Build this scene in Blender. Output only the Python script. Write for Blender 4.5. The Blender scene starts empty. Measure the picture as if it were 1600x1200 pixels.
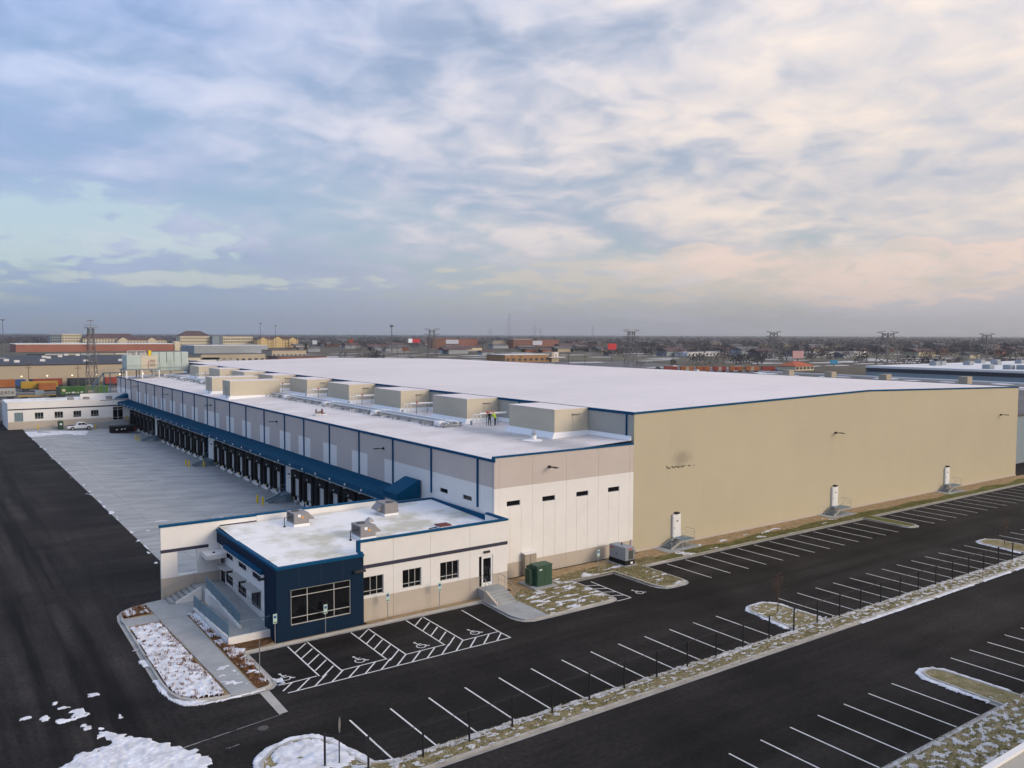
import bpy, bmesh, math, random
from mathutils import Vector, Matrix, noise
random.seed(7)
S = bpy.context.scene
COL = S.collection
rad = math.radians

# ------------------------------------------------------------------ camera
cam = bpy.data.cameras.new('camera')
cam_o = bpy.data.objects.new('camera', cam)
COL.objects.link(cam_o)
S.camera = cam_o
cam.sensor_width = 36.0
cam.lens = 1302.06 / 1600.0 * 36.0
cam.clip_start = 0.5
cam.clip_end = 80000.0
CAM_H = 23.5
_pitch, _yaw, _roll = 0.0590582, 0.6155755, -0.0032315
_fw = Vector((math.sin(_yaw) * math.cos(_pitch), math.cos(_yaw) * math.cos(_pitch), -math.sin(_pitch)))
_r = Vector((math.cos(_yaw), -math.sin(_yaw), 0))
_d = _fw.cross(_r)
_c, _s = math.cos(_roll), math.sin(_roll)
_R = _c * _r + _s * _d
_D = -_s * _r + _c * _d
_m = Matrix(((_R.x, -_D.x, -_fw.x, 0), (_R.y, -_D.y, -_fw.y, 0), (_R.z, -_D.z, -_fw.z, CAM_H), (0, 0, 0, 1)))
cam_o.matrix_world = _m

# ------------------------------------------------------------------ light and sky
SUN_AZ, SUN_EL = rad(149.0), rad(19.0)      # azimuth from +Y towards +X
SUN_STRENGTH = 1.5
sun = bpy.data.lights.new('sun', 'SUN')
sun_o = bpy.data.objects.new('sun', sun)
COL.objects.link(sun_o)
sun.energy = SUN_STRENGTH
sun.angle = rad(22)
sun.color = (1.0, 0.82, 0.63)
_to = Vector((math.sin(SUN_AZ) * math.cos(SUN_EL), math.cos(SUN_AZ) * math.cos(SUN_EL), math.sin(SUN_EL)))
sun_o.rotation_euler = (-_to).to_track_quat('-Z', 'Y').to_euler()
sun_o.location = (0, -50, 120)

S.view_settings.view_transform = 'Standard'
S.view_settings.look = 'None'
S.view_settings.gamma = 1.0
S.view_settings.use_curve_mapping = False
S.view_settings.exposure = 0.50
S.render.engine = 'CYCLES'
S.cycles.use_denoising = True
S.cycles.max_bounces = 4
S.cycles.diffuse_bounces = 2
S.cycles.glossy_bounces = 2
S.cycles.transmission_bounces = 4
S.cycles.transparent_max_bounces = 12
S.cycles.volume_bounces = 0
S.cycles.use_adaptive_sampling = True
S.cycles.adaptive_threshold = 0.02

HAZE = 0.000068
W = bpy.data.worlds.new('World')
S.world = W
W.use_nodes = True
W.cycles.sampling_method = 'NONE'
nt = W.node_tree
for n in list(nt.nodes):
    nt.nodes.remove(n)
def WN(t, **k):
    n = nt.nodes.new(t)
    for a, b in k.items():
        setattr(n, a, b)
    return n
def wl(a, b):
    nt.links.new(a, b)
def wmath(op, a, b=None, c=None, clamp=False):
    n = WN('ShaderNodeMath', operation=op, use_clamp=clamp)
    for i, v in enumerate((a, b, c)):
        if v is None:
            continue
        if isinstance(v, (int, float)):
            n.inputs[i].default_value = v
        else:
            wl(v, n.inputs[i])
    return n.outputs[0]
def wsmooth(x, a, b):
    n = WN('ShaderNodeMapRange', interpolation_type='SMOOTHSTEP')
    wl(x, n.inputs['Value'])
    n.inputs['From Min'].default_value = a
    n.inputs['From Max'].default_value = b
    return n.outputs['Result']
def wmix(f, a, b):
    n = WN('ShaderNodeMix', data_type='RGBA')
    if isinstance(f, (int, float)):
        n.inputs['Factor'].default_value = f
    else:
        wl(f, n.inputs['Factor'])
    for s, v in (('A', a), ('B', b)):
        sock = [q for q in n.inputs if q.name == s and q.type == 'RGBA'][0]
        if isinstance(v, tuple):
            sock.default_value = (*v, 1)
        else:
            wl(v, sock)
    return [q for q in n.outputs if q.type == 'RGBA'][0]

tc = WN('ShaderNodeTexCoord')
sep = WN('ShaderNodeSeparateXYZ')
wl(tc.outputs['Generated'], sep.inputs[0])
dx, dy, dz = sep.outputs
el = wmath('MAXIMUM', dz, 0.0)
den = wmath('ADD', el, 0.20)
px = wmath('DIVIDE', dx, den)
py = wmath('DIVIDE', dy, den)
pc = WN('ShaderNodeCombineXYZ')
wl(px, pc.inputs[0]); wl(py, pc.inputs[1])
def cloudnoise(scale, detail, rough, off, dist=0.0, sx=1.0, sy=1.0, rot=0.0):
    mp = WN('ShaderNodeMapping')
    mp.inputs['Location'].default_value = off
    mp.inputs['Scale'].default_value = (sx, sy, 1)
    mp.inputs['Rotation'].default_value = (0, 0, rot)
    wl(pc.outputs[0], mp.inputs[0])
    n = WN('ShaderNodeTexNoise', noise_dimensions='2D')
    n.inputs['Scale'].default_value = scale
    n.inputs['Detail'].default_value = detail
    n.inputs['Roughness'].default_value = rough
    n.inputs['Distortion'].default_value = dist
    wl(mp.outputs[0], n.inputs['Vector'])
    return n.outputs['Fac']
nA = cloudnoise(0.55, 2.0, 0.5, (3.1, 1.7, 0), 0.2)             # big cloud fields
nB = cloudnoise(6.4, 4.0, 0.50, (7.3, 2.2, 0), 0.35)             # mottled altocumulus
nC = cloudnoise(0.9, 3.0, 0.5, (1.2, 9.4, 0), 0.2, 0.8, 2.4, 0.95)   # long streaks
nD = cloudnoise(2.0, 4.5, 0.55, (4.6, 6.1, 0), 0.5)
# warm side: towards the low sun
hs = wmath('ADD', wmath('MULTIPLY', dx, math.sin(rad(112))), wmath('MULTIPLY', dy, math.cos(rad(112))))
warm = wsmooth(hs, -0.38, 0.62)
dens = wmath('ADD', wmath('ADD', wmath('MULTIPLY', nA, 0.50), wmath('MULTIPLY', nB, 0.30)), wmath('MULTIPLY', nD, 0.40))
cover = wsmooth(dens, 0.46, 0.66)
cover = wmath('MULTIPLY_ADD', cover, 0.50, 0.46)
def gap(az, e0, wa, we, f0=1.15, f1=0.35):
    """a soft break in the cloud deck at azimuth az and elevation e0 (sine)"""
    u_ = wmath('SUBTRACT', wmath('MULTIPLY', dx, math.cos(az)), wmath('MULTIPLY', dy, math.sin(az)))
    v_ = wmath('SUBTRACT', dz, e0)
    r2 = wmath('ADD', wmath('POWER', wmath('ABSOLUTE', wmath('DIVIDE', u_, wa)), 2.0), wmath('POWER', wmath('ABSOLUTE', wmath('DIVIDE', v_, we)), 2.0))
    r2 = wmath('ADD', r2, wmath('ADD', wmath('MULTIPLY', wmath('SUBTRACT', nC, 0.5), 2.0), wmath('MULTIPLY', wmath('SUBTRACT', nB, 0.5), 3.2)))
    m_ = WN('ShaderNodeMapRange', interpolation_type='SMOOTHSTEP')
    wl(r2, m_.inputs['Value'])
    m_.inputs['From Min'].default_value = f1; m_.inputs['From Max'].default_value = f0
    m_.inputs['To Min'].default_value = 1.0; m_.inputs['To Max'].default_value = 0.0
    fr = wsmooth(wmath('ADD', wmath('MULTIPLY', dx, math.sin(az)), wmath('MULTIPLY', dy, math.cos(az))), 0.3, 0.6)
    return wmath('MULTIPLY', m_.outputs['Result'], fr)
bright = wmath('ADD', wmath('MULTIPLY', nB, 0.46), wmath('MULTIPLY', nC, 0.50))
bright = wmath('ADD', bright, wmath('MULTIPLY', nD, 0.70))
bright = wmath('ADD', bright, wmath('MULTIPLY', warm, 0.05))
bright = wsmooth(bright, 0.56, 1.26)
bright = wmath('MULTIPLY', bright, wmath('MULTIPLY_ADD', wsmooth(el, 0.0, 0.14), 0.6, 0.4))
dark_c = wmix(warm, (0.19, 0.282, 0.49), (0.37, 0.395, 0.465))
lite_c = wmix(warm, (0.435, 0.495, 0.65), (0.79, 0.655, 0.535))
cloud = wmix(bright, dark_c, lite_c)
hb = wmix(warm, (0.235, 0.345, 0.485), (0.50, 0.47, 0.49))
cloud = wmix(wmath('MULTIPLY', wmath('SUBTRACT', 1.0, wsmooth(wmath('ADD', el, wmath('MULTIPLY', wmath('SUBTRACT', nC, 0.5), 0.06)), 0.03, 0.085)), 0.75), cloud, hb)
cloud = wmix(wmath('MULTIPLY', gap(rad(4.0), 0.108, 0.22, 0.040), 0.68), cloud, (0.55, 0.63, 0.62))
cloud = wmix(wmath('MULTIPLY', gap(rad(14.0), 0.060, 0.22, 0.010), 0.75), cloud, (0.56, 0.60, 0.56))
cloud = wmix(wmath('MULTIPLY', gap(rad(56.0), 0.066, 0.38, 0.036), 0.80), cloud, (0.80, 0.60, 0.49))
lum = wmath('MULTIPLY_ADD', el, 0.85, 0.86)        # an overcast dome brightens towards the zenith
sky = WN('ShaderNodeTexSky', sky_type='NISHITA')
sky.sun_disc = False
sky.sun_elevation = SUN_EL
sky.sun_rotation = SUN_AZ
sky.altitude = 200
sky.air_density = 1.0
sky.dust_density = 1.5
sky.ozone_density = 1.5
bgS = WN('ShaderNodeBackground')
bgS.inputs['Strength'].default_value = 0.10
wl(sky.outputs[0], bgS.inputs['Color'])
bgC = WN('ShaderNodeBackground')
wl(lum, bgC.inputs['Strength'])
wl(cloud, bgC.inputs['Color'])
mx = WN('ShaderNodeMixShader')
wl(cover, mx.inputs[0]); wl(bgS.outputs[0], mx.inputs[1]); wl(bgC.outputs[0], mx.inputs[2])
wo = WN('ShaderNodeOutputWorld')
wl(mx.outputs[0], wo.inputs['Surface'])

# ------------------------------------------------------------------ helpers
MATS = {}
def mat(name, col, rough=0.7, metal=0.0, var=0.0, vscale=0.6, fine=0.0, fscale=12.0, bump=0.0, bscale=30.0,
        col2=None, stretch=(1, 1, 1), spec=0.4, alpha=1.0, emit=None, detail=4.0, lo=0.35, hi=0.65):
    """Principled material; colour drifts between col and col2 (or darker col) with world-space noise."""
    m = bpy.data.materials.new(name)
    m.use_nodes = True
    t = m.node_tree
    b = t.nodes['Principled BSDF']
    b.inputs['Roughness'].default_value = rough
    b.inputs['Metallic'].default_value = metal
    b.inputs['Specular IOR Level'].default_value = spec
    b.inputs['Base Color'].default_value = (*col, 1)
    if emit:
        b.inputs['Emission Color'].default_value = (*emit[:3], 1)
        b.inputs['Emission Strength'].default_value = emit[3]
    if alpha < 1:
        b.inputs['Alpha'].default_value = alpha
    L = t.links.new
    if var or fine or bump or col2:
        geo = t.nodes.new('ShaderNodeNewGeometry')
        mp = t.nodes.new('ShaderNodeMapping')
        mp.inputs['Scale'].default_value = stretch
        L(geo.outputs['Position'], mp.inputs[0])
        out = None
        if var or col2:
            n = t.nodes.new('ShaderNodeTexNoise')
            n.inputs['Scale'].default_value = vscale
            n.inputs['Detail'].default_value = detail
            n.inputs['Roughness'].default_value = 0.6
            L(mp.outputs[0], n.inputs['Vector'])
            mr = t.nodes.new('ShaderNodeMapRange')
            mr.inputs['From Min'].default_value = lo
            mr.inputs['From Max'].default_value = hi
            L(n.outputs['Fac'], mr.inputs['Value'])
            mix = t.nodes.new('ShaderNodeMix'); mix.data_type = 'RGBA'
            c2 = col2 if col2 else tuple(max(0, c * (1 - var)) for c in col)
            mix.inputs[6].default_value = (*col, 1)
            mix.inputs[7].default_value = (*c2, 1)
            L(mr.outputs[0], mix.inputs[0])
            out = mix.outputs[2]
        if fine:
            n2 = t.nodes.new('ShaderNodeTexNoise')
            n2.inputs['Scale'].default_value = fscale
            n2.inputs['Detail'].default_value = 3.0
            L(mp.outputs[0], n2.inputs['Vector'])
            mr2 = t.nodes.new('ShaderNodeMapRange')
            mr2.inputs['From Min'].default_value = 0.3
            mr2.inputs['From Max'].default_value = 0.7
            mr2.inputs['To Min'].default_value = 1 - fine
            mr2.inputs['To Max'].default_value = 1 + fine
            L(n2.outputs['Fac'], mr2.inputs['Value'])
            mul = t.nodes.new('ShaderNodeMix'); mul.data_type = 'RGBA'; mul.blend_type = 'MULTIPLY'
            mul.inputs[0].default_value = 1.0
            if out:
                L(out, mul.inputs[6])
            else:
                mul.inputs[6].default_value = (*col, 1)
            L(mr2.outputs[0], mul.inputs[7])
            out = mul.outputs[2]
        if out:
            L(out, b.inputs['Base Color'])
        if bump:
            n3 = t.nodes.new('ShaderNodeTexNoise')
            n3.inputs['Scale'].default_value = bscale
            n3.inputs['Detail'].default_value = 4.0
            L(geo.outputs['Position'], n3.inputs['Vector'])
            bp = t.nodes.new('ShaderNodeBump')
            bp.inputs['Strength'].default_value = bump
            bp.inputs['Distance'].default_value = 0.05
            L(n3.outputs['Fac'], bp.inputs['Height'])
            L(bp.outputs[0], b.inputs['Normal'])
    m.cycles.emission_sampling = 'NONE'
    MATS[name] = m
    return m

class MB:
    """Collects simple shapes; build() links them as ONE mesh object."""
    def __init__(s):
        s.v = []; s.f = []; s.mi = []; s.cur = 0
    def poly(s, pts, m=None):
        i = len(s.v)
        s.v += [tuple(p) for p in pts]
        s.f.append(tuple(range(i, i + len(pts))))
        s.mi.append(s.cur if m is None else m)
        return s
    def box(s, x0, y0, z0, x1, y1, z1, m=None):
        i = len(s.v)
        if x0 > x1: x0, x1 = x1, x0
        if y0 > y1: y0, y1 = y1, y0
        if z0 > z1: z0, z1 = z1, z0
        s.v += [(x0, y0, z0), (x1, y0, z0), (x1, y1, z0), (x0, y1, z0), (x0, y0, z1), (x1, y0, z1), (x1, y1, z1), (x0, y1, z1)]
        for q in ((3, 2, 1, 0), (4, 5, 6, 7), (0, 1, 5, 4), (1, 2, 6, 5), (2, 3, 7, 6), (3, 0, 4, 7)):
            s.f.append(tuple(i + k for k in q)); s.mi.append(s.cur if m is None else m)
        return s
    def hexa(s, p, m=None):
        """eight corners: bottom 4 (ccw) then top 4"""
        i = len(s.v)
        s.v += [tuple(q) for q in p]
        for q in ((3, 2, 1, 0), (4, 5, 6, 7), (0, 1, 5, 4), (1, 2, 6, 5), (2, 3, 7, 6), (3, 0, 4, 7)):
            s.f.append(tuple(i + k for k in q)); s.mi.append(s.cur if m is None else m)
        return s
    def prism(s, poly, z0, z1, m=None):
        n = len(poly); i = len(s.v)
        a = sum(poly[k][0] * poly[(k + 1) % n][1] - poly[(k + 1) % n][0] * poly[k][1] for k in range(n))
        if a < 0: poly = poly[::-1]
        s.v += [(x, y, z0) for x, y in poly] + [(x, y, z1) for x, y in poly]
        mm = s.cur if m is None else m
        s.f.append(tuple(range(i + n - 1, i - 1, -1))); s.mi.append(mm)
        s.f.append(tuple(range(i + n, i + 2 * n))); s.mi.append(mm)
        for k in range(n):
            j = (k + 1) % n
            s.f.append((i + k, i + j, i + n + j, i + n + k)); s.mi.append(mm)
        return s
    def extrude(s, poly, axis, a0, a1, m=None):
        """poly in the two other axes, extruded along axis 'x' or 'y'"""
        n = len(poly); i = len(s.v); mm = s.cur if m is None else m
        for a in (a0, a1):
            for p, q in poly:
                s.v.append((a, p, q) if axis == 'x' else (p, a, q))
        s.f.append(tuple(range(i, i + n))); s.mi.append(mm)
        s.f.append(tuple(range(i + 2 * n - 1, i + n - 1, -1))); s.mi.append(mm)
        for k in range(n):
            j = (k + 1) % n
            s.f.append((i + k, i + n + k, i + n + j, i + j)); s.mi.append(mm)
        return s
    def bar(s, p, q, r, n=6, r2=None, m=None, cap=True):
        p = Vector(p); q = Vector(q); d = q - p
        if d.length < 1e-6: return s
        d.normalize()
        a = d.orthogonal().normalized(); b = d.cross(a)
        i = len(s.v); mm = s.cur if m is None else m
        r2 = r if r2 is None else r2
        for c, rr in ((p, r), (q, r2)):
            for k in range(n):
                t = 2 * math.pi * k / n
                s.v.append(tuple(c + a * math.cos(t) * rr + b * math.sin(t) * rr))
        for k in range(n):
            j = (k + 1) % n
            s.f.append((i + k, i + j, i + n + j, i + n + k)); s.mi.append(mm)
        if cap:
            s.f.append(tuple(range(i + n - 1, i - 1, -1))); s.mi.append(mm)
            s.f.append(tuple(range(i + n, i + 2 * n))); s.mi.append(mm)
        return s
    def beam(s, p, q, w, h, m=None):
        """rectangular bar, w across, h upright"""
        p = Vector(p); q = Vector(q); d = (q - p).normalized()
        up = Vector((0, 0, 1))
        if abs(d.z) > 0.99: up = Vector((0, 1, 0))
        a = d.cross(up).normalized() * w / 2; b = a.cross(d).normalized() * h / 2
        s.hexa([p - a - b, p + a - b, q + a - b, q - a - b, p - a + b, p + a + b, q + a + b, q - a + b], m)
        return s
    def disc(s, x, y, z, r, n=12, m=None):
        return s.poly([(x + r * math.cos(2 * math.pi * k / n), y + r * math.sin(2 * math.pi * k / n), z) for k in range(n)], m)
    def path(s, pts, r, n=5):
        for a, b in zip(pts[:-1], pts[1:]):
            s.bar(a, b, r, n)
        return s
    def mesh(s, name, mats, off=(0, 0, 0)):
        me = bpy.data.meshes.new(name)
        ox, oy, oz = off
        me.from_pydata([(x - ox, y - oy, z - oz) for x, y, z in s.v], [], s.f)
        for k in (mats if isinstance(mats, (list, tuple)) else [mats]):
            me.materials.append(MATS[k])
        if any(s.mi):
            me.polygons.foreach_set('material_index', s.mi)
        me.update()
        return me
    def build(s, name, mats, parent=None, local=False, origin=None, smooth=False):
        off = (0, 0, 0)
        if parent is not None and not local:
            r = parent
            while r.parent: r = r.parent
            off = tuple(r.location)
        if origin is not None: off = origin
        me = s.mesh(name, mats, off)
        if smooth:
            me.shade_smooth() if hasattr(me, 'shade_smooth') else None
        o = bpy.data.objects.new(name, me)
        COL.objects.link(o)
        if parent is not None: o.parent = parent
        if origin is not None: o.location = origin
        return o

def tag(o, label=None, cat=None, group=None, kind=None):
    if label: o['label'] = label
    if cat: o['category'] = cat
    if group: o['group'] = group
    if kind: o['kind'] = kind
    return o
def thing(name, label, cat, loc=(0, 0, 0), rz=0.0, group=None):
    o = bpy.data.objects.new(name, None)
    o.empty_display_size = 0.3
    COL.objects.link(o)
    o.location = loc
    o.rotation_euler = (0, 0, rz)
    return tag(o, label, cat, group)
def put(name, me, parent, loc=(0, 0, 0), rz=0.0):
    o = bpy.data.objects.new(name, me)
    COL.objects.link(o)
    o.parent = parent
    o.location = loc
    o.rotation_euler = (0, 0, rz)
    return o
KIDS = {}
def copy_tree(o, parent=None):
    c = o.copy(); COL.objects.link(c); c.parent = parent
    for ch in [q for q in bpy.data.objects if q.parent == o]:
        copy_tree(ch, c)
    return c
def struct(o):
    o['kind'] = 'structure'
    return o
def offset_poly(P, d):
    """shift a closed polygon inwards by d"""
    n = len(P); out = []
    a = sum(P[k][0] * P[(k + 1) % n][1] - P[(k + 1) % n][0] * P[k][1] for k in range(n))
    sg = 1 if a > 0 else -1
    for k in range(n):
        x0, y0 = P[k - 1]; x1, y1 = P[k]; x2, y2 = P[(k + 1) % n]
        ax, ay = x1 - x0, y1 - y0; bx, by = x2 - x1, y2 - y1
        la = math.hypot(ax, ay) or 1; lb = math.hypot(bx, by) or 1
        n1 = (-ay / la * sg, ax / la * sg); n2 = (-by / lb * sg, bx / lb * sg)
        mx_, my_ = n1[0] + n2[0], n1[1] + n2[1]
        l2 = mx_ * mx_ + my_ * my_ or 1
        k_ = min(2 * d / l2, d * 1.8)
        out.append((x1 + mx_ * k_, y1 + my_ * k_))
    return out
def ring(mb, A, B, z0, z1):
    """kerb ring between outer A and inner B"""
    n = len(A)
    for k in range(n):
        j = (k + 1) % n
        mb.hexa([(*A[k], z0), (*A[j], z0), (*B[j], z0), (*B[k], z0), (*A[k], z1), (*A[j], z1), (*B[j], z1), (*B[k], z1)])
def smooth_poly(P, it=2):
    for _ in range(it):
        Q = []
        n = len(P)
        for k in range(n):
            a = P[k]; b = P[(k + 1) % n]
            Q += [(a[0] * .75 + b[0] * .25, a[1] * .75 + b[1] * .25), (a[0] * .25 + b[0] * .75, a[1] * .25 + b[1] * .75)]
        P = Q
    return P
def inside(P, x, y):
    c = False; n = len(P); j = n - 1
    for i in range(n):
        xi, yi = P[i]; xj, yj = P[j]
        if (yi > y) != (yj > y) and x < (xj - xi) * (y - yi) / (yj - yi) + xi: c = not c
        j = i
    return c
def edge_dist(P, x, y):
    d = 1e9; n = len(P)
    for i in range(n):
        x0, y0 = P[i]; x1, y1 = P[(i + 1) % n]
        ex, ey = x1 - x0, y1 - y0
        t = max(0, min(1, ((x - x0) * ex + (y - y0) * ey) / (ex * ex + ey * ey + 1e-9)))
        d = min(d, math.hypot(x - x0 - ex * t, y - y0 - ey * t))
    return d
def heightfield(name, P, step, z, h, fn, mats, wide=0.5):
    """cells of a grid inside polygon P where fn(x, y, d) > 0, raised by up to h (lying snow, tufts)"""
    xs = [p[0] for p in P]; ys = [p[1] for p in P]
    x0, y0 = min(xs), min(ys)
    nx = int((max(xs) - x0) / step) + 2; ny = int((max(ys) - y0) / step) + 2
    val = {}
    for i in range(nx):
        for j in range(ny):
            x = x0 + i * step; y = y0 + j * step
            if inside(P, x, y):
                val[(i, j)] = fn(x, y, edge_dist(P, x, y))
    idx = {}; V = []; F = []
    def vert(i, j):
        k = (i, j)
        if k not in idx:
            f = max(0.0, min(1.0, val.get(k, -1) / wide))
            jx = noise.noise((i * 7.1, j * 3.3, 1.0)) * step * .45; jy = noise.noise((i * 2.9, j * 5.7, 4.0)) * step * .45
            idx[k] = len(V)
            V.append((x0 + i * step + jx, y0 + j * step + jy, z + h * (f * (2 - f)) * (0.8 + 0.5 * noise.noise((i * .31, j * .31, 7.0))) + (0.004 if f > 0 else -0.02)))
        return idx[k]
    for i in range(nx - 1):
        for j in range(ny - 1):
            q = [(i, j), (i + 1, j), (i + 1, j + 1), (i, j + 1)]
            if sum(1 for c in q if val.get(c, -1) > 0) >= 3:
                F.append(tuple(vert(*c) for c in q))
    me = bpy.data.meshes.new(name)
    me.from_pydata(V, [], F)
    me.materials.append(MATS[mats])
    for p_ in me.polygons: p_.use_smooth = True
    o = bpy.data.objects.new(name, me)
    COL.objects.link(o)
    return o
def wall(mb, axis, pos, thick, u0, u1, z0, z1, holes=(), top=None):
    """upright wall; axis 'y' = wall in the XZ plane with its face at y=pos going back by thick; 'x' likewise.
    holes: (u0,u1,z0,z1) openings with reveals"""
    us = sorted({u0, u1, *[h[0] for h in holes], *[h[1] for h in holes]})
    zs = sorted({z0, z1, *[h[2] for h in holes], *[h[3] for h in holes]})
    def p(u, z, t):
        return (u, pos + t, z) if axis == 'y' else (pos + t, u, z)
    for a, b in zip(us[:-1], us[1:]):
        for c, d in zip(zs[:-1], zs[1:]):
            if any(h[0] - 1e-6 <= a and b <= h[1] + 1e-6 and h[2] - 1e-6 <= c and d <= h[3] + 1e-6 for h in holes):
                continue
            for t in (0, thick):
                mb.poly([p(a, c, t), p(b, c, t), p(b, d, t), p(a, d, t)])
    for h in list(holes) + [(u0, u1, z0, z1)]:
        a, b, c, d = h
        mb.poly([p(a, c, 0), p(b, c, 0), p(b, c, thick), p(a, c, thick)])
        mb.poly([p(a, d, 0), p(b, d, 0), p(b, d, thick), p(a, d, thick)])
        mb.poly([p(a, c, 0), p(a, d, 0), p(a, d, thick), p(a, c, thick)])
        mb.poly([p(b, c, 0), p(b, d, 0), p(b, d, thick), p(b, c, thick)])
    return mb
def text_mesh(name, body, size, matn, depth=0.02):
    cu = bpy.data.curves.new(name, 'FONT')
    cu.body = body; cu.size = size; cu.extrude = depth
    cu.resolution_u = 2
    o = bpy.data.objects.new(name, cu)
    COL.objects.link(o)
    bpy.context.view_layer.update()
    me = bpy.data.meshes.new_from_object(o)
    bpy.data.objects.remove(o); bpy.data.curves.remove(cu)
    me.materials.clear(); me.materials.append(MATS[matn])
    return me

# ------------------------------------------------------------------ materials
def asphalt_mat():
    m = mat('asphalt', (0.0225, 0.0195, 0.0180), 0.88, var=0.62, vscale=0.10, fine=0.34, fscale=3.2, bump=0.25, bscale=45, spec=0.16, lo=0.35, hi=0.65)
    t = m.node_tree; L = t.links.new
    b = t.nodes['Principled BSDF']
    src = b.inputs['Base Color'].links[0].from_socket
    geo = t.nodes.new('ShaderNodeNewGeometry')
    sp = t.nodes.new('ShaderNodeSeparateXYZ'); L(geo.outputs['Position'], sp.inputs[0])
    def stretched(sx, sy, lo, hi, t0, t1, rough=.6):
        mp = t.nodes.new('ShaderNodeMapping'); mp.inputs['Scale'].default_value = (sx, sy, 0); L(geo.outputs['Position'], mp.inputs[0])
        n = t.nodes.new('ShaderNodeTexNoise'); n.inputs['Scale'].default_value = 1.0; n.inputs['Detail'].default_value = 5; n.inputs['Roughness'].default_value = rough; n.inputs['Distortion'].default_value = .25
        L(mp.outputs[0], n.inputs['Vector'])
        r = t.nodes.new('ShaderNodeMapRange'); r.inputs[1].default_value = lo; r.inputs[2].default_value = hi; r.inputs[3].default_value = t0; r.inputs[4].default_value = t1
        L(n.outputs['Fac'], r.inputs[0]); return r.outputs[0]
    lanes = stretched(.50, .022, .38, .66, .36, 2.4)      # wheel lanes of the lorry drive, along y
    aisle = stretched(.030, .42, .36, .66, .66, 1.5)      # faint traffic bands of the car park, along x
    mk = t.nodes.new('ShaderNodeMapRange'); mk.interpolation_type = 'SMOOTHSTEP'; mk.inputs[1].default_value = 8.0; mk.inputs[2].default_value = 17.0
    L(sp.outputs[0], mk.inputs[0])
    mx_ = t.nodes.new('ShaderNodeMix'); mx_.data_type = 'FLOAT'
    L(mk.outputs[0], mx_.inputs[0]); L(lanes, mx_.inputs[2]); L(aisle, mx_.inputs[3])
    mul = t.nodes.new('ShaderNodeMix'); mul.data_type = 'RGBA'; mul.blend_type = 'MULTIPLY'; mul.inputs[0].default_value = 1.0
    L(src, mul.inputs[6]); L(mx_.outputs[0], mul.inputs[7]); L(mul.outputs[2], b.inputs['Base Color'])
asphalt_mat()
mat('apron_concrete', (0.385, 0.392, 0.385), 0.85, col2=(0.295, 0.308, 0.310), vscale=0.42, fine=0.14, fscale=.9, bump=0.08, stretch=(0.3, 1.0, 1), spec=0.2)
mat('joint', (0.12, 0.125, 0.13), 0.9)
mat('walk_concrete', (0.36, 0.37, 0.365), 0.85, var=0.18, vscale=0.5, fine=0.06, fscale=9, spec=0.2)
mat('kerb_concrete', (0.47, 0.45, 0.41), 0.88, var=0.22, vscale=0.7, fine=0.10, fscale=14, bump=0.1, spec=0.2)
mat('gutter_concrete', (0.40, 0.39, 0.37), 0.88, var=0.30, vscale=0.9, fine=0.12, fscale=14, spec=0.2)
mat('ground', (0.085, 0.075, 0.055), 0.95, col2=(0.14, 0.125, 0.10), vscale=0.006, fine=0.35, fscale=0.05, detail=8, spec=0.1)
mat('soil', (0.40, 0.29, 0.165), 0.95, var=0.35, vscale=1.4, fine=0.2, fscale=10, bump=0.4, bscale=10, spec=0.1)
mat('mulch', (0.16, 0.085, 0.04), 0.95, var=0.5, vscale=2.5, fine=0.35, fscale=14, bump=0.6, bscale=12, spec=0.1)
mat('lawn', (0.17, 0.15, 0.065), 0.95, col2=(0.31, 0.255, 0.15), vscale=1.2, fine=0.35, fscale=9, bump=0.6, bscale=9, spec=0.1)
mat('lawn_green', (0.085, 0.10, 0.025), 0.95, col2=(0.17, 0.15, 0.06), vscale=1.0, fine=0.4, fscale=8, bump=0.6, bscale=9, spec=0.1)
mat('grass_blade', (0.17, 0.155, 0.06), 0.9, col2=(0.30, 0.24, 0.12), vscale=3.0, spec=0.15)
mat('dry_grass', (0.26, 0.13, 0.065), 0.9, col2=(0.15, 0.075, 0.04), vscale=2.2, spec=0.15)
mat('snow', (0.80, 0.81, 0.845), 0.75, var=0.34, vscale=1.3, bump=0.35, bscale=5, spec=0.3)
mat('snow_dirty', (0.62, 0.615, 0.61), 0.75, var=0.25, vscale=3, bump=0.4, bscale=7, spec=0.3)
mat('tyre_snow', (0.24, 0.24, 0.245), 0.9)
mat('white_line', (0.72, 0.72, 0.70), 0.8, var=0.22, vscale=3.0, fine=0.12, fscale=30, spec=0.2)
mat('roof_white', (0.755, 0.695, 0.675), 0.75, var=0.11, vscale=0.03, fine=0.02, fscale=0.35, spec=0.2, detail=6)
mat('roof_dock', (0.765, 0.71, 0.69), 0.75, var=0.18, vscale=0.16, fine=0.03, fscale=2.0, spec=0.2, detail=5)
mat('roof_office', (0.80, 0.79, 0.77), 0.7, col2=(0.54, 0.52, 0.43), vscale=0.17, fine=0.04, fscale=2.0, spec=0.25, detail=5, lo=0.47, hi=0.60)
mat('membrane', (0.82, 0.82, 0.82), 0.6, spec=0.3)
mat('wall_white', (0.76, 0.745, 0.72), 0.8, var=0.05, vscale=0.4, fine=0.02, fscale=5, spec=0.2)
mat('wall_taupe', (0.535, 0.475, 0.44), 0.82, var=0.05, vscale=0.3, fine=0.02, fscale=5, spec=0.2)
mat('wall_base', (0.50, 0.44, 0.37), 0.82, var=0.05, vscale=0.5, fine=0.02, fscale=5, spec=0.2)
mat('wall_beige', (0.495, 0.440, 0.315), 0.75, var=0.07, vscale=0.06, fine=0.012, fscale=.5, spec=0.15)
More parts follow.
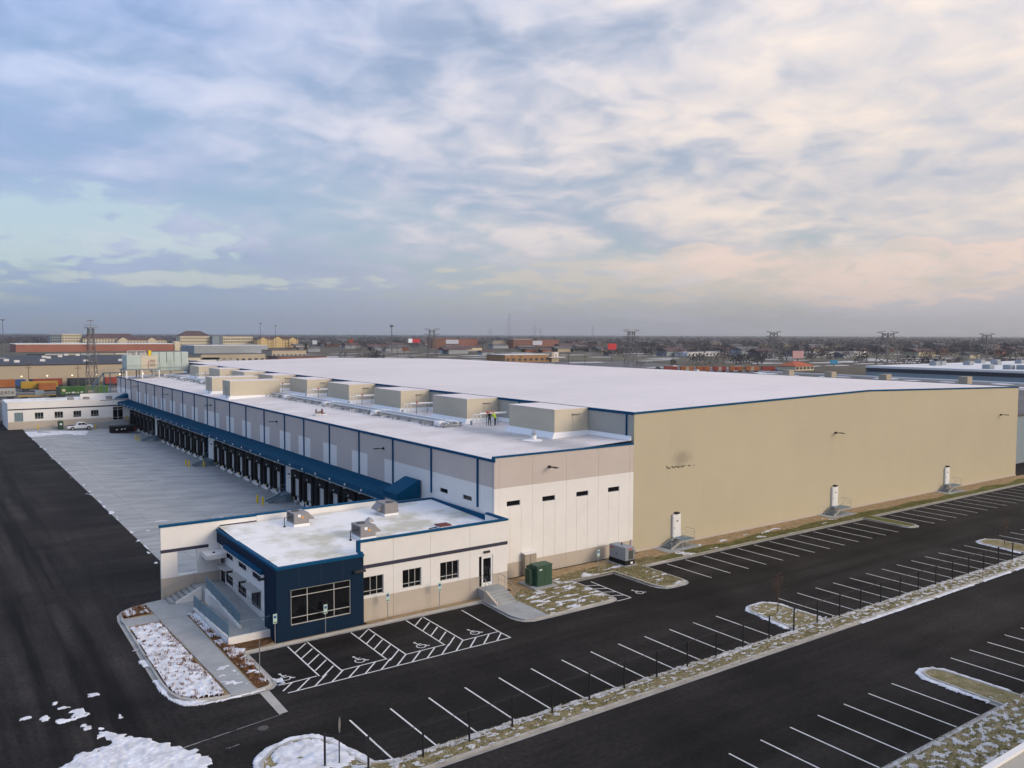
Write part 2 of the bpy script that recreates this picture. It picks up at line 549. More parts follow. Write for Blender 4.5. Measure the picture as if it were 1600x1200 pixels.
mat('panel_beige', (0.55, 0.495, 0.385), 0.6, var=0.05, vscale=0.3, spec=0.3)
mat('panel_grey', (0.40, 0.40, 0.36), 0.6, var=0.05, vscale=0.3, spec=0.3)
mat('stain', (0.385, 0.335, 0.24), 0.7, spec=0.2)
mat('blue_trim', (0.001, 0.070, 0.165), 0.7, var=0.12, vscale=0.6, spec=0.12)
mat('blue_canopy', (0.001, 0.066, 0.138), 0.7, var=0.15, vscale=0.5, spec=0.12)
mat('navy_wall', (0.004, 0.020, 0.048), 0.75, var=0.14, vscale=0.8, spec=0.15)
mat('navy_band', (0.030, 0.032, 0.060), 0.6)
mat('glass', (0.006, 0.007, 0.009), 0.08, spec=0.45)
mat('alu', (0.55, 0.55, 0.53), 0.45, metal=0.3)
mat('steel', (0.30, 0.32, 0.34), 0.5, metal=0.6, var=0.15, vscale=2)
mat('steel_blue', (0.17, 0.24, 0.29), 0.55, metal=0.2, var=0.15, vscale=2)
mat('rail_teal', (0.13, 0.21, 0.26), 0.5)
mat('galv', (0.42, 0.43, 0.42), 0.45, metal=0.5, var=0.2, vscale=3)
mat('mesh_panel', (0.15, 0.25, 0.31), 0.45, alpha=0.72, spec=0.5)
mat('black', (0.012, 0.012, 0.013), 0.75, spec=0.25)
mat('letter_grey', (0.05, 0.045, 0.035), 0.7)
mat('rubber', (0.016, 0.016, 0.017), 0.85, spec=0.2)
mat('fence_black', (0.014, 0.015, 0.017), 0.6)
mat('door_panel', (0.58, 0.58, 0.57), 0.5, var=0.05, vscale=1)
mat('door_white', (0.74, 0.74, 0.73), 0.5)
mat('safety_yellow', (0.74, 0.52, 0.02), 0.6, var=0.1, vscale=2)
mat('hvac', (0.26, 0.245, 0.245), 0.55, metal=0.1, var=0.08, vscale=1.5)
mat('hvac_dark', (0.06, 0.06, 0.06), 0.6)
mat('orange_label', (0.75, 0.33, 0.03), 0.6)
mat('red', (0.50, 0.035, 0.03), 0.55)
mat('red_brown', (0.16, 0.045, 0.04), 0.7, var=0.2, vscale=2)
mat('transformer_green', (0.028, 0.075, 0.045), 0.55, var=0.1, vscale=1.5)
mat('gen_grey', (0.24, 0.27, 0.30), 0.5)
mat('cabinet_tan', (0.34, 0.30, 0.24), 0.6)
mat('sign_green', (0.45, 0.60, 0.54), 0.6)
mat('sign_blue', (0.02, 0.08, 0.28), 0.6)
mat('white_paint', (0.78, 0.78, 0.77), 0.6, spec=0.35)
mat('car_white', (0.80, 0.81, 0.82), 0.25, spec=0.5)
mat('bark', (0.12, 0.085, 0.06), 0.9, var=0.3, vscale=6)
mat('twig', (0.13, 0.10, 0.085), 0.95, var=0.35, vscale=0.05, spec=0.05)
mat('evergreen', (0.022, 0.034, 0.020), 0.95, var=0.4, vscale=0.3, spec=0.1)
mat('skin', (0.45, 0.28, 0.2), 0.6)
mat('hivis', (0.55, 0.75, 0.02), 0.7)
mat('cloth_dark', (0.02, 0.022, 0.03), 0.9)
mat('hat_orange', (0.8, 0.16, 0.03), 0.5)
mat('wood_pole', (0.11, 0.085, 0.06), 0.9)
mat('lamp_head', (0.03, 0.03, 0.035), 0.5)
mat('lamp_glow', (1, 0.9, 0.7), 0.4, emit=(1.0, 0.85, 0.6, 1.2))
mat('panel_green', (0.42, 0.50, 0.47), 0.5, var=0.1, vscale=0.5)
mat('roof_office2', (0.42, 0.39, 0.33), 0.8, var=0.15, vscale=0.3)
mat('cast_iron', (0.09, 0.085, 0.08), 0.7, metal=0.3, bump=0.3, bscale=60)

# beige cladding panel where a taken-down sign left a dark smudge
def stained_panel():
    m = MATS['wall_beige'].copy(); m.name = 'wall_beige_stained'
    t = m.node_tree; L = t.links.new; b = t.nodes['Principled BSDF']
    src = b.inputs['Base Color'].links[0].from_socket
    g = t.nodes.new('ShaderNodeNewGeometry')
    v = t.nodes.new('ShaderNodeVectorMath'); v.operation = 'SUBTRACT'; v.inputs[1].default_value = (69.2, 64.86, 9.75); L(g.outputs['Position'], v.inputs[0])
    mp = t.nodes.new('ShaderNodeMapping'); mp.inputs['Scale'].default_value = (1 / 2.2, 0, 1 / 1.35); L(v.outputs[0], mp.inputs[0])
    ln = t.nodes.new('ShaderNodeVectorMath'); ln.operation = 'LENGTH'; L(mp.outputs[0], ln.inputs[0])
    n = t.nodes.new('ShaderNodeTexNoise'); n.inputs['Scale'].default_value = .9; L(g.outputs['Position'], n.inputs['Vector'])
    ad = t.nodes.new('ShaderNodeMath'); ad.operation = 'MULTIPLY_ADD'; ad.inputs[1].default_value = .9; L(n.outputs['Fac'], ad.inputs[0])
    sb = t.nodes.new('ShaderNodeMath'); sb.operation = 'SUBTRACT'; sb.inputs[1].default_value = .45; L(ln.outputs['Value'], sb.inputs[0]); L(sb.outputs[0], ad.inputs[2])
    r = t.nodes.new('ShaderNodeMapRange'); r.interpolation_type = 'SMOOTHSTEP'; r.inputs[1].default_value = .15; r.inputs[2].default_value = 1.0; r.inputs[3].default_value = .9; r.inputs[4].default_value = 0
    L(ad.outputs[0], r.inputs[0])
    mx_ = t.nodes.new('ShaderNodeMix'); mx_.data_type = 'RGBA'; L(r.outputs[0], mx_.inputs[0]); L(src, mx_.inputs[6]); mx_.inputs[7].default_value = (.335, .295, .225, 1)
    L(mx_.outputs[2], b.inputs['Base Color'])
    MATS[m.name] = m
stained_panel()
# dock roof: damp grey zone along the pipework
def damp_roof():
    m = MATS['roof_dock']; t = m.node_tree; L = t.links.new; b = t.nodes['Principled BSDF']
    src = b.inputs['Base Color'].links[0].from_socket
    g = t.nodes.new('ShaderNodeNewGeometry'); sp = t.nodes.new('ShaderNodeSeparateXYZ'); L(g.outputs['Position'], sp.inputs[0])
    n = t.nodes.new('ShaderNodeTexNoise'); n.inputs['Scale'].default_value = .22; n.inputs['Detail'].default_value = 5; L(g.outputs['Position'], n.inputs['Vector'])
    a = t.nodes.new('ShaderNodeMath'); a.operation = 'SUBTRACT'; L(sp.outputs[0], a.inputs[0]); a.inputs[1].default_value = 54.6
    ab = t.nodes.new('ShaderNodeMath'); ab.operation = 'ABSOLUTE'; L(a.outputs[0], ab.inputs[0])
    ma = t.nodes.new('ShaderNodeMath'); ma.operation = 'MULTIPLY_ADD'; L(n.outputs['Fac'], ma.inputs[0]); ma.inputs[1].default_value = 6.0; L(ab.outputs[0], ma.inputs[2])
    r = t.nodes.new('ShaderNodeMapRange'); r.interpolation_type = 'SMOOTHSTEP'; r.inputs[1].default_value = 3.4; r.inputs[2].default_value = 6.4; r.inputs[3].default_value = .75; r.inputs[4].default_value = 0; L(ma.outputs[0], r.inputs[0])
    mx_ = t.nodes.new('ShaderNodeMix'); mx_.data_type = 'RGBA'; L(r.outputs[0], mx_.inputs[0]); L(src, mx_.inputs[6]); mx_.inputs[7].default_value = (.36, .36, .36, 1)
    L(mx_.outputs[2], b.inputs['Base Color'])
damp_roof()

# ------------------------------------------------------------------ ground, car park, kerbs
SX0, SX1, SY0, SY1 = -90.0, 215.0, -60.0, 262.0
FAR = 21000.0
g_ = MB()
ringpts = [SX0, SX1, SY0, SY1]
# one flat sheet to the horizon with the site left open, cut into rings so that it stays accurate
def frame(mb, a, b, z):
    ax0, ax1, ay0, ay1 = a; bx0, bx1, by0, by1 = b
    mb.poly([(bx0, by0, z), (bx1, by0, z), (ax1, ay0, z), (ax0, ay0, z)])
    mb.poly([(bx1, by0, z), (bx1, by1, z), (ax1, ay1, z), (ax1, ay0, z)])
    mb.poly([(bx1, by1, z), (bx0, by1, z), (ax0, ay1, z), (ax1, ay1, z)])
    mb.poly([(bx0, by1, z), (bx0, by0, z), (ax0, ay0, z), (ax0, ay1, z)])
prev = (SX0, SX1, SY0, SY1)
for k in (400, 1500, 5000, FAR):
    cur = (prev[0] - k, prev[1] + k, prev[2] - k, prev[3] + k)
    frame(g_, prev, cur, 0.0)
    prev = cur
struct(g_.build('ground', 'ground'))

AX0, AX1, AY0, AY1 = 19.4, 43.9, 76.9, 234.9      # dock apron
a_ = MB()
a_.poly([(SX0, SY0, 0), (SX1, SY0, 0), (SX1, AY0, 0), (SX0, AY0, 0)])
car_park = struct(a_.build('car_park_asphalt', 'asphalt'))
a_ = MB()
a_.poly([(SX0, AY0, 0), (AX0, AY0, 0), (AX0, SY1, 0), (SX0, SY1, 0)])
a_.poly([(150.5, AY0, 0), (SX1, AY0, 0), (SX1, SY1, 0), (150.5, SY1, 0)])
a_.poly([(AX0, AY1, 0), (60, AY1, 0), (60, SY1, 0), (AX0, SY1, 0)])
a_.poly([(60, 252, 0), (150.5, 252, 0), (150.5, SY1, 0), (60, SY1, 0)])
yard = struct(a_.build('yard_asphalt', 'asphalt'))

# dock apron: sloping concrete slabs, each its own piece on a dark joint bed
def apz(x):
    return -1.12 * max(0.0, (x - AX0 - 3.0) / (AX1 - AX0 - 3.0))
b_ = MB()
b_.poly([(AX0, AY0, -0.06), (AX0 + 3, AY0, -0.06), (AX0 + 3, AY1, -0.06), (AX0, AY1, -0.06)])
b_.poly([(AX0 + 3, AY0, -0.06), (AX1, AY0, -1.18), (AX1, AY1, -1.18), (AX0 + 3, AY1, -0.06)])
apron = struct(b_.build('dock_apron', 'joint'))
cols = [AX0, AX0 + 3.0, AX0 + 10.2, AX0 + 17.4, AX1]
slab_me = []
for c0, c1 in zip(cols[:-1], cols[1:]):
    q = MB()
    z0, z1 = apz(c0), apz(c1)
    a, b = c0 + 0.012, c1 - 0.012
    q.hexa([(a, 0.015, z0 - .055), (b, 0.015, z1 - .055), (b, 4.50, z1 - .055), (a, 4.50, z0 - .055),
            (a, 0.015, z0), (b, 0.015, z1), (b, 4.50, z1), (a, 4.50, z0)])
    slab_me.append(q.mesh('concrete_slab', 'apron_concrete'))
ny = int(round((AY1 - AY0) / 4.515))
for j in range(ny):
    for me in slab_me:
        put('concrete_slab', me, apron, (0, AY0 + j * (AY1 - AY0) / ny, random.uniform(-.004, .004)))

# painted markings: sheets a few millimetres above the asphalt, each a piece of the car park
def stripe_mesh(L, w=0.115):
    q = MB(); q.poly([(-w / 2, 0, 0), (w / 2, 0, 0), (w / 2, L, 0), (-w / 2, L, 0)])
    return q.mesh('parking_stripe', 'white_line')
st55 = stripe_mesh(5.75); st60 = stripe_mesh(5.95)
Z1 = 0.005
SP = 2.755
# row along the fence
for k in range(54):
    x = 20.57 + k * SP
    if 55.9 < x < 60.6 or 96.6 < x < 101.0 or 137.5 < x < 141.5: continue
    put('parking_stripe', st55, car_park, (x, 40.36, Z1))
# row along the cold hall
for k in range(31):
    x = 61.9 + k * SP
    if 97.6 < x < 101.0: continue
    if x > 146: break
    put('parking_stripe', st60, car_park, (x, 53.85, Z1))
# row along the south verge
for k in range(-6, 30):
    x = 52.9 + k * SP
    if 55.2 < x < 58.0 or 96 < x < 99: continue
    if x > 58: x -= .45
    put('parking_stripe', st55, car_park, (x, 24.4, Z1))
def line(pts, w, name='marking_line', z=Z1):
    for (x0, y0), (x1, y1) in zip(pts[:-1], pts[1:]):
        d = Vector((x1 - x0, y1 - y0)); l = d.length; d /= l
        nrm = Vector((-d.y, d.x)) * w / 2
        q = MB()
        q.poly([(x0 - nrm.x, y0 - nrm.y, z), (x1 - nrm.x, y1 - nrm.y, z), (x1 + nrm.x, y1 + nrm.y, z), (x0 + nrm.x, y0 + nrm.y, z)])
        q.build(name, 'white_line', car_park)
W1 = 0.11
# accessible bays: three hatched aisles joined by a hatched walkway
line([(18.85, 52.0), (36.62, 51.88)], W1)
line([(36.62, 51.83), (36.60, 53.55)], W1, z=Z1 + .003)
line([(36.90, 59.5), (36.60, 53.5)], W1, z=Z1 + .006)
segs = [(18.9, 20.25 + 1.2), (23.2, 26.68), (28.37, 31.66), (33.28, 36.6)]
for a, b in segs:
    line([(a, 53.45), (b, 53.5)], W1, z=Z1 + .003)
for a in ((21.75, 23.3), (26.9, 28.38), (31.78, 33.35)):
    line([(a[0], 59.9), (a[0] - .15, 53.4)], W1, z=Z1 + .006)
    line([(a[1], 59.9), (a[1] - .05, 53.4)], W1, z=Z1 + .006)
    for k in range(5):
        y = 53.1 + k * 1.31
        y1_ = min(y + 1.42, 59.85)
        line([(a[0] - .05, y), (a[0] - .05 + (y1_ - y), y1_)], W1, 'hatch_line', Z1 + .003)
x = 18.2
while x < 36.4:
    e = min(1.0, (36.6 - x) / 1.5)
    line([(max(x, 18.7), 51.95 + max(0, 18.7 - x)), (x + 1.5 * e, 51.95 + 1.5 * e)], W1, 'hatch_line', Z1 + .0015)
    x += 1.23
# fourth bay further right
line([(51.39, 59.5), (51.17, 53.78)], W1, z=Z1 + .003)
line([(49.5, 53.75), (51.17, 53.78)], W1)
for k in range(4):
    line([(50.2, 55.2 + k * 1.2), (51.3, 54.6 + k * 1.2)], W1, 'hatch_line', Z1 + .0015)
# wheelchair symbols
def isa_mesh(s):
    q = MB()
    def strip(pts, w):
        for (x0, y0), (x1, y1) in zip(pts[:-1], pts[1:]):
            d = Vector((x1 - x0, y1 - y0)); d.normalize(); n = Vector((-d.y, d.x)) * w / 2; e = d * w * .25
            q.poly([((x0 - n.x - e.x) * s, (y0 - n.y - e.y) * s, 0), ((x1 - n.x + e.x) * s, (y1 - n.y + e.y) * s, 0),
                    ((x1 + n.x + e.x) * s, (y1 + n.y + e.y) * s, 0), ((x0 + n.x - e.x) * s, (y0 + n.y - e.y) * s, 0)])
    arc = [(0.36 * math.cos(rad(t)) - .05, 0.36 * math.sin(rad(t)) - .2) for t in range(125, 375, 18)]
    strip(arc, .11)
    strip([(-.12, .55), (-.05, .0), (.28, 0.0), (.45, -.42), (.58, -.38)], .12)
    strip([(-.09, .30), (.2, .30)], .1)
    q.disc(-.13 * s, .74 * s, 0, .12 * s, 10)
    return q.mesh('wheelchair_symbol', 'white_line')
isa = isa_mesh(0.95)
for x, y in ((19.6, 54.55), (25.1, 54.5), (30.1, 54.45), (34.95, 54.5), (52.9, 54.6)):
    put('wheelchair_symbol', isa, car_park, (x, y, Z1))
# light concrete crossing strip and manhole lid
q = MB(); q.poly([(17.32, 49.32, .004), (17.9, 49.38, .004), (17.98, 53.05, .004), (17.35, 53.02, .004)]); q.build('crossing_strip', 'kerb_concrete', car_park)
q = MB(); q.bar((15.91, 48.12, -.02), (15.91, 48.12, .008), .32, 16); q.build('manhole_lid', 'cast_iron', car_park)

# ---- the kerbed area along the buildings
OUT = [(16.6, 76.75), (14.7, 76.4), (13.6, 76.05), (12.95, 75.4), (12.5, 74.5), (12.3, 73.0), (12.2, 66.9), (12.08, 61.7), (12.02, 58.2), (12.12, 56.2), (12.5, 54.8), (13.3, 53.85), (14.7, 53.28), (16.4, 53.1), (17.6, 53.02), (18.3, 53.2), (18.75, 53.7), (18.85, 54.6),
       (18.88, 60.05), (22, 60.05), (39.3, 60.05), (39.2, 57.5), (39.1, 55.6), (39.25, 54.7), (39.6, 54.1), (40.3, 53.72), (42, 53.65), (48.8, 53.7), (49.6, 53.9), (50.05, 54.5), (50.15, 55.6), (50.2, 60.25),
       (54.95, 60.25), (55.0, 55.3), (55.2, 54.4), (55.7, 53.8), (56.6, 53.6), (58.2, 53.65), (58.9, 54.0), (59.3, 54.8), (59.4, 60.1), (64, 60.1), (80, 60.1), (97.9, 60.1), (97.9, 55.0), (98.15, 54.2), (98.8, 53.85), (99.7, 53.9), (100.4, 54.3), (100.65, 55.2), (100.7, 60.1), (120, 60.1), (152, 60.1)]
BACK = [(152, 64.7), (62, 64.7), (43.1, 64.7), (43.1, 61.6), (28.4, 61.6), (28.4, 61.1), (21.4, 61.1), (21.4, 76.75)]
full = OUT + BACK
q = MB(); q.poly([(x, y, 0.085) for x, y in offset_poly(full, 0.31)])
struct(q.build('verge_soil', 'soil'))
g_in = offset_poly(full, 0.30)[:len(OUT)]
inn = offset_poly(full, 0.46)[:len(OUT)]
g_in[-1] = (152, 60.40); g_in[0] = (16.6, 76.45); inn[-1] = (152, 60.56); inn[0] = (16.6, 76.3)
q = MB()
for k in range(len(OUT) - 1):
    A0, A1, B0, B1 = g_in[k], g_in[k + 1], inn[k], inn[k + 1]
    q.hexa([(*A0, 0), (*A1, 0), (*B1, 0), (*B0, 0), (*A0, .14), (*A1, .14), (*B1, .145), (*B0, .145)])
struct(q.build('kerb', 'kerb_concrete'))
q = MB()
for k in range(len(OUT) - 1):
    q.hexa([(*OUT[k], 0), (*OUT[k + 1], 0), (*g_in[k + 1], 0), (*g_in[k], 0), (*OUT[k], .088), (*OUT[k + 1], .088), (*g_in[k + 1], .09), (*g_in[k], .09)])
# the channel itself lies low
q.v = [(x, y, .006 if z > .08 else z - .05) for x, y, z in q.v]
struct(q.build('gutter', 'gutter_concrete'))

def slabs(name, quads, z0, z1, matn='walk_concrete'):
    """pavement: every slab a piece of its own"""
    bed = MB()
    for a in quads:
        bed.poly([(x, y, z0 + .004) for x, y in a])
    o = struct(bed.build(name, 'joint'))
    for a in quads:
        c = (sum(p[0] for p in a) / len(a), sum(p[1] for p in a) / len(a))
        b = [(x + (c[0] - x) / max(.1, math.hypot(c[0] - x, c[1] - y)) * .014, y + (c[1] - y) / max(.1, math.hypot(c[0] - x, c[1] - y)) * .014) for x, y in a]
        k = MB(); k.prism(b, z0, z1); k.build('concrete_slab', matn, o)
    return o
qs = []
ys = [53.35, 55.2, 57.2, 59.2, 61.2, 63.2, 65.2, 67.2, 69.2, 70.9]
for a, b in zip(ys[:-1], ys[1:]):
    xl = lambda y: 15.65 + (15.1 - 15.65) * (y - 53.7) / 17
    qs.append([(xl(a), a), (17.27, a), (17.25, b), (xl(b), b)])
qs.append([(12.6, 70.9), (15.1, 70.9), (15.1, 72.8), (12.5, 73.0)])
qs.append([(15.1, 70.9), (17.25, 70.9), (18.6, 72.6), (18.6, 74.4), (15.1, 73.2)])
qs.append([(15.1, 73.2), (18.6, 74.4), (18.6, 76.6), (16.7, 76.6), (15.0, 76.3)])
slabs('entrance_walk', qs, 0.085, 0.15)
slabs('stair_walk', [[(39.45, 59.9), (39.35, 57.8), (42.1, 57.8), (42.1, 58.4), (40.0, 58.4), (40.0, 59.9)], [(39.35, 57.8), (39.3, 55.6), (39.6, 54.6), (40.4, 54.0), (42.05, 53.95), (42.1, 57.8)]], 0.085, 0.15)

# lawns
def sheet(name, P, z, m):
    k = MB(); k.poly([(x, y, z) for x, y in P]); return struct(k.build(name, m))
lawn_a = [(42.15, 54.0), (48.7, 54.0), (49.6, 54.4), (49.9, 55.6), (50.0, 60.4), (55.1, 60.4), (55.2, 55.2), (55.9, 54.1), (58.2, 54.0), (59.1, 54.9), (59.2, 60.3), (62.5, 60.5), (62.5, 62.6), (57.2, 63.0), (51, 62.6), (47.8, 62.0), (47.7, 59.9), (45.2, 59.9), (44.4, 61.2), (42.2, 59.6)]
sheet('lawn', lawn_a, 0.105, 'lawn')
lawn_b = [(62.5, 60.3)] + [(62.5 + k * 4, 60.3) for k in range(1, 9)] + [(98.1, 60.3), (98.1, 55.2), (98.9, 54.1), (99.7, 54.15), (100.45, 55.2), (100.5, 60.3), (149, 60.3)] + [(149 - k * 3.0, 62.3 + .5 * math.sin(k * 1.7)) for k in range(0, 30)]
sheet('lawn', lawn_b, 0.106, 'lawn_green')
# shingle strip at the foot of the cold hall
sheet('soil_strip', [(62.3, 63.2), (149.6, 63.2), (149.6, 64.7), (62.3, 64.7)], 0.104, 'soil')
# planting beds
bed1 = [(12.75, 70.4), (12.62, 66.5), (12.5, 61.7), (12.45, 57.8), (12.75, 55.6), (13.6, 54.3), (15.3, 53.75), (15.45, 55), (15.0, 70.5)]
bed2 = [(12.75, 73.3), (14.95, 73.4), (14.95, 75.7), (13.9, 75.7), (13.1, 75.0)]
bed3 = [(17.4, 53.6), (18.3, 53.8), (18.55, 54.6), (18.6, 60.3), (21.2, 61.2), (21.2, 62.5), (18.2, 62.5), (17.4, 71.3)]
for b in (bed1, bed2, bed3): sheet('planting_bed', b, 0.11, 'mulch')

# ---- verge strip with the fence, islands, south verge
def kerbed(name, P, fillm, kw=0.18, kh=0.14, gut=0.28):
    gi = offset_poly(P, gut) if gut else P
    inn_ = offset_poly(P, gut + kw)
    k = MB(); ring(k, gi, inn_, 0.0, kh); struct(k.build('kerb', 'kerb_concrete'))
    if gut:
        k = MB(); ring(k, P, gi, -.05, .006); struct(k.build('gutter', 'gutter_concrete'))
    k = MB(); k.poly([(x, y, kh - .03) for x, y in inn_]); struct(k.build(name, fillm))
    return inn_
strip = [(20.2, 38.1), (55, 38.1), (100, 38.1), (200, 38.1), (200, 40.3), (141.6, 40.3), (141.4, 45.4), (140.6, 46.2), (138.4, 46.2), (137.6, 45.4), (137.5, 40.3), (100.9, 40.3), (100.7, 45.2), (99.9, 46.2), (98.0, 46.2), (97.0, 45.3), (96.6, 40.3), (60.6, 40.3), (60.5, 45.0), (59.7, 46.1), (57.6, 46.2), (56.6, 45.3), (56.0, 40.3), (20.4, 40.3), (19.3, 40.9), (18.9, 42.6), (18.6, 44.3), (17.8, 45.4), (16.6, 45.7), (15.3, 45.3), (14.2, 44.2), (13.6, 42.4), (13.4, 40.6), (14.2, 38.8), (16.0, 38.1)]
strip_in = kerbed('verge_strip', strip, 'lawn', gut=0.22)
south = [(20, 10), (200, 10), (200, 24.35), (99.0, 24.35), (98.8, 29.4), (98.0, 30.2), (96.8, 30.2), (96.1, 29.3), (96.0, 24.35), (58.2, 24.35), (58.1, 29.2), (57.6, 30.0), (56.8, 30.25), (56.0, 30.1), (55.4, 29.2), (55.1, 24.35), (20, 24.35)]
south_in = kerbed('south_verge', south, 'lawn')

# ---- lying snow, tufts, planting
def fbm(x, y, s, seed=0.0):
    return noise.noise((x * s, y * s, seed)) + .5 * noise.noise((x * s * 2.1, y * s * 2.1, seed + 3)) + .25 * noise.noise((x * s * 4.3, y * s * 4.3, seed + 9))
def snow(P, step, z, h, thr, sx=1.0, sy=1.0, s=0.6, seed=0.0, m='snow', wide=.5, edge=0.0):
    f = lambda x, y, d: fbm(x * sx, y * sy, s, seed) - thr - edge * max(0, .5 - d)
    return tag(heightfield('snow', P, step, z, h, f, m, wide), 'patchy white snow lying on the ground', 'snow', kind='stuff')
near = [p for p in strip_in]
snow([(13.6, 38.3), (62, 38.3), (62, 40.2), (60.4, 41), (60.2, 45), (59.5, 45.9), (57.7, 46), (56.8, 45.2), (56.2, 40.2), (20.2, 40.2), (19.1, 40.9), (18.7, 42.6), (18.4, 44.2), (17.7, 45.2), (16.6, 45.5), (15.4, 45.1), (14.4, 44.1), (13.8, 42.4)], 0.09, 0.105, 0.05, 0.16, 0.9, 1.8, 1.9, 2.0, 'snow_dirty')
snow([(14.0, 38.9), (18.6, 38.9), (19.0, 41.2), (18.5, 43.4), (17.9, 44.7), (16.6, 45.2), (15.5, 44.8), (14.6, 43.9), (14.0, 42.2)], .09, .11, .12, -.32, 1, 1, .6, 91, wide=.6)
f = lambda x, y, d: .30 - abs(d - .55) + .2 * fbm(x, y, .5, 4.0)
tag(heightfield('snow', [(12.9, 38.6), (12.9, 41), (13.2, 42.6), (13.8, 44.6), (15.1, 45.8), (16.7, 46.3), (18.2, 45.9), (19.1, 44.6), (19.5, 42.6), (19.9, 41.0), (21, 40.5), (21, 38.6)], .08, .008, .12, f, 'snow', .2), 'white snow bank round the near kerbed island', 'snow', kind='stuff')
snow([(62, 38.3), (160, 38.3), (160, 40.2), (62, 40.2)], 0.13, 0.105, 0.05, 0.0, 1.0, 1.7, 1.7, 2.0, 'snow_dirty')
# a line of snow against the fence-side kerb and along the kerb channels
snow([(20.2, 39.55), (150, 39.55), (150, 40.25), (20.2, 40.25)], 0.10, 0.11, .045, -0.12, 1.1, 1.8, 1.3, 5.0, 'snow_dirty')
snow([(62, 37.95), (180, 37.95), (180, 38.42), (62, 38.42)], 0.09, 0.006, .06, -0.45, .35, 1.0, .7, 8.0)
for isl in ([(55.5, 40.6), (56.4, 45.5), (57.5, 46.5), (59.9, 46.5), (60.9, 45.4), (61.0, 40.6)], [(96.0, 40.6), (96.8, 45.6), (97.9, 46.6), (100.1, 46.6), (101.1, 45.5), (101.2, 40.6)], [(54.7, 24.6), (55.0, 29.4), (55.8, 30.5), (56.8, 30.65), (57.8, 30.3), (58.5, 29.4), (58.6, 24.6)]):
    f = lambda x, y, d: .27 - abs(d - .50) + .16 * fbm(x, y, .6, 4.0)
    tag(heightfield('snow', isl, .07, 0.008, .10, f, 'snow', .15), 'patchy white snow lying on the ground', 'snow', kind='stuff')
snow([(42.3, 54.1), (48.7, 54.1), (49.5, 54.5), (49.8, 55.6), (49.9, 60.3), (47.9, 61.5), (47.7, 60), (45.2, 60), (43.0, 60.2)], 0.09, .105, .05, .12, .5, 1.5, 1.35, 11.0)
snow([(48.2, 60.4), (59.0, 60.5), (59.0, 62.3), (48.2, 61.8)], 0.13, .105, .05, .16, .5, 1.2, .9, 12.0)
snow([(55.4, 54.1), (59.0, 54.1), (59.1, 60.3), (55.3, 60.3)], 0.12, .105, .05, .22, .6, 1.2, .9, 13.0)
snow([(34, 11), (90, 11), (90, 24.1), (34, 24.1)], 0.11, .11, .06, .04, 1.1, 1.9, 1.5, 21.0, 'snow_dirty')
snow([(62, 60.4), (97, 60.4), (97, 63.4), (62, 63.4)], .16, .105, .04, .38, .5, 1.3, .8, 31.0, wide=.3)
f = lambda x, y, d: .5 + .5 * fbm(x, y, .5, 1.0) - .5 * max(0, .3 - d)
tag(heightfield('snow', bed1, .1, .11, .17, f, 'snow', .5), 'white snow blanket over the planting bed', 'snow', kind='stuff')
snow(bed2, .1, .11, .10, -.05, 1, 1, .8, 41)
snow([(17.4, 62.5), (18.1, 62.5), (18.1, 71.5), (17.3, 71.5)], .09, .11, .10, -.3, 1, 1, .8, 43)
snow([(17.4, 54), (18.5, 54.5), (18.5, 60.3), (19.4, 61.5), (17.5, 62.5)], .09, .11, .08, -.02, 1, 1, .9, 44)
snow([(18.5, 53.2), (19.2, 53.3), (19.3, 54.3), (18.7, 54.6)], .07, .01, .14, -.3, 1, 1, .9, 45)
# snow along the kerb channel of the planter
f = lambda x, y, d: .20 - abs(d - .62) + .16 * fbm(x, y, .45, 6.0) - (.35 if y > 56.5 and fbm(x, y, .3, 2) < .1 else 0)
tag(heightfield('snow', [(11.55, 66), (11.5, 57.5), (11.7, 55.2), (12.5, 53.6), (13.7, 52.85), (15.2, 52.65), (18.2, 52.7), (18.2, 54), (14, 54.6), (13, 57), (12.9, 66)], .07, .008, .09, f, 'snow', .15), 'patchy white snow lying on the ground', 'snow', kind='stuff')
# ploughed snow on the near left asphalt
big = [(4.6, 49.2), (5.9, 51.3), (7.4, 51.4), (7.8, 53.9), (8.5, 53.6), (9.4, 51.3), (10.6, 50.1), (12.0, 48.8), (12.4, 46.6), (12.1, 43.5), (8, 42), (4.0, 45.5)]
f = lambda x, y, d: min(d, .9) + .75 * fbm(x, y, .75, 3.0) + .25 * fbm(x, y, 2.4, 8.0) - .30
tag(heightfield('snow_heap', big, .07, 0.004, .12, f, 'snow', .9), 'heap of ploughed snow spread over the near left asphalt', 'snow', kind='stuff')
for x, y, rx, ry in ((8.43, 59.0, .5, .45), (5.39, 56.9, .35, .5), (6.4, 56.0, .8, .5), (7.2, 56.5, .7, .8), (4.4, 57.6, .4, .3), (6.6, 57.9, .5, .25), (7.3, 54.3, .35, .6), (6.2, 58.9, .3, .3), (6.7, 54.2, .35, .25), (9.2, 54.6, .2, .5)):
    P = [(x + rx * math.cos(t / 10 * 6.283), y + ry * math.sin(t / 10 * 6.283)) for t in range(10)]
    f = lambda a, b, d: d - .14 + .42 * fbm(a, b, 2.0, x)
    tag(heightfield('snow_scrap', P, .05, 0.004, .04, f, 'snow', .3), 'small scraps of snow scattered on the left asphalt', 'snow', kind='stuff')
f = lambda x, y, d: fbm(x * .35, y * 1.4, .6, 51) - .62
tag(heightfield('snow', [(21, 92), (33, 100), (33, 150), (20.5, 150)], .16, -.10, .03, f, 'snow', .3), 'thin snow scraps scattered over the concrete dock apron', 'snow', kind='stuff').rotation_euler = (0, 0, 0)
for o in [o for o in bpy.data.objects if o.name.startswith('snow') and o.get('label', '').startswith('thin')]:
    for v in o.data.vertices: v.co.z = apz(v.co.x) + (v.co.z + .10) + .006
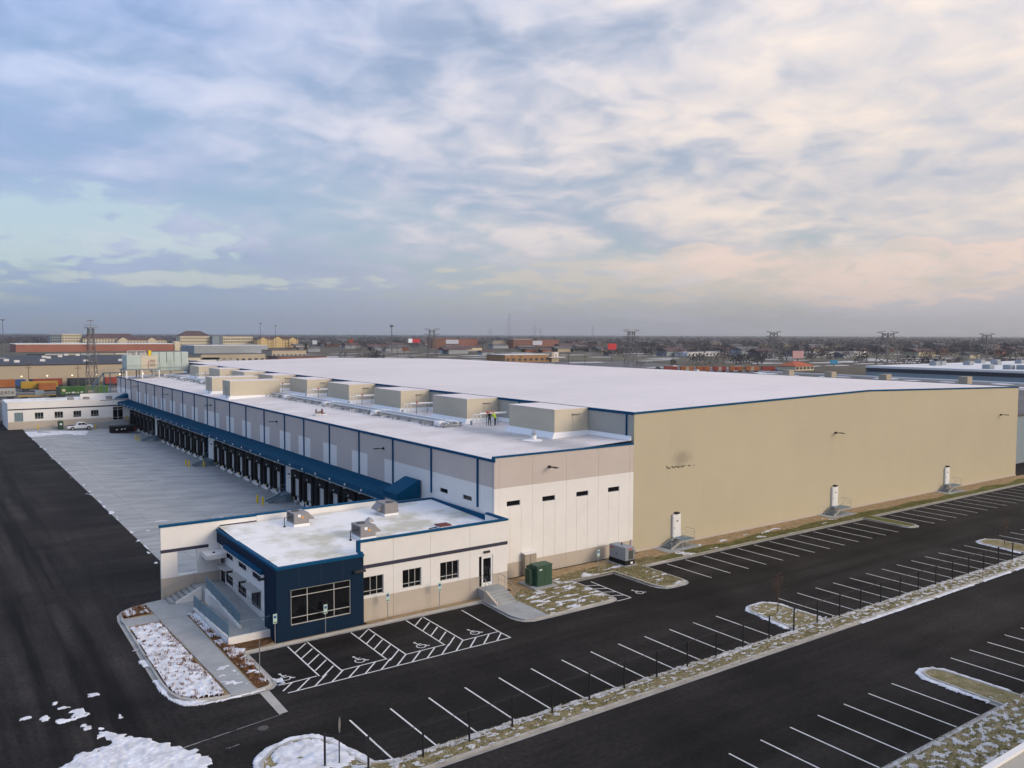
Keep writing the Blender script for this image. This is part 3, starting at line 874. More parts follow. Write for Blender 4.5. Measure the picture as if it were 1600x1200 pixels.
f = lambda x, y, d: fbm(x * .5, y * .5, .35, 61) + .45 - .05 * abs(y - 224)
o = tag(heightfield('snow', [(19.2, 216), (31, 217.5), (33, 228), (19.2, 228)], .3, -.10, .04, f, 'snow', .4), 'thin snow sheet in front of the rear office', 'snow', kind='stuff')
for v in o.data.vertices: v.co.z = apz(v.co.x) + (v.co.z + .10) + .008
f = lambda x, y, d: fbm(x * 2.5, y * .5, .9, 71) - .12 - abs(x - 19.5) * .9
tag(heightfield('snow', [(18.7, 80), (20.1, 80), (20.1, 215), (18.7, 215)], .16, 0.004, .05, f, 'snow', .3), 'thin line of snow along the apron edge', 'snow', kind='stuff')
f = lambda x, y, d: fbm(x, y, .9, 81) - .28
tag(heightfield('snow', [(15.7, 54.2), (17.1, 54.2), (17.1, 58.6), (15.6, 58.6)], .08, .152, .02, f, 'snow', .3), 'snow scraps trodden into the entrance walk', 'snow', kind='stuff')
# tyre-packed snow traces
for (x0, y0), (x1, y1), w in (((11.1, 48.3), (17.5, 49.25), .07), ((12.3, 46.7), (14.3, 46.95), .08)):
    P = [(x0, y0 - w), (x1, y1 - w * .5), (x1, y1 + w * .5), (x0, y0 + w)]
    f = lambda a, b, d: .05 + fbm(a * .6, b * 3, 1.4, 3.0) * .6
    tag(heightfield('tyre_snow', P, .03, .003, .004, f, 'tyre_snow', .3), 'faint snowy tyre traces across the asphalt', 'snow', kind='stuff')

def tufts(name, label, P, n, h, m, seed, per=7, spread=.10, grid=None, zb=.1):
    rnd = random.Random(seed)
    xs = [p[0] for p in P]; ys = [p[1] for p in P]
    V = []; F = []
    k = 0; tries = 0
    while k < n and tries < n * 20:
        tries += 1
        x = rnd.uniform(min(xs), max(xs)); y = rnd.uniform(min(ys), max(ys))
        if grid: x = round(x / grid) * grid + rnd.uniform(-.08, .08); y = round(y / grid) * grid + rnd.uniform(-.08, .08)
        if not inside(P, x, y): continue
        k += 1
        for _ in range(per):
            a = rnd.uniform(0, 6.283); r = rnd.uniform(0, spread); l = rnd.uniform(.4, 1) * h; o = rnd.uniform(.2, .9) * l
            bx, by = x + r * math.cos(a), y + r * math.sin(a); t = a + rnd.uniform(-.6, .6); w = rnd.uniform(.015, .035)
            i = len(V)
            V += [(bx - w * math.sin(t), by + w * math.cos(t), zb), (bx + w * math.sin(t), by - w * math.cos(t), zb), (bx + o * math.cos(t), by + o * math.sin(t), zb + l)]
            F.append((i, i + 1, i + 2))
    me = bpy.data.meshes.new(name); me.from_pydata(V, [], F); me.materials.append(MATS[m])
    o = bpy.data.objects.new(name, me); COL.objects.link(o)
    return tag(o, label, 'grass', kind='stuff')
tufts('ornamental_grass', 'brown clipped ornamental grass poking through snow in the planting bed', bed1, 170, .22, 'dry_grass', 1, 11, .13, None, .2)
tufts('ornamental_grass', 'brown clipped grass by the entrance walk corner', bed2, 60, .34, 'dry_grass', 2, 12, .14, .5)
tufts('ornamental_grass', 'brown clipped grass between entrance walk and ramp', [(17.45, 53.8), (18.5, 54.6), (18.5, 60.3), (18.1, 62.5), (17.45, 71.3)], 110, .32, 'dry_grass', 3, 12, .14)
tufts('ornamental_grass', 'brown clipped grass along the walk side of the bed', [(14.5, 56), (15.4, 55), (15.0, 70.4), (14.2, 70.4)], 55, .36, 'dry_grass', 8, 14, .2)
tufts('grass', 'rough winter grass on the lawns', lawn_a, 3800, .10, 'grass_blade', 4, 4, .12)
tufts('grass', 'rough winter grass along the cold hall', [(62.5, 60.3), (120, 60.3), (120, 62.3), (62.5, 62.3)], 2600, .10, 'grass_blade', 5, 4, .12)
tufts('grass', 'rough winter grass along the fence', [(20, 38.3), (90, 38.3), (90, 40.2), (20, 40.2)], 3200, .12, 'grass_blade', 6, 4, .12)
tufts('grass', 'rough winter grass on the south verge', [(38, 14), (75, 14), (75, 24.2), (38, 24.2)], 5000, .16, 'grass_blade', 7, 4, .14)

# ------------------------------------------------------------------ cold storage hall (tall beige volume)
FY = 64.86
XD = 43.85
XF = 61.9
XR = 150.0
YB = 252.0
def fz(x):            # roof edge height of the hall
    return 15.2 + (16.05 - 15.2) * (x - XF) / (105.9 - XF) if x <= 105.9 else 16.05 - (16.05 - 15.05) * (x - 105.9) / (XR - 105.9)
hall = thing('cold_storage_hall', 'tall beige cold storage hall with a vast white roof', 'warehouse', (XF, FY, 0))
npan = 16
for k in range(npan):
    a = XF + (XR - XF) * k / npan; b = XF + (XR - XF) * (k + 1) / npan
    g0 = 0.0025
    q = MB()
    pts = [(a + g0, fz(a)), (b - g0, fz(b))]
    if a < 105.9 < b: pts = [(a + g0, fz(a)), (105.9, 16.05), (b - g0, fz(b))]
    q.extrude([(a + g0, 0.0), (b - g0, 0.0)] + pts[::-1], 'y', FY, FY + .25)
    q.build('wall_panel', 'wall_beige_stained' if k < 3 else 'wall_beige', hall)
q = MB(); q.extrude([(XF + .02, 0.05), (XR - .02, 0.05), (XR - .02, 14.9), (105.9, 15.9), (XF + .02, 15.05)], 'y', FY + .26, FY + .4)
q.build('wall_core', 'wall_beige', hall)
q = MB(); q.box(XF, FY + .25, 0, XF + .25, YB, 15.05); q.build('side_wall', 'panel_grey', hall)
q = MB(); q.box(XR - .25, FY + .26, 0, XR, YB, 14.9); q.build('side_wall', 'wall_beige', hall)
q = MB(); q.box(XF + .26, YB - .25, 0, XR - .26, YB, 14.9); q.build('back_wall', 'wall_beige', hall)
q = MB()
for a, b in ((XF + .1, 105.9), (105.9, XR - .1)):
    q.poly([(a, FY + .05, fz(a) - .02), (b, FY + .05, fz(b) - .02), (b, YB, fz(b) - .02), (a, YB, fz(a) - .02)])
roofm = q.build('roof', 'roof_white', hall)
sm = MB()
y = FY + 2.0
while y < YB:
    for a, b in ((XF + .2, 105.9), (105.9, XR - .2)):
        sm.poly([(a, y, fz(a) - .014), (b, y, fz(b) - .014), (b, y + .10, fz(b) - .014), (a, y + .10, fz(a) - .014)])
    y += 3.05
sm.build('membrane_seams', 'membrane', roofm)['kind'] = 'stuff'
q = MB()
for a, b in ((XF - .05, 105.9), (105.9, XR + .05)):
    q.hexa([(a, FY - .06, fz(a) - .16), (b, FY - .06, fz(b) - .16), (b, FY + .10, fz(b) - .16), (a, FY + .10, fz(a) - .16),
            (a, FY - .06, fz(a) + .06), (b, FY - .06, fz(b) + .06), (b, FY + .10, fz(b) + .06), (a, FY + .10, fz(a) + .06)])
q.build('edge_trim', 'blue_trim', roofm)
q = MB(); q.box(XF - .10, FY + .12, 14.98, XF + .06, YB, 15.27); q.build('edge_trim', 'blue_trim', roofm)
q = MB(); q.box(XR - .06, FY + .12, 14.82, XR + .08, YB, 15.08); q.build('edge_trim', 'blue_trim', roofm)
for y in (66.0, 85.8, 104.0, 122.2, 140.4, 158.6, 176.8, 195.0, 213.2, 231.4):
    q = MB(); q.box(XF - .13, y - .08, 12.1, XF - .004, y + .08, 14.96); q.box(XF - .25, y - .10, 12.1, XF - .13, y + .10, 12.35)
    q.build('downspout', 'blue_trim', hall)
# concrete plinth and its light strip
q = MB(); q.box(XF + .3, FY - .10, 0, XR, FY - .004, .32); q.build('plinth', 'wall_base', hall)
def wall_lamp(parent, x, y, z, d=(0, -1), name='wall_lamp'):
    """arm-mounted area light"""
    q = MB()
    dx_, dy_ = d
    q.box(x - .12, y - .12, z - .12, x + .12, y + .12, z + .12)
    q.beam((x + dx_ * .1, y + dy_ * .1, z), (x + dx_ * .55 , y + dy_ * .55, z + .03), .07, .07)
    c = (x + dx_ * .85, y + dy_ * .85, z + .04)
    if dx_: q.box(c[0] - .35, c[1] - .17, c[2] - .05, c[0] + .35, c[1] + .17, c[2] + .05)
    else: q.box(c[0] - .17, c[1] - .35, c[2] - .05, c[0] + .17, c[1] + .35, c[2] + .05)
    return q.build(name, 'lamp_head', parent)
wall_lamp(hall, 98.28, FY - .12, 10.7); wall_lamp(hall, 143.9, FY - .12, 10.67)
# removed-sign stain and remains of dark lettering: only the feet of COLD ST are left
lx = 66.75
for ch, adv in (('C', .82), ('O', .88), ('L', .66), ('D', .88), (' ', .25), ('S', .72), ('T', .7)):
    if ch != ' ':
        me = text_mesh('letter', ch, 1.05, 'letter_grey', .015)
        bm = bmesh.new(); bm.from_mesh(me)
        bmesh.ops.bisect_plane(bm, geom=bm.verts[:] + bm.edges[:] + bm.faces[:], plane_co=(0, .33 - .055 * (lx - 66.75), 0), plane_no=(.055, 1, 0), clear_outer=True)
        bm.to_mesh(me); bm.free()
        lt = put('letter', me, hall, (lx - XF, -.035, 8.72)); lt.rotation_euler = (rad(90), 0, 0)
    lx += adv

# ------------------------------------------------------------------ dock building (lower white and taupe volume)
dock = thing('dock_building', 'white and taupe loading dock building with blue downpipes and long blue canopy', 'warehouse', (XD, FY, 0))
def rz_(x): return 11.52 + (x - XD) * 0.039
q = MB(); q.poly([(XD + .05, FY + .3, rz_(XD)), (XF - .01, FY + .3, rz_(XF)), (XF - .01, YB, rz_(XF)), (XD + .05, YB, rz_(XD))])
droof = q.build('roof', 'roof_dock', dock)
sm = MB()
y = FY + 3.0
while y < YB:
    sm.poly([(XD + .15, y, rz_(XD) + .010), (XF - .5, y, rz_(XF) + .006), (XF - .5, y + .10, rz_(XF) + .006), (XD + .15, y + .10, rz_(XD) + .010)]); y += 3.05
sm.build('membrane_seams', 'membrane', droof)['kind'] = 'stuff'
q = MB(); q.hexa([(XF - .45, FY + .3, rz_(XF) + .0), (XF - .02, FY + .3, rz_(XF)), (XF - .02, YB, rz_(XF)), (XF - .45, YB, rz_(XF)), (XF - .12, FY + .3, rz_(XF) + .45), (XF - .02, FY + .3, rz_(XF) + .45), (XF - .02, YB, rz_(XF) + .45), (XF - .12, YB, rz_(XF) + .45)])
q.build('membrane_upstand', 'membrane', droof)
# front wall: stacked precast panels
jx = [XD, 44.42, 48.37, 52.64, 56.91, 61.3, XF]
wins = [(45.3, 46.9, 7.02, 7.52), (49.6, 51.2, 7.02, 7.52), (53.95, 55.55, 7.02, 7.52), (58.25, 59.85, 7.02, 7.6)]
wins = [(a, b, 7.02, 7.52) for a, b, _, _ in wins]
for a, b in zip(jx[:-1], jx[1:]):
    e = .009
    q = MB(); q.box(a + e, FY, 8.87, b - e, FY + .28, 11.80); q.build('wall_panel', 'wall_taupe', dock)
    h = [w for w in wins if w[0] > a and w[1] < b]
    q = MB(); wall(q, 'y', FY + .003, .27, a + e, b - e, 1.47, 8.865, h); q.build('wall_panel', 'wall_white', dock)
    q = MB(); q.box(a + e, FY + .001, 0, b - e, FY + .28, 1.465); q.build('wall_panel', 'wall_base', dock)
    if b - a > 3:                       # shallow grooves in the precast face
        for t in (.32, .66):
            xx = a + (b - a) * t
            q = MB(); q.box(xx - .012, FY - .004, 0.02, xx + .012, FY + .02, 6.9); q.build('panel_groove', 'wall_taupe', dock)
q = MB(); q.box(XD + .02, FY + .29, 0, XF, FY + .34, 11.5); q.build('wall_core', 'joint', dock)
for a, b, c, d in wins:
    q = MB(); q.box(a, FY + .17, c, b, FY + .2, d)
    w = q.build('window', 'glass', dock)
    q = MB(); q.box(a, FY + .13, c, a + .05, FY + .17, d); q.box(b - .05, FY + .13, c, b, FY + .17, d); q.box(a + .05, FY + .13, c, b - .05, FY + .17, c + .05); q.box(a + .05, FY + .13, d - .05, b - .05, FY + .17, d)
    q.build('frame', 'navy_band', w)
q = MB(); q.box(XD - .06, FY - .05, 11.80, XF - .06, FY + .34, 11.95); q.build('edge_trim', 'blue_trim', dock)
q = MB(); q.box(XD - .08, FY + .36, 11.42, XD + .10, YB, 11.66); q.box(XD - .085, FY - .055, 11.42, XD + .10, FY + .34, 11.79); q.build('edge_trim', 'blue_trim', dock)
wall_lamp(dock, 50.4, FY - .12, 10.45)
# long wall: panels between downpipes
PIL = [67.68, 76.74, 85.6, 94.7, 103.9, 113.0, 120.7, 129.8, 138.9, 147.96, 156.98, 162.05, 171.3, 180.3, 189.2, 197.9, 206.0, 214.9, 224.0, 232.8, 240.1, 246.2]
ed = [FY + .3] + PIL + [YB]
sl_win = [(73.45, 75.08, 7.04, 7.5), (68.84, 70.51, 7.04, 7.5)]
for a, b in zip(ed[:-1], ed[1:]):
    e = .01
    lower_white = b <= 86 or a > 232
    q = MB(); q.box(XD, a + e, 8.96, XD + .28, b - e, 11.42); q.build('wall_panel', 'wall_taupe', dock)
    h = [w for w in sl_win if w[0] > a and w[1] < b]
    q = MB(); wall(q, 'x', XD + .001, .27, a + e, b - e, -1.3, 8.955, h)
    if lower_white:
        q.build('wall_panel', 'wall_white', dock)
    else:
        q = MB(); q.box(XD + .001, a + e, 5.6, XD + .28, b - e, 8.955); q.build('wall_panel', 'wall_taupe', dock)
        q = MB(); q.box(XD + .001, a + e, -1.3, XD + .28, b - e, 5.595); q.build('wall_panel', 'wall_white', dock)
for a, b, c, d in sl_win:
    q = MB(); q.box(XD + .14, a, c, XD + .17, b, d); q.build('window', 'glass', dock)
q = MB(); q.box(XD + .29, FY + .35, -1.3, XD + .33, YB, 11.4); q.build('wall_core', 'joint', dock)
for y in PIL[2:-3]:
    lo_, hi_ = y - 2.25, y + 2.25
    if y == PIL[2]: lo_ = y + .05
    if abs(y - 156.98) < .1: hi_ = 161.9
    if abs(y - 162.05) < .1: lo_ = 162.06
    q = MB(); q.box(XD - .006, lo_, 5.65, XD - .001, hi_, 8.95); q.build('painted_bay', 'wall_white', dock)
for y in PIL:
    q = MB(); q.box(XD - .14, y - .10, (-1.1 if 150 < y < 163 or 112 < y < 121 else 6.1) if y > 77 else 6.7, XD - .008, y + .10, 11.415); q.build('downpipe', 'blue_trim', dock)
for y in (87.96, 124.0, 159.5, 192.9, 224.5):
    wall_lamp(dock, XD - .12, y, 10.15, (-1, 0))
# long canopy
CY0, CY1 = 82.2, 236.5
q = MB()
q.hexa([(41.0, CY0, 5.70), (XD - .15, CY0, 6.1), (XD - .15, CY1, 6.1), (41.0, CY1, 5.70), (41.0, CY0, 5.82), (XD - .15, CY0, 6.28), (XD - .15, CY1, 6.28), (41.0, CY1, 5.82)])
can = q.build('canopy', 'blue_canopy', dock)
q = MB(); q.box(40.9, CY0 - .05, 5.22, 41.0, CY1, 5.86); q.build('fascia', 'blue_canopy', can)
nseam = MB()
y = CY0 + .6
while y < CY1:
    nseam.hexa([(41.02, y, 5.825), (XD - .2, y, 6.28), (XD - .2, y + .05, 6.28), (41.02, y + .05, 5.825), (41.02, y, 5.86), (XD - .2, y, 6.315), (XD - .2, y + .05, 6.315), (41.02, y + .05, 5.86)])
    y += .61
nseam.build('standing_seams', 'blue_canopy', can)['kind'] = 'stuff'
# entry hood at the near end of the canopy
q = MB()
q.extrude([(40.8, 5.75), (XD - .15, 5.75), (XD - .15, 7.7), (XD - .4, 7.72), (40.8, 6.45)], 'y', 78.9, 82.15)
q.build('entry_hood', 'blue_canopy', dock)
q = MB(); q.extrude([(40.9, 5.75), (XD - .15, 5.75), (XD - .15, 7.7), (XD - .4, 7.72), (40.9, 6.45)], 'y', 236.6, 239.8); q.build('entry_hood', 'blue_canopy', dock)

# dock doors: one per half bay
doors = []
for k in range(2, len(PIL) - 3):
    y0, y1 = PIL[k], PIL[k + 1]
    if y1 - y0 < 6: continue
    doors.append(y0 + 2.28)
    if not (112 < y0 < 114 or 197 < y0 < 199) and y1 - y0 > 6.5: doors.append(y0 + 6.85 * (y1 - y0) / 9.1)
q = MB()
for k in range(5): q.box(-.06, -1.25, .12 + k * .62, -.01, 1.25, .12 + k * .62 + .6)
m_panel = q.mesh('dock_door', 'door_panel')
q = MB()     # foam shelter: two deep side pads with a head pad
q.box(-.52, -1.85, -.15, -.004, -1.22, 3.70); q.box(-.52, 1.22, -.15, -.004, 1.85, 3.70); q.box(-.52, -1.22, 2.75, -.004, 1.22, 3.70)
q.box(-.56, -1.87, 3.71, 0, 1.87, 3.75)
m_shel = q.mesh('shelter', 'rubber')
q = MB(); q.box(-.28, -.15, -.60, -.004, .15, -.02); m_bump = q.mesh('bumper', 'rubber')
q = MB(); q.box(-.16, -1.0, -.05, -.004, 1.0, .10); m_lip = q.mesh('leveler_lip', 'steel')
q = MB(); q.box(-.34, -.20, -1.08, -.004, .20, -.55); q.box(-.5, -.1, -1.08, -.34, .1, -.8); m_rest = q.mesh('wheel_restraint', 'galv')
q = MB(); q.box(-.10, -.09, .0, -.004, .09, .55); m_sig = q.mesh('signal_box', 'safety_yellow')
q = MB(); q.box(-.58, -.09, 3.05, -.53, .09, 3.25); m_tag = q.mesh('door_number', 'white_paint')
q = MB(); q.box(-.12, -.07, 0, 0, .07, .22); m_can_l = q.mesh('canopy_lamp', 'white_paint')
for i, y in enumerate(doors):
    d = put('dock_door', m_panel, dock, (0, y - FY, 0))
    put('shelter', m_shel, d); put('leveler_lip', m_lip, d)
    for s in (-.9, .9): put('bumper', m_bump, d, (0, s, 0))
    put('wheel_restraint', m_rest, d)
    put('signal_box', m_sig, d, (0, 2.1, -.6)); put('door_number', m_tag, d)
    l = put('lamp', m_can_l, can, (40.9 - XD, y - FY, 5.42))
# personnel doors onto the dock stairs
for y in (118.9, 159.4, 203.4):
    q = MB(); q.box(XD - .05, y - .5, .05, XD - .004, y + .5, 2.2); pd = q.build('personnel_door', 'door_white', dock)
    q = MB(); q.box(XD - .07, y - .58, .03, XD - .02, y - .5, 2.28); q.box(XD - .07, y + .5, .03, XD - .02, y + .58, 2.28); q.box(XD - .07, y - .5, 2.2, XD - .02, y + .5, 2.28); q.build('door_frame', 'alu', pd)
    q = MB(); q.box(XD - .3, y - .18, 2.75, XD - .004, y + .18, 2.9); q.build('door_lamp', 'lamp_head', dock)

# ------------------------------------------------------------------ front office
off = thing('front_office', 'single storey white office with dark blue corner box and flat white roof', 'office building', (21.3, 61.0, 0))
OY = 61.5          # white front wall plane
OT = 6.62          # its top
def orz(y): return 5.52 + (y - 61.0) * .030
def office_window(parent, axis, pos, u0, u1, z0, z1, vs, hs, frame='alu', back=.14, mw=.045, bw=.06):
    """glazing set back in its opening with mullions"""
    q = MB()
    if axis == 'y': q.box(u0, pos + back, z0, u1, pos + back + .03, z1)
    else: q.box(pos + back, u0, z0, pos + back + .03, u1, z1)
    w = q.build('window', 'glass', parent)
    def bar_(a, b, c, d, t=.05):
        k = MB()
        if axis == 'y': k.box(a, pos + back - t, c, b, pos + back - .002, d)
        else: k.box(pos + back - t, a, c, pos + back - .002, b, d)
        return k
    fr = bar_(u0, u0 + bw, z0, z1)
    for a, b, c, d in ((u1 - bw, u1, z0, z1), (u0 + bw, u1 - bw, z0, z0 + bw), (u0 + bw, u1 - bw, z1 - bw, z1)):
        if axis == 'y': fr.box(a, pos + back - .05, c, b, pos + back - .002, d)
        else: fr.box(pos + back - .05, a, c, pos + back - .002, b, d)
    fr.build('frame', frame, w)
    for v in vs: bar_(v - mw / 2, v + mw / 2, z0 + bw, z1 - bw, .045).build('mullion', frame, w)
    for h in hs: bar_(u0 + bw, u1 - bw, h - mw / 2, h + mw / 2, .04).build('mullion', frame, w)
    return w
# navy box
BX0, BX1, BY, BT = 21.3, 28.5, 60.95, 5.74
hole = (22.43, 27.38, 1.15, 3.92)
q = MB(); wall(q, 'y', BY, .25, BX0, BX1, 0, BT - .12, [hole]); q.build('navy_front_wall', 'navy_wall', off)
q = MB(); q.box(BX0, BY + .26, 0, BX0 + .25, 63.7, BT - .12); q.build('navy_side_wall', 'navy_wall', off)
q = MB(); q.box(BX1 - .25, BY + .26, 0, BX1 - .003, OY + .3, BT - .12); q.build('navy_side_wall', 'navy_wall', off)
w = office_window(off, 'y', BY, *hole, [23.77, 25.98], [1.72, 3.36], 'alu', .12, .05, .06)
q = MB(); q.box(BX0 - .06, BY - .06, BT - .12, BX1 + .04, BY + .28, BT + .08); q.box(BX0 - .06, BY + .28, BT - .12, BX0 + .28, 76.5, BT + .08); q.build('parapet_cap', 'blue_trim', off)
for xx in (23.1, 24.9, 26.7):
    q = MB(); q.box(xx - .01, BY - .003, 4.0, xx + .01, BY + .02, BT - .14); q.build('panel_groove', 'navy_band', off)
# white front wall
OX1 = 43.05
hw = [(28.72, 30.55, 2.12, 3.72), (32.3, 34.1, 2.14, 3.74), (35.95, 37.85, 2.15, 3.80)]
door_h = (39.95, 41.45, .95, 3.70)
jo = [28.5, 31.45, 35.0, 39.0, OX1]
for a, b in zip(jo[:-1], jo[1:]):
    e = .009
    hs_ = [h for h in hw + [door_h] if a < h[0] and h[1] < b + .1]
    up = [h for h in hs_ if h[3] > 1.92]
    q = MB(); wall(q, 'y', OY, .25, a + e, b - e, 1.93, OT, [(h[0], h[1], max(h[2], 1.93), h[3]) for h in up]); q.build('wall_panel', 'wall_white', off)
    lw = [h for h in hs_ if h[2] < 1.9]
    q = MB(); wall(q, 'y', OY + .002, .25, a + e, b - e, 0, 1.925, [(h[0], h[1], h[2], 1.925) for h in lw]); q.build('wall_panel', 'wall_base', off)
    q = MB(); q.box(a + (e if a > 29 else .0), OY - .03, 4.42, b - e, OY - .002, 4.72); q.build('navy_band', 'navy_band', off)
q = MB(); q.box(BX1, OY + .26, 0, OX1 - .02, OY + .3, OT - .4)
q.v = []; q.f = []; q.mi = []
q.box(OX1 - .25, OY + .26, 0, OX1, FY - .01, OT); q.build('side_wall', 'wall_white', off)
for h in hw: office_window(off, 'y', OY, *h, [h[0] + (h[1] - h[0]) * .36, h[0] + (h[1] - h[0]) * .68], [h[2] + .38])
# glazed door
q = MB(); q.box(door_h[0] + .32, OY + .12, .95, door_h[1], OY + .15, 3.7); dr = q.build('glass_door', 'glass', off)
q = MB()
for a, b, c, d in ((40.28, 40.44, .95, 3.7), (41.27, 41.45, .95, 3.7), (40.44, 41.27, 3.45, 3.7), (40.44, 41.27, .95, 1.25)): q.box(a, OY + .06, c, b, OY + .118, d)
q.build('door_frame', 'door_white', dr)
q = MB(); q.box(39.95, OY + .14, .95, 40.27, OY + .17, 3.7); q.build('side_light', 'glass', dr)
q = MB(); q.box(41.12, OY + .0, 1.9, 41.16, OY + .06, 2.5); q.build('door_handle', 'steel', dr)
q = MB(); q.box(40.45, OY - .16, 3.98, 41.05, OY - .004, 4.16); q.build('door_lamp', 'lamp_head', off)
# parapet caps, step next to the navy box
q = MB(); q.box(BX1 - .25, OY - .06, OT, OX1 + .07, OY + .30, OT + .16); q.box(OX1 - .28, OY + .30, OT, OX1 + .07, FY - .06, OT + .16)
q.box(BX1 - .26, OY - .05, BT + .085, BX1 - .01, OY + .30, OT); q.build('parapet_cap', 'blue_trim', off)
q = MB(); q.box(BX1 - .32, OY - .45, BT + .085, BX1 + .02, OY - .06, BT + .2); q.build('parapet_cap', 'blue_trim', off)
q = MB(); q.box(27.6, BY - .35, 4.45, 28.55, BY - .004, 4.62); q.build('wall_lamp', 'lamp_head', off)
# roof
q = MB(); q.poly([(BX0 + .2, BY + .2, orz(BY)), (BX1 - .02, BY + .2, orz(BY)), (BX1 - .02, OY + .27, orz(OY)), (OX1 - .27, OY + .27, orz(OY)), (OX1 - .27, FY, orz(FY)), (XD - .01, FY, orz(FY)), (XD - .01, 76.62, orz(76.7)), (BX0 + .2, 76.62, orz(76.7))])
oroof = q.build('roof', 'roof_office', off)
q = MB(); q.box(XD - .12, FY + .4, orz(FY), XD - .16, 76.5, orz(77) + .22); q.build('roof_edge_trim', 'blue_trim', off)
# rear wing wall with a see-through opening
WY = 76.65
op = (17.9, 19.58, 2.08, 4.22)
q = MB(); wall(q, 'y', WY + .002, .30, 16.52, 25.0, 1.95, 6.50, [op]); q.build('wing_wall', 'wall_white', off)
q = MB(); q.box(16.52, WY + .001, 0, 25.0, WY + .3, 1.945); q.build('wing_wall', 'wall_base', off)
q = MB(); q.box(25.02, WY, 0, 37.6, WY + .30, 6.55); q.build('wing_wall', 'wall_white', off)
q = MB(); q.box(37.62, WY, 0, XD - .01, WY + .30, 6.0); q.build('wing_wall', 'wall_white', off)
q = MB(); q.box(16.45, WY - .06, 6.50, 25.0, WY + .36, 6.68); q.box(25.0, WY - .04, 6.56, 37.62, WY + .36, 6.70); q.box(37.4, WY - .05, 6.005, 37.64, WY + .36, 6.555); q.box(37.64, WY - .04, 6.005, XD - .02, WY + .36, 6.13); q.build('parapet_cap', 'blue_trim', off)
q = MB(); q.box(16.49, WY - .03, 4.22, 20.6, WY - .002, 4.50); q.build('navy_band', 'navy_band', off)
q = MB(); q.box(21.6, WY - .03, 6.0, 25.0, WY - .002, 6.10); q.build('navy_band', 'navy_band', off)
# west face: white wall with two rows of windows under a navy fascia
LX = 21.62
hi_w = [(72.85, 74.8, 3.55, 4.02), (69.15, 71.3, 3.55, 4.02), (65.5, 67.6, 3.55, 4.02)]
lo_w = [(72.9, 75.1, 1.25, 2.78), (69.2, 71.5, 1.2, 2.76), (65.5, 67.95, 1.15, 2.78)]
q = MB(); wall(q, 'x', LX, .25, 63.72, 75.2, 0, 4.6, hi_w + lo_w); q.build('west_wall', 'wall_white', off)
q = MB(); q.box(LX, 76.45, 0, LX + .25, WY, 4.6); q.box(LX, 75.2, 3.5, LX + .25, 76.45, 4.6); q.build('west_wall', 'wall_white', off)
for h in hi_w: office_window(off, 'x', LX, *h, [h[0] + (h[1] - h[0]) / 3, h[0] + 2 * (h[1] - h[0]) / 3], [], 'navy_band', .12)
for h in lo_w:
    office_window(off, 'x', LX, *h, [(h[0] + h[1]) / 2], [h[3] - .5], 'navy_band', .12)
    a, b = h[0] - .1, h[1] + .1
    q = MB()
    for k in range(9): q.box(LX - .74 + k * .08, a, 2.86, LX - .74 + k * .08 + .05, b, 2.91)
    q.box(LX - .78, a - .04, 2.84, LX - .74, b + .04, 2.96); q.box(LX - .74, a - .04, 2.84, LX - .004, a, 2.96); q.box(LX - .74, b, 2.84, LX - .004, b + .04, 2.96); q.box(LX - .72, (a + b) / 2 - .02, 2.80, LX - .004, (a + b) / 2 + .02, 2.855)
    q.build('sun_shade', 'alu', off)
q = MB(); q.box(LX + .05, 75.25, .9, LX + .09, 76.4, 3.45); wd = q.build('glass_door', 'glass', off)
q = MB(); q.box(LX, 75.22, .88, LX + .05, 75.32, 3.48); q.box(LX, 76.33, .88, LX + .05, 76.43, 3.48); q.box(LX, 75.32, 3.36, LX + .05, 76.33, 3.48); q.build('door_frame', 'navy_band', wd)
q = MB(); q.box(BX0, 63.705, 4.62, LX + .24, 76.5, BT - .125); q.build('navy_fascia', 'navy_wall', off)
q = MB(); q.box(BX0 - .22, 63.9, 4.62, BX0 - .003, 73.9, 4.95); q.build('navy_fascia_ledge', 'blue_trim', off)
q = MB(); q.box(19.9, 74.6, 3.55, LX - .01, WY - .035, 3.95); esl = q.build('entrance_canopy', 'wall_white', off)
q = MB(); q.bar((20.7, 75.4, 3.95), (20.7, 75.4, 4.02), .12, 10); q.build('roof_drain', 'black', esl)
q = MB(); q.box(20.75, 63.4, 4.32, BX0 - .004, 63.62, 4.46); q.build('wall_lamp', 'lamp_head', off)

# ---- entrance ramp, landing and steps
ramp = thing('entrance_ramp', 'switchback concrete ramp with teal mesh railings beside the office', 'ramp', (18.2, 62.6, 0))
def slope(mb, x0, x1, y0, z0, y1, z1, base=0.08):
    mb.hexa([(x0, y0, base), (x1, y0, base), (x1, y1, base), (x0, y1, base), (x0, y0, z0), (x1, y0, z0), (x1, y1, z1), (x0, y1, z1)])
q = MB(); q.box(18.25, 62.6, .08, 21.58, 64.2, .56); q.build('landing', 'walk_concrete', ramp)
q = MB(); slope(q, 19.75, 21.58, 64.21, .56, 73.9, 1.1); q.build('upper_run', 'walk_concrete', ramp)
q = MB(); q.box(19.4, 73.91, .08, 21.58, 76.6, 1.1); q.build('top_landing', 'walk_concrete', ramp)
q = MB(); slope(q, 18.25, 19.45, 64.21, .56, 72.4, .17); q.build('lower_run', 'walk_concrete', ramp)
q = MB(); q.box(18.1, 62.42, .05, 21.58, 62.59, .66); q.build('kerb_wall', 'wall_white', ramp)
q = MB(); q.hexa([(18.08, 62.6, .05), (18.24, 62.6, .05), (18.24, 72.4, .05), (18.08, 72.4, .05), (18.08, 62.6, .66), (18.24, 62.6, .66), (18.24, 72.4, .26), (18.08, 72.4, .26)]); q.build('kerb_wall', 'wall_white', ramp)
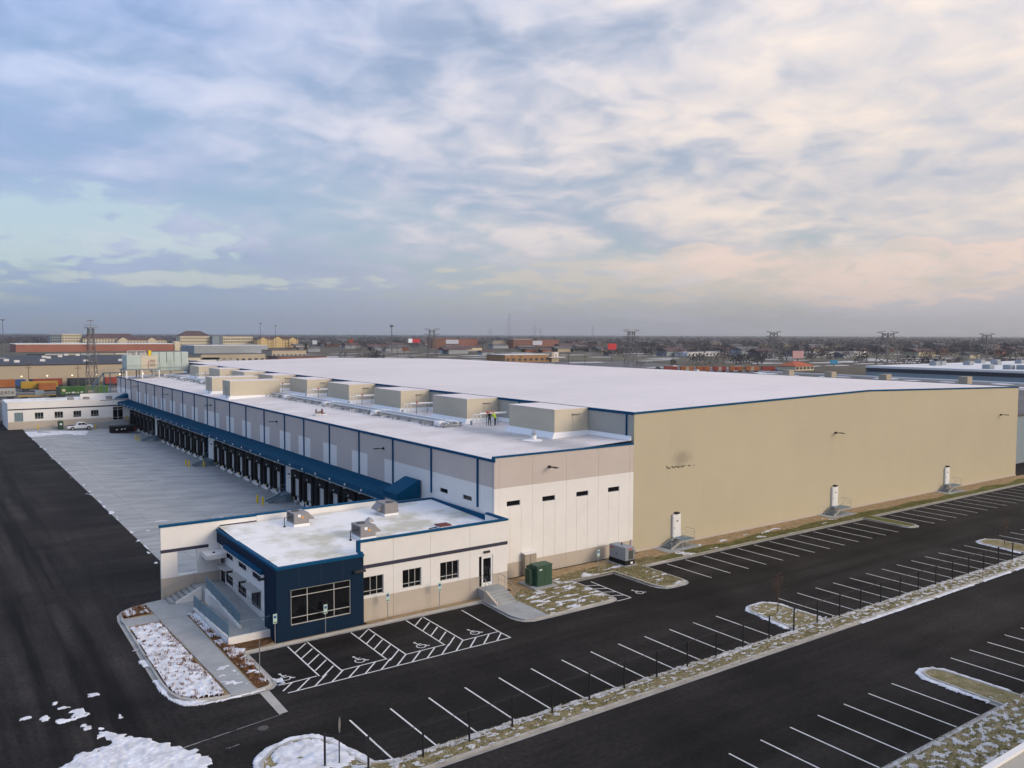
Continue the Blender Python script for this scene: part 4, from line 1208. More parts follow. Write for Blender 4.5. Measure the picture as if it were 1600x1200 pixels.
q = MB(); q.hexa([(19.46, 64.4, .08), (19.74, 64.4, .08), (19.74, 73.9, .08), (19.46, 73.9, .08), (19.46, 64.4, .70), (19.74, 64.4, .70), (19.74, 73.9, 1.28), (19.46, 73.9, 1.28)]); q.build('middle_wall', 'wall_white', ramp)
def railing(parent, pts, h=1.05, step=1.6, m='rail_teal', panel='mesh_panel', name='railing'):
    """posts and top rail with a fine mesh infill"""
    q = MB()
    L = 0
    for a, b in zip(pts[:-1], pts[1:]):
        A, B = Vector(a), Vector(b); n = max(1, int(round((B - A).length / step)))
        for k in range(n + 1):
            p_ = A.lerp(B, k / n); q.bar(p_, p_ + Vector((0, 0, h)), .024, 6)
        q.bar(A + Vector((0, 0, h)), B + Vector((0, 0, h)), .028, 6)
        q.bar(A + Vector((0, 0, .12)), B + Vector((0, 0, .12)), .016, 5)
    r = q.build(name, m, parent)
    if panel:
        q = MB()
        for a, b in zip(pts[:-1], pts[1:]):
            A, B = Vector(a), Vector(b)
            n = Vector((-(B - A).y, (B - A).x, 0)).normalized() * .004
            q.hexa([A - n + Vector((0, 0, .12)), B - n + Vector((0, 0, .12)), B + n + Vector((0, 0, .12)), A + n + Vector((0, 0, .12)), A - n + Vector((0, 0, h - .03)), B - n + Vector((0, 0, h - .03)), B + n + Vector((0, 0, h - .03)), A + n + Vector((0, 0, h - .03))])
        q.build('mesh_infill', panel, r)
    return r
railing(ramp, [(18.16, 62.55, .66), (18.16, 72.4, .26)])
railing(ramp, [(19.6, 64.4, .70), (19.6, 73.9, 1.28)])
railing(ramp, [(18.16, 62.5, .66), (21.5, 62.5, .66)], panel=None)
q = MB()
for k in range(16): q.bar((18.3 + k * .2, 62.5, .7), (18.3 + k * .2, 62.5, 1.68), .008, 4)
q.build('baluster', 'rail_teal', ramp)
q = MB(); q.path([(21.5, 64.3, 1.4), (21.5, 73.8, 1.95)], .02); q.build('handrail', 'galv', ramp)
q = MB(); q.path([(19.42, 66, 1.35), (19.42, 72.2, 1.05)], .02); q.build('handrail', 'galv', ramp)
steps = thing('entrance_steps', 'grey concrete steps with handrail against the wing wall', 'steps', (16.7, 74.6, 0))
n = 6
for k in range(n):
    x0 = 16.75 + k * (19.39 - 16.75) / n
    q = MB(); q.box(x0, 74.75, .10, x0 + (19.39 - 16.75) / n - .003, 76.5, .15 + (k + 1) * .95 / n); stp = q.build('step', 'walk_concrete', steps)
    q = MB(); q.box(x0 - .02, 74.75, .15 + (k + 1) * .95 / n - .03, x0 + .08, 76.5, .155 + (k + 1) * .95 / n); q.build('nosing', 'steel', stp)
q = MB(); q.extrude([(17.2, .1), (19.39, .1), (19.39, 1.3), (17.2, .3)], 'y', 74.6, 74.74); q.build('stringer', 'wall_white', steps)
q = MB(); q.path([(16.7, 76.4, 1.15), (19.3, 76.4, 2.1)], .022); q.path([(16.7, 76.4, .15), (16.7, 76.4, 1.15)], .022); q.path([(19.3, 76.4, 1.1), (19.3, 76.4, 2.1)], .022); q.build('handrail', 'galv', steps)

# ---- steps to the glazed front door
fs = thing('front_steps', 'concrete steps with steel handrails up to the glazed office door', 'steps', (41, 59.8, 0))
q = MB(); q.box(39.75, 60.35, .08, 41.95, OY - .004, .93); q.build('landing', 'walk_concrete', fs)
for k in range(5):
    y0 = 58.35 + k * .40
    q = MB(); q.box(40.0, y0, .1, 41.9, y0 + .397, .15 + (k + 1) * .155); q.build('step', 'walk_concrete', fs)
q = MB(); q.extrude([(58.3, .08), (60.34, .08), (60.34, .95), (60.1, .95), (58.3, .22)], 'x', 39.74, 39.98); q.build('stringer', 'wall_base', fs)
for x in (39.85, 41.92):
    q = MB()
    q.path([(x, 61.3, .93), (x, 61.3, 1.95), (x, 60.3, 1.95), (x, 58.2, 1.1), (x, 58.2, .15)], .022)
    q.path([(x, 60.3, .93), (x, 60.3, 1.95)], .022); q.path([(x, 61.3, 1.45), (x, 60.3, 1.45), (x, 58.2, .62)], .014)
    q.build('handrail', 'galv', fs)

# ------------------------------------------------------------------ rear office at the far end of the apron
ro = thing('rear_office', 'white office block at the far end of the dock apron', 'office building', (16.4, 235, 0))
RY = 235.0
rw = [(22.1, 24.0, 2.35, 3.95), (26.4, 28.3, 2.35, 3.95), (30.6, 32.4, 2.35, 3.95), (34.6, 36.4, 2.35, 3.95)]
big = (17.75, 19.6, 1.9, 4.1); rdoor = (39.7, 42.2, 1.1, 4.55)
q = MB(); wall(q, 'y', RY, .3, 16.4, XD - .02, 1.85, 6.55, rw + [(big[0], big[1], 1.9, 4.1)] + [(rdoor[0], rdoor[1], 1.85, rdoor[3])]); q.build('front_wall', 'wall_white', ro)
q = MB(); wall(q, 'y', RY + .002, .3, 16.4, XD - .02, -1.2, 1.845, [(rdoor[0], rdoor[1], 1.1, 1.845)]); q.build('base_wall', 'wall_base', ro)
for h in rw: office_window(ro, 'y', RY, *h, [h[0] + .65, h[0] + 1.25], [h[2] + .45])
office_window(ro, 'y', RY, *rdoor, [40.9], [1.8, 3.9], bw=.12, mw=.12)
q = MB(); q.box(big[0], RY + .2, big[2], big[1], RY + .24, big[3]); q.build('screen_panel', 'steel_blue', ro)
q = MB(); q.box(16.37, RY - .04, 4.72, 43.4, RY - .002, 5.02); q.build('navy_band', 'navy_band', ro)
q = MB(); q.box(16.3, RY - .05, 6.555, 36.8, RY + .4, 6.72); q.build('parapet_cap', 'wall_white', ro)
q = MB(); q.box(36.85, RY - .05, 6.3, XD - .02, RY - .005, 6.45); q.build('navy_band', 'navy_band', ro)
q = MB(); q.box(16.4, RY + .31, -.2, 16.7, 252, 6.3); q.build('side_wall', 'wall_white', ro)
q = MB(); q.poly([(16.6, RY + .3, 6.2), (XD - .05, RY + .3, 6.2), (XD - .05, 252, 6.35), (16.6, 252, 6.35)]); q.build('roof', 'roof_office', ro)
q = MB(); q.box(33.5, 244, 6.3, XD - .1, 244.3, 7.6); q.build('rear_parapet', 'wall_white', ro)
for x in (30, 33.6, 39): 
    q = MB(); q.box(x, 239, 6.3, x + 1.4, 240.5, 7.0); q.box(x + .2, 239.2, 7.0, x + 1.2, 240.3, 7.08); q.build('roof_unit', 'hvac', ro)
q = MB(); q.hexa([(23, 233.2, -.3), (38, 233.2, -.9), (38, 234.9, -.9), (23, 234.9, -.3), (23, 233.2, .05), (38, 233.2, 1.05), (38, 234.9, 1.05), (23, 234.9, .05)]); q.box(38.01, 233.2, -1.1, 43.3, 234.9, 1.08); q.build('entrance_ramp', 'walk_concrete', ro)

# ------------------------------------------------------------------ roof plant on the dock building
# penthouses against the hall wall
ph0 = None
ORD = ['nearest', 'second', 'third', 'fourth', 'fifth', 'sixth', 'seventh', 'eighth', 'farthest']
for k in range(9):
    y = 72.4 + 18.2 * k
    lab = f'beige rooftop penthouse against the hall wall, {ORD[k]} of the row of nine' if k not in (0, 8) else f'beige rooftop penthouse against the hall wall, {"nearest to" if k == 0 else "farthest from"} the front facade'
    if ph0 is None:
        ph = thing('rooftop_penthouse', lab, 'rooftop unit', (57.0, y, 12.03), 0, 'beige penthouses in a row along the hall wall')
        q = MB(); q.box(0, 0, .62, 4.86, 8.75, 3.15); bd = q.build('cabinet', 'panel_beige', ph, local=True)
        q = MB(); q.box(-.03, -.03, 3.15, 4.86, 8.78, 3.20); q.build('top_sheet', 'roof_white', ph, local=True)
        q = MB(); q.hexa([(-.55, -.3, -.04), (4.5, -.3, .1), (4.5, 9.05, .1), (-.55, 9.05, -.04), (-.04, -.04, .64), (4.8, -.04, .64), (4.8, 8.8, .64), (-.04, 8.8, .64)]); q.build('curb', 'membrane', ph, local=True)
        q = MB(); q.box(2.6, -.05, .7, 3.5, -.004, 2.5); d_ = q.build('access_door', 'panel_beige', ph, local=True)
        q = MB(); q.box(2.5, -.34, 2.55, 3.6, -.004, 2.6); q.build('rain_hood', 'steel', d_, local=True)
        ph0 = ph
    else:
        ph = copy_tree(ph0); ph.location = (57.0, y, 12.03); ph['label'] = lab
# two long free-standing units
def long_unit(x, y, L, lab):
    t = thing('rooftop_air_unit', lab, 'rooftop unit', (x, y, 11.6), 0, 'long beige air units on the dock roof')
    q = MB(); q.box(0, 0, .55, L, 4.6, 3.25); b = q.build('cabinet', 'panel_beige', t, local=True)
    q = MB(); q.box(-.03, -.03, 3.25, L + .03, 4.63, 3.31); q.build('top_sheet', 'roof_white', t, local=True)
    q = MB(); q.hexa([(-.5, -.5, -.03), (L + .5, -.5, .35), (L + .5, 5.1, .35), (-.5, 5.1, -.03), (-.05, -.05, .57), (L + .05, -.05, .57), (L + .05, 4.65, .57), (-.05, 4.65, .57)]); q.build('curb', 'membrane', t, local=True)
    q = MB(); q.box(.7, -.03, .9, 1.5, -.004, 2.6); q.build('access_door', 'panel_beige', b, local=True)
    q = MB()
    for xx in (-.35, ): 
        q.path([(xx, 1.0, .0), (xx, 1.0, 2.2)], .03); q.path([(xx, 1.5, .0), (xx, 1.5, 2.2)], .03)
        for z in range(7): q.bar((xx, 1.0, .3 + z * .3), (xx, 1.5, .3 + z * .3), .02, 5)
    q.build('ladder', 'galv', t, local=True)
    return t
long_unit(45.5, 153.2, 9.3, 'long beige air unit near the roof edge, nearer of the two')
long_unit(46.4, 168.0, 9.2, 'long beige air unit near the roof edge, half hidden behind its twin')
# pipe rack in front of the penthouses
rack = thing('pipe_rack', 'low steel pipe rack with many pipes running along the dock roof', 'pipe rack', (53.0, 89.5, 11.93))
sup = MB(); sup.box(-.05, -.05, 0, .05, .05, .38); sup.box(2.35, -.05, 0, 2.45, .05, .38); sup.box(-.15, -.04, .34, 2.55, .04, .41); sup.box(-.2, -.2, -.04, .2, .2, .06); sup.box(2.2, -.2, 0, 2.6, .2, .1)
m_sup = sup.mesh('support_frame', 'steel')
for k in range(48): put('support_frame', m_sup, rack, (0, k * 3.1, 0))
for i, (x, r, m) in enumerate(((.1, .05, 'galv'), (.42, .09, 'membrane'), (.85, .13, 'galv'), (1.35, .07, 'steel'), (1.75, .14, 'membrane'), (2.15, .06, 'steel'), (2.4, .04, 'steel'))):
    q = MB(); q.bar((x, -.4, .42 + r), (x, 147, .42 + r), r, 8); q.build('pipe', m, rack, local=True)
for k in range(9):
    q = MB(); q.box(-.3, 3 + k * 18.2 - 2.2, .02, 2.4, 3 + k * 18.2 - .9, .62); q.build('pipe_curb', 'membrane', rack, local=True)
for k in range(70):
    yy = random.uniform(0, 146); h_ = random.uniform(.1, .35); q = MB(); q.bar((-.9, yy, 0), (-.9, yy, h_), .09, 7); q.box(-.9, yy - .02, h_ - .05, .2, yy + .02, h_); q.build('pipe_stand', 'white_paint' if k % 2 else 'steel', rack, local=True)
# white pipe bridges between penthouses
for k in range(8):
    y = 72.4 + 8.9 + 18.2 * k + 6.2
    t = thing('pipe_bridge', f'white valve frame beside the penthouses, {ORD[k] if k else "nearest"} counted from the front facade', 'pipe frame', (55.5, y - .7, 12.05), 0, 'white valve frames between the penthouses')
    q = MB()
    for x in (0, .55, 1.1): q.box(x - .04, -.04, 0, x + .04, .04, 1.55); 
    q.box(-.04, -.04, 1.5, 1.14, .04, 1.6); q.box(-.04, -.04, .85, 1.14, .04, .92)
    q.build('gate_frame', 'white_paint', t, local=True)
    q = MB(); q.bar((1.0, 0, 1.6), (5.2, .3, 1.55), .11, 8); q.bar((1.0, .5, 1.45), (5.2, .7, 1.4), .08, 8); q.build('pipe', 'white_paint', t, local=True)
    q = MB(); q.bar((2.1, 0, 1.6), (2.1, 0, 1.85), .13, 8); q.build('valve', 'red', t, local=True)
    q = MB(); q.bar((2.2, .3, 0), (2.2, .3, 1.45), .05, 6); q.bar((4.0, .4, 0), (4.0, .4, 1.4), .05, 6); q.build('leg', 'steel', t, local=True)
    q = MB(); q.box(-.35, -.1, .25, -.2, .1, .8); q.build('valve_box', 'steel_blue', t, local=True)
# mushroom vent, drain, small stuff
vt = thing('roof_vent', 'white two tier roof vent on a raised disc near the nearest penthouse', 'roof vent', (54.6, 73.0, 11.95))
q = MB(); q.bar((0, 0, -.02), (0, 0, .08), 1.3, 16, .5); q.build('flashing', 'membrane', vt, local=True)
q = MB(); q.bar((0, 0, .05), (0, 0, .55), .28, 12); q.build('pipe', 'white_paint', vt, local=True)
for z in (.62, .82, 1.0):
    q = MB(); q.bar((0, 0, z), (0, 0, z + .09), .33 - (z - .62) * .3, 12, .25 - (z - .62) * .3); q.build('cap', 'galv', vt, local=True)
cl = thing('pipe_clutter', 'small cluster of reddish pipe fittings lying on the dock roof', 'pipe fittings', (47.3, 115.6, 11.68))
q = MB(); q.box(-.9, -.5, 0, .9, .6, .12); q.build('board', 'membrane', cl, local=True)
for a, b, r, m in (((-.6, 0, .3), (.5, .2, .4), .16, 'red_brown'), ((.2, -.3, .15), (.2, -.3, .9), .13, 'red_brown'), ((-.5, .2, .12), (-.5, .2, .85), .16, 'steel'), ((-.8, -.2, .25), (.7, -.25, .25), .12, 'steel'), ((.55, .3, .1), (.55, .3, .6), .2, 'snow_dirty')):
    q = MB(); q.bar(a, b, r, 8); q.build('fitting', m, cl, local=True)
pv = MB(); pv.bar((0, 0, 0), (0, 0, .45), .09, 8); o = pv.build('vent_pipe', 'white_paint', origin=(59.6, 66.6, 12.1)); tag(o, 'thin white vent pipe at the front corner of the dock roof', 'vent pipe')
pv = MB(); pv.bar((0, 0, 0), (0, 0, .40), .08, 8); pv.bar((0, 0, .4), (-.1, 0, .5), .08, 8); o = pv.build('vent_pipe', 'steel', origin=(58.9, 66.9, 12.1)); tag(o, 'short dark vent pipe beside the white vent pipe', 'vent pipe')
rd = MB(); rd.bar((0, 0, 0), (0, 0, .05), .55, 14); o = rd.build('roof_drain', 'black', origin=(60.9, 70.3, 12.2)); tag(o, 'dark round roof drain beside the nearest penthouse', 'roof drain')

# evaporative condensers on a steel platform at the far end
cd = thing('condenser', 'tan and blue grey evaporative condenser on steel legs at the far roof end', 'condenser', (47.2, 236.0, 11.7))
q = MB(); q.box(-4.2, -.5, 2.2, 4.6, 7.5, 2.4); q.build('platform', 'steel_blue', cd, local=True)
for x in (-3.8, 0, 4.2):
    for y in (-.2, 3.6, 7.2):
        q = MB(); q.box(x - .14, y - .14, 0, x + .14, y + .14, 2.2); q.build('leg', 'white_paint' if y < 1 else 'steel', cd, local=True)
q = MB(); q.box(-3.6, .4, 2.45, -.2, 7.0, 6.1); q.build('coil_cabinet', 'panel_green', cd, local=True)
q = MB(); q.box(-.15, .4, 2.45, 3.9, 7.0, 5.9); cb = q.build('fan_cabinet', 'panel_beige', cd, local=True)
for z in (3.2, 4.2):
    q = MB(); q.box(2.1, .3, z, 3.4, .395, z + .7); q.build('louvre', 'cabinet_tan', cb, local=True)
q = MB(); q.path([(1.7, .33, 2.6), (1.7, .33, 4.6)], .05); q.path([(2.0, .33, 4.6), (3.2, .33, 4.6)], .05); q.build('pipe', 'red', cb, local=True)
q = MB()
for x in (-3.2, -1.8, -.4): q.box(x, .8, 6.1, x + 1.1, 2.6, 6.7)
q.build('fan_stack', 'galv', cd, local=True)
q = MB()
for x in (-3.4, -1.2, 1.0):
    q.path([(x, .5, 6.0), (x, .5, 7.2)], .06); 
q.path([(-3.4, .5, 7.2), (1.0, .5, 7.2)], .06); q.path([(-3.4, .5, 6.7), (1.0, .5, 6.7)], .05); q.build('guard_rail', 'white_paint', cd, local=True)
q = MB(); q.box(2.0, 1.5, 5.9, 2.7, 2.2, 7.3); q.build('motor', 'safety_yellow', cd, local=True)
q = MB(); q.path([(-4.1, -.4, 2.4), (-4.1, -.4, 3.5), (4.5, -.4, 3.5), (4.5, -.4, 2.4)], .04); q.build('guard_rail', 'steel', cd, local=True)
cd2 = thing('condenser', 'pale green panelled evaporative condenser behind the tan one', 'condenser', (51.5, 244.5, 12.0))
for k in range(5):
    q = MB(); q.box(k * 1.95, 0, 1.3, k * 1.95 + 1.9, 4.5, 3.6); q.build('coil_panel', 'panel_green', cd2, local=True) if 'panel_green' in MATS else q.build('coil_panel', 'galv', cd2, local=True)
    q = MB(); q.box(k * 1.95 + .05, .2, 3.62, k * 1.95 + 1.85, 4.3, 6.4); q.build('fan_section', 'panel_green' if 'panel_green' in MATS else 'galv', cd2, local=True)
for x in (0, 4.8, 9.6):
    q = MB(); q.box(x - .1, .1, -.1, x + .1, .3, 1.3); q.build('leg', 'steel', cd2, local=True)
q = MB(); q.path([(-.4, -.6, 1.2), (-.4, -.6, 2.2), (10.2, -.6, 2.2), (10.2, -.6, 1.2)], .05); q.path([(4.8, -.6, 0), (4.8, -.6, 4.6)], .05); q.build('guard_rail', 'steel_blue', cd2, local=True)
q = MB(); q.box(-.6, -.9, 1.1, 12, 0, 1.25); q.box(10, -.8, 0, 10.2, -.6, 1.1); q.build('walkway', 'steel_blue', cd2, local=True)
# steel stair at the far roof corner
ss = thing('roof_stair', 'steel roof access stair at the far corner of the dock building', 'stair', (42.6, 252.5, 0))
q = MB(); q.beam((-4.9, 0, 8.6), (-2.0, 0, 12.6), .2, .35); q.beam((-2.0, 0, 12.6), (3.5, 0, 12.6), .2, .3); q.beam((-4.6, 1.0, 1.0), (-1.0, 1.0, 6.2), .2, .35); q.build('stringer', 'steel_blue', ss, local=True)
for k in range(12):
    q = MB(); q.box(-4.9 + k * .26, -.1, 8.5 + k * .36, -4.55 + k * .26, 1.0, 8.56 + k * .36); q.build('tread', 'steel', ss, local=True)
q = MB(); q.path([(-4.9, 0, 9.6), (-2.0, 0, 13.7), (3.5, 0, 13.7)], .05); q.path([(-4.9, 0, 9.1), (-2.0, 0, 13.1), (3.5, 0, 13.1)], .035); q.build('handrail', 'galv', ss, local=True)
for x, z in ((-4.9, 9.0), (-2.0, 12.6), (-.4, 12.6)):
    q = MB(); q.box(x - .12, -.1, -.5, x + .12, .14, z); q.build('column', 'steel_blue', ss, local=True)
q = MB(); q.box(-1.2, 0.2, 0, 1.0, 2.5, 6.2); q.build('stair_landing', 'steel_blue', ss, local=True)

# ------------------------------------------------------------------ people on the roof
def person(loc, rz, label, lean, top, hatm, arm):
    bones = {}
    V = [(0, 0, .95), (0, .02, 1.12), (0, .03 + lean * .35, 1.12 + .33), (0, .02 + lean * .42, 1.52), (0, .03 + lean * .5, 1.66), (0, .04 + lean * .55, 1.74)]
    R_ = [(.15, .11), (.155, .11), (.185, .12), (.06, .06), (.09, .105), (.07, .085)]
    E = [(0, 1), (1, 2), (2, 3), (3, 4), (4, 5)]
    def add(v, r, parent):
        V.append(v); R_.append(r); E.append((parent, len(V) - 1)); return len(V) - 1
    sy = .03 + lean * .35
    for s in (-1, 1):
        h_ = add((s * .10, 0, .90), (.095, .1), 0); k_ = add((s * .12, .05 if s > 0 else -.02, .48), (.062, .068), h_); a_ = add((s * .12, -.02, .09), (.042, .048), k_); add((s * .13, .13, .04), (.045, .035), a_)
        sh = add((s * .20, sy, 1.42 - lean * .03), (.062, .065), 2); e_ = add((s * (.25), sy + arm * .22, 1.16), (.046, .046), sh); w_ = add((s * .20, sy + arm * .46, 1.05 + arm * .1), (.034, .036), e_); add((s * .19, sy + arm * .56, 1.03 + arm * .12), (.042, .03), w_)
    me = bpy.data.meshes.new('person'); me.from_pydata(V, E, [])
    ob = bpy.data.objects.new('person', me); COL.objects.link(ob)
    md = ob.modifiers.new('skin', 'SKIN'); md.use_smooth_shade = True
    for i, sv in enumerate(me.skin_vertices[0].data):
        sv.radius = R_[i]; sv.use_root = (i == 0)
    ob.modifiers.new('sub', 'SUBSURF').levels = 1
    dg = bpy.context.evaluated_depsgraph_get()
    me2 = bpy.data.meshes.new_from_object(ob.evaluated_get(dg))
    ob.modifiers.clear(); ob.data = me2
    me2.materials.clear()
    for m in (top, 'cloth_dark', 'skin'): me2.materials.append(MATS[m])
    for p_ in me2.polygons:
        c = p_.center
        p_.material_index = 2 if (c.z > 1.50 or (c.z < 1.14 and abs(c.x) > .13 and c.y > sy + arm * .44)) else (0 if c.z > .96 and not (abs(c.x) > .17 and top == 'hivis' and c.z < .9) else 1)
    ob.location = loc; ob.rotation_euler = (0, 0, rz)
    tag(ob, label, 'person')
    hz = 1.74; hy = .04 + lean * .55
    q = MB()
    for i in range(4):
        q.bar((0, hy, hz - .02 + i * .04), (0, hy, hz + .02 + i * .04), .13 * math.cos(i * .38), 12, .13 * math.cos((i + 1) * .38))
    q.box(-.10, hy + .08, hz - .03, .10, hy + .19, hz - .01)
    q.build('hard_hat', hatm, ob, local=True)
    q = MB(); q.box(-.19, sy - .14, 1.18, .19, sy + .15, 1.22); q.build('reflective_band', 'white_paint', ob, local=True)
    return ob
person((58.4, 86.2, 12.11), rad(25), 'person in a bright yellow vest leaning over the pipework', .5, 'hivis', 'hat_orange', 1.0)
person((57.75, 86.5, 12.09), rad(-40), 'person in dark clothing standing beside the one in yellow', .25, 'cloth_dark', 'hat_orange', .6)

# ------------------------------------------------------------------ office roof units
hv0 = None
def hvac_unit():
    t = thing('hvac_unit', 'x', 'hvac unit', (0, 0, 0), 0, 'packaged units on the office roof')
    q = MB(); q.box(-.05, -.05, 0, 1.45, 2.05, .22); q.build('curb', 'membrane', t, local=True)
    q = MB(); q.box(0, 0, .22, 1.4, 2.0, 1.2); c = q.build('cabinet', 'hvac', t, local=True)
    q = MB(); q.bar((.6, 1.35, 1.2), (.6, 1.35, 1.26), .40, 16); q.build('fan_grille', 'hvac_dark', c, local=True)
    q = MB(); q.extrude([(0, 0), (.55, 0), (0, -.55)], 'x', 0, 1) ; q.v = []; q.f = []; q.mi = []
    q.extrude([(1.41, .5), (1.41, 1.15), (1.95, .62), (1.95, .5)], 'y', .15, 1.5); q.build('intake_hood', 'hvac', t, local=True)
    q = MB(); q.box(.35, -.012, .85, .62, -.004, 1.1); q.build('label_plate', 'white_paint', c, local=True)
    q = MB(); q.box(.72, -.012, .72, .92, -.004, .88); q.build('warning_label', 'orange_label', c, local=True)
    q = MB()
    for k in range(7): q.box(-.012, .25 + k * .22, .38, -.004, .38 + k * .22, 1.1)
    q.build('coil_louvre', 'hvac_dark', c, local=True)
    q = MB(); q.path([(0, .5, .85), (-.75, .5, .85), (-.75, .5, .05)], .035, 6); q.bar((-.75, .5, 0), (-.75, .5, .1), .12, 8); q.build('gas_pipe', 'black', t, local=True)
    return t
hv = hvac_unit(); hv.location = (27.25, 72.9, orz(73)); hv['label'] = 'grey packaged roof unit nearest the wing wall on the office roof'
h2 = copy_tree(hv); h2.location = (30.5, 65.7, orz(66)); h2['label'] = 'grey packaged roof unit just behind the front parapet step'
h3 = copy_tree(hv); h3.location = (36.9, 74.4, orz(73)); h3.rotation_euler = (0, 0, rad(180)); h3['label'] = 'grey packaged roof unit with dark end grille at the rear parapet'
h3.location = (37.5, 74.3, orz(73))
q = MB(); o = None
sv = thing('exhaust_vent', 'shiny round exhaust vent behind the front roof unit', 'roof vent', (33.15, 69.6, orz(69.6)))
q = MB(); q.bar((0, 0, 0), (0, 0, .5), .3, 14); q.build('stack', 'white_paint', sv, local=True)
q = MB()
for i in range(4): q.bar((0, 0, .5 + i * .1), (0, 0, .6 + i * .1), .42 * math.cos(i * .36), 14, .42 * math.cos((i + 1) * .36))
q.build('dome', 'galv', sv, local=True, smooth=True)
rh = thing('roof_hatch', 'low dark red roof hatch near the front parapet', 'roof hatch', (38.3, 65.4, orz(65.5)))
q = MB(); q.box(0, 0, 0, 1.1, 1.0, .22); q.build('curb', 'membrane', rh, local=True)
q = MB(); q.box(-.06, -.06, .22, 1.16, 1.06, .32); q.build('lid', 'red_brown', rh, local=True)
q = MB(); q.bar((-.9, .6, .06), (-.06, .6, .12), .05, 6); q.build('lever', 'black', rh, local=True)

# ------------------------------------------------------------------ ground equipment along the front
tr = thing('transformer', 'dark green pad transformer on a concrete pad beside the lawn', 'transformer', (45.7, 60.5, .1))
q = MB(); q.box(-.55, -.5, 0, 2.0, 2.3, .12); q.build('pad', 'walk_concrete', tr, local=True)
q = MB(); q.box(0, 0, .12, 1.75, 1.15, 2.0); c = q.build('cabinet', 'transformer_green', tr, local=True)
q = MB(); q.box(-.04, -.05, 2.0, 1.79, 1.2, 2.06); q.build('lid', 'transformer_green', c, local=True)
for k in range(2):
    q = MB(); q.box(.04 + k * .86, -.03, .2, .86 + k * .86, -.003, 1.92); q.build('door', 'transformer_green', c, local=True)
q = MB(); q.box(.25, -.045, 1.62, .55, -.031, 1.72); q.build('label_plate', 'white_paint', c, local=True)
q = MB()
for k in range(9): q.box(.1 + k * .18, 1.16, .3, .16 + k * .18, 1.75, 1.75)
q.box(.05, 1.75, .3, 1.7, 1.79, 1.75); q.build('cooling_fins', 'transformer_green', tr, local=True)
q = MB()
for k in range(5): q.box(-.45, .5 + k * .15, .3, -.004, .56 + k * .15, 1.7)
q.box(-.5, .45, .3, -.45, 1.2, 1.7); q.build('cooling_fins', 'transformer_green', tr, local=True)
cab = thing('meter_cabinet', 'tan electrical cabinet against the white dock wall', 'cabinet', (47.1, FY - .6, .1))
q = MB(); q.box(0, 0, 0, 1.35, .59, 2.1); c = q.build('body', 'cabinet_tan', cab, local=True)
q = MB(); q.hexa([(-.06, -.08, 2.1), (1.41, -.08, 2.1), (1.41, .59, 2.1), (-.06, .59, 2.1), (-.06, -.08, 2.14), (1.41, -.08, 2.14), (1.41, .59, 2.24), (-.06, .59, 2.24)]); q.build('rain_cap', 'wall_white', c, local=True)
q = MB(); q.box(.62, -.02, .1, .64, -.003, 2.0); q.build('door_seam', 'black', c, local=True)
q = MB(); q.box(.72, -.05, .85, .78, -.003, 1.1); q.build('handle', 'white_paint', c, local=True)
gn = thing('generator', 'grey standby generator on a black base near the hall corner', 'generator', (57.4, 61.2, .1))
q = MB(); q.box(-.2, -.2, 0, 1.7, 2.8, .1); q.build('pad', 'walk_concrete', gn, local=True)
q = MB(); q.box(0, 0, .1, 1.45, 2.6, .65); q.build('fuel_tank', 'black', gn, local=True)
q = MB(); q.box(.03, .03, .65, 1.42, 2.57, 2.12); q.build('enclosure', 'gen_grey', gn, local=True)
q = MB(); q.hexa([(.0, .0, 2.12), (1.45, 0, 2.12), (1.45, 2.6, 2.12), (0, 2.6, 2.12), (.1, .1, 2.2), (1.35, .1, 2.2), (1.35, 2.5, 2.2), (.1, 2.5, 2.2)]); q.build('roof_cover', 'gen_grey', gn, local=True)
q = MB(); q.box(.55, -.01, .75, 1.2, .028, 1.8); q.build('louvre', 'hvac_dark', gn, local=True)
q = MB(); q.box(.5, -.01, 1.92, 1.05, .028, 2.04); q.build('label_plate', 'red', gn, local=True)
q = MB(); q.box(-.01, 1.9, 1.8, .028, 2.4, 1.95); q.build('label_plate', 'red', gn, local=True)
q = MB(); q.box(.8, -.01, .2, 1.15, -.003, .45); q.build('label_plate', 'white_paint', gn, local=True)
gn.scale = (.9, .95, .86)
q = MB(); q.bar((.7, 1.3, 2.2), (.7, 1.3, 2.5), .07, 8); q.build('exhaust', 'black', gn, local=True)
q = MB(); q.box(-.012, 1.35, 1.2, .028, 1.5, 1.3); q.build('latch', 'black', gn, local=True)
pipe = MB(); pipe.bar((61.6, FY - .12, .1), (61.6, FY - .12, 1.6), .06, 6); tag(pipe.build('wall_pipe', 'wall_white', origin=(61.6, FY - .12, .1)), 'thin white pipe at the corner between white and beige walls', 'pipe')
for o in [o for o in bpy.data.objects if o.name == 'wall_pipe']:
    pass

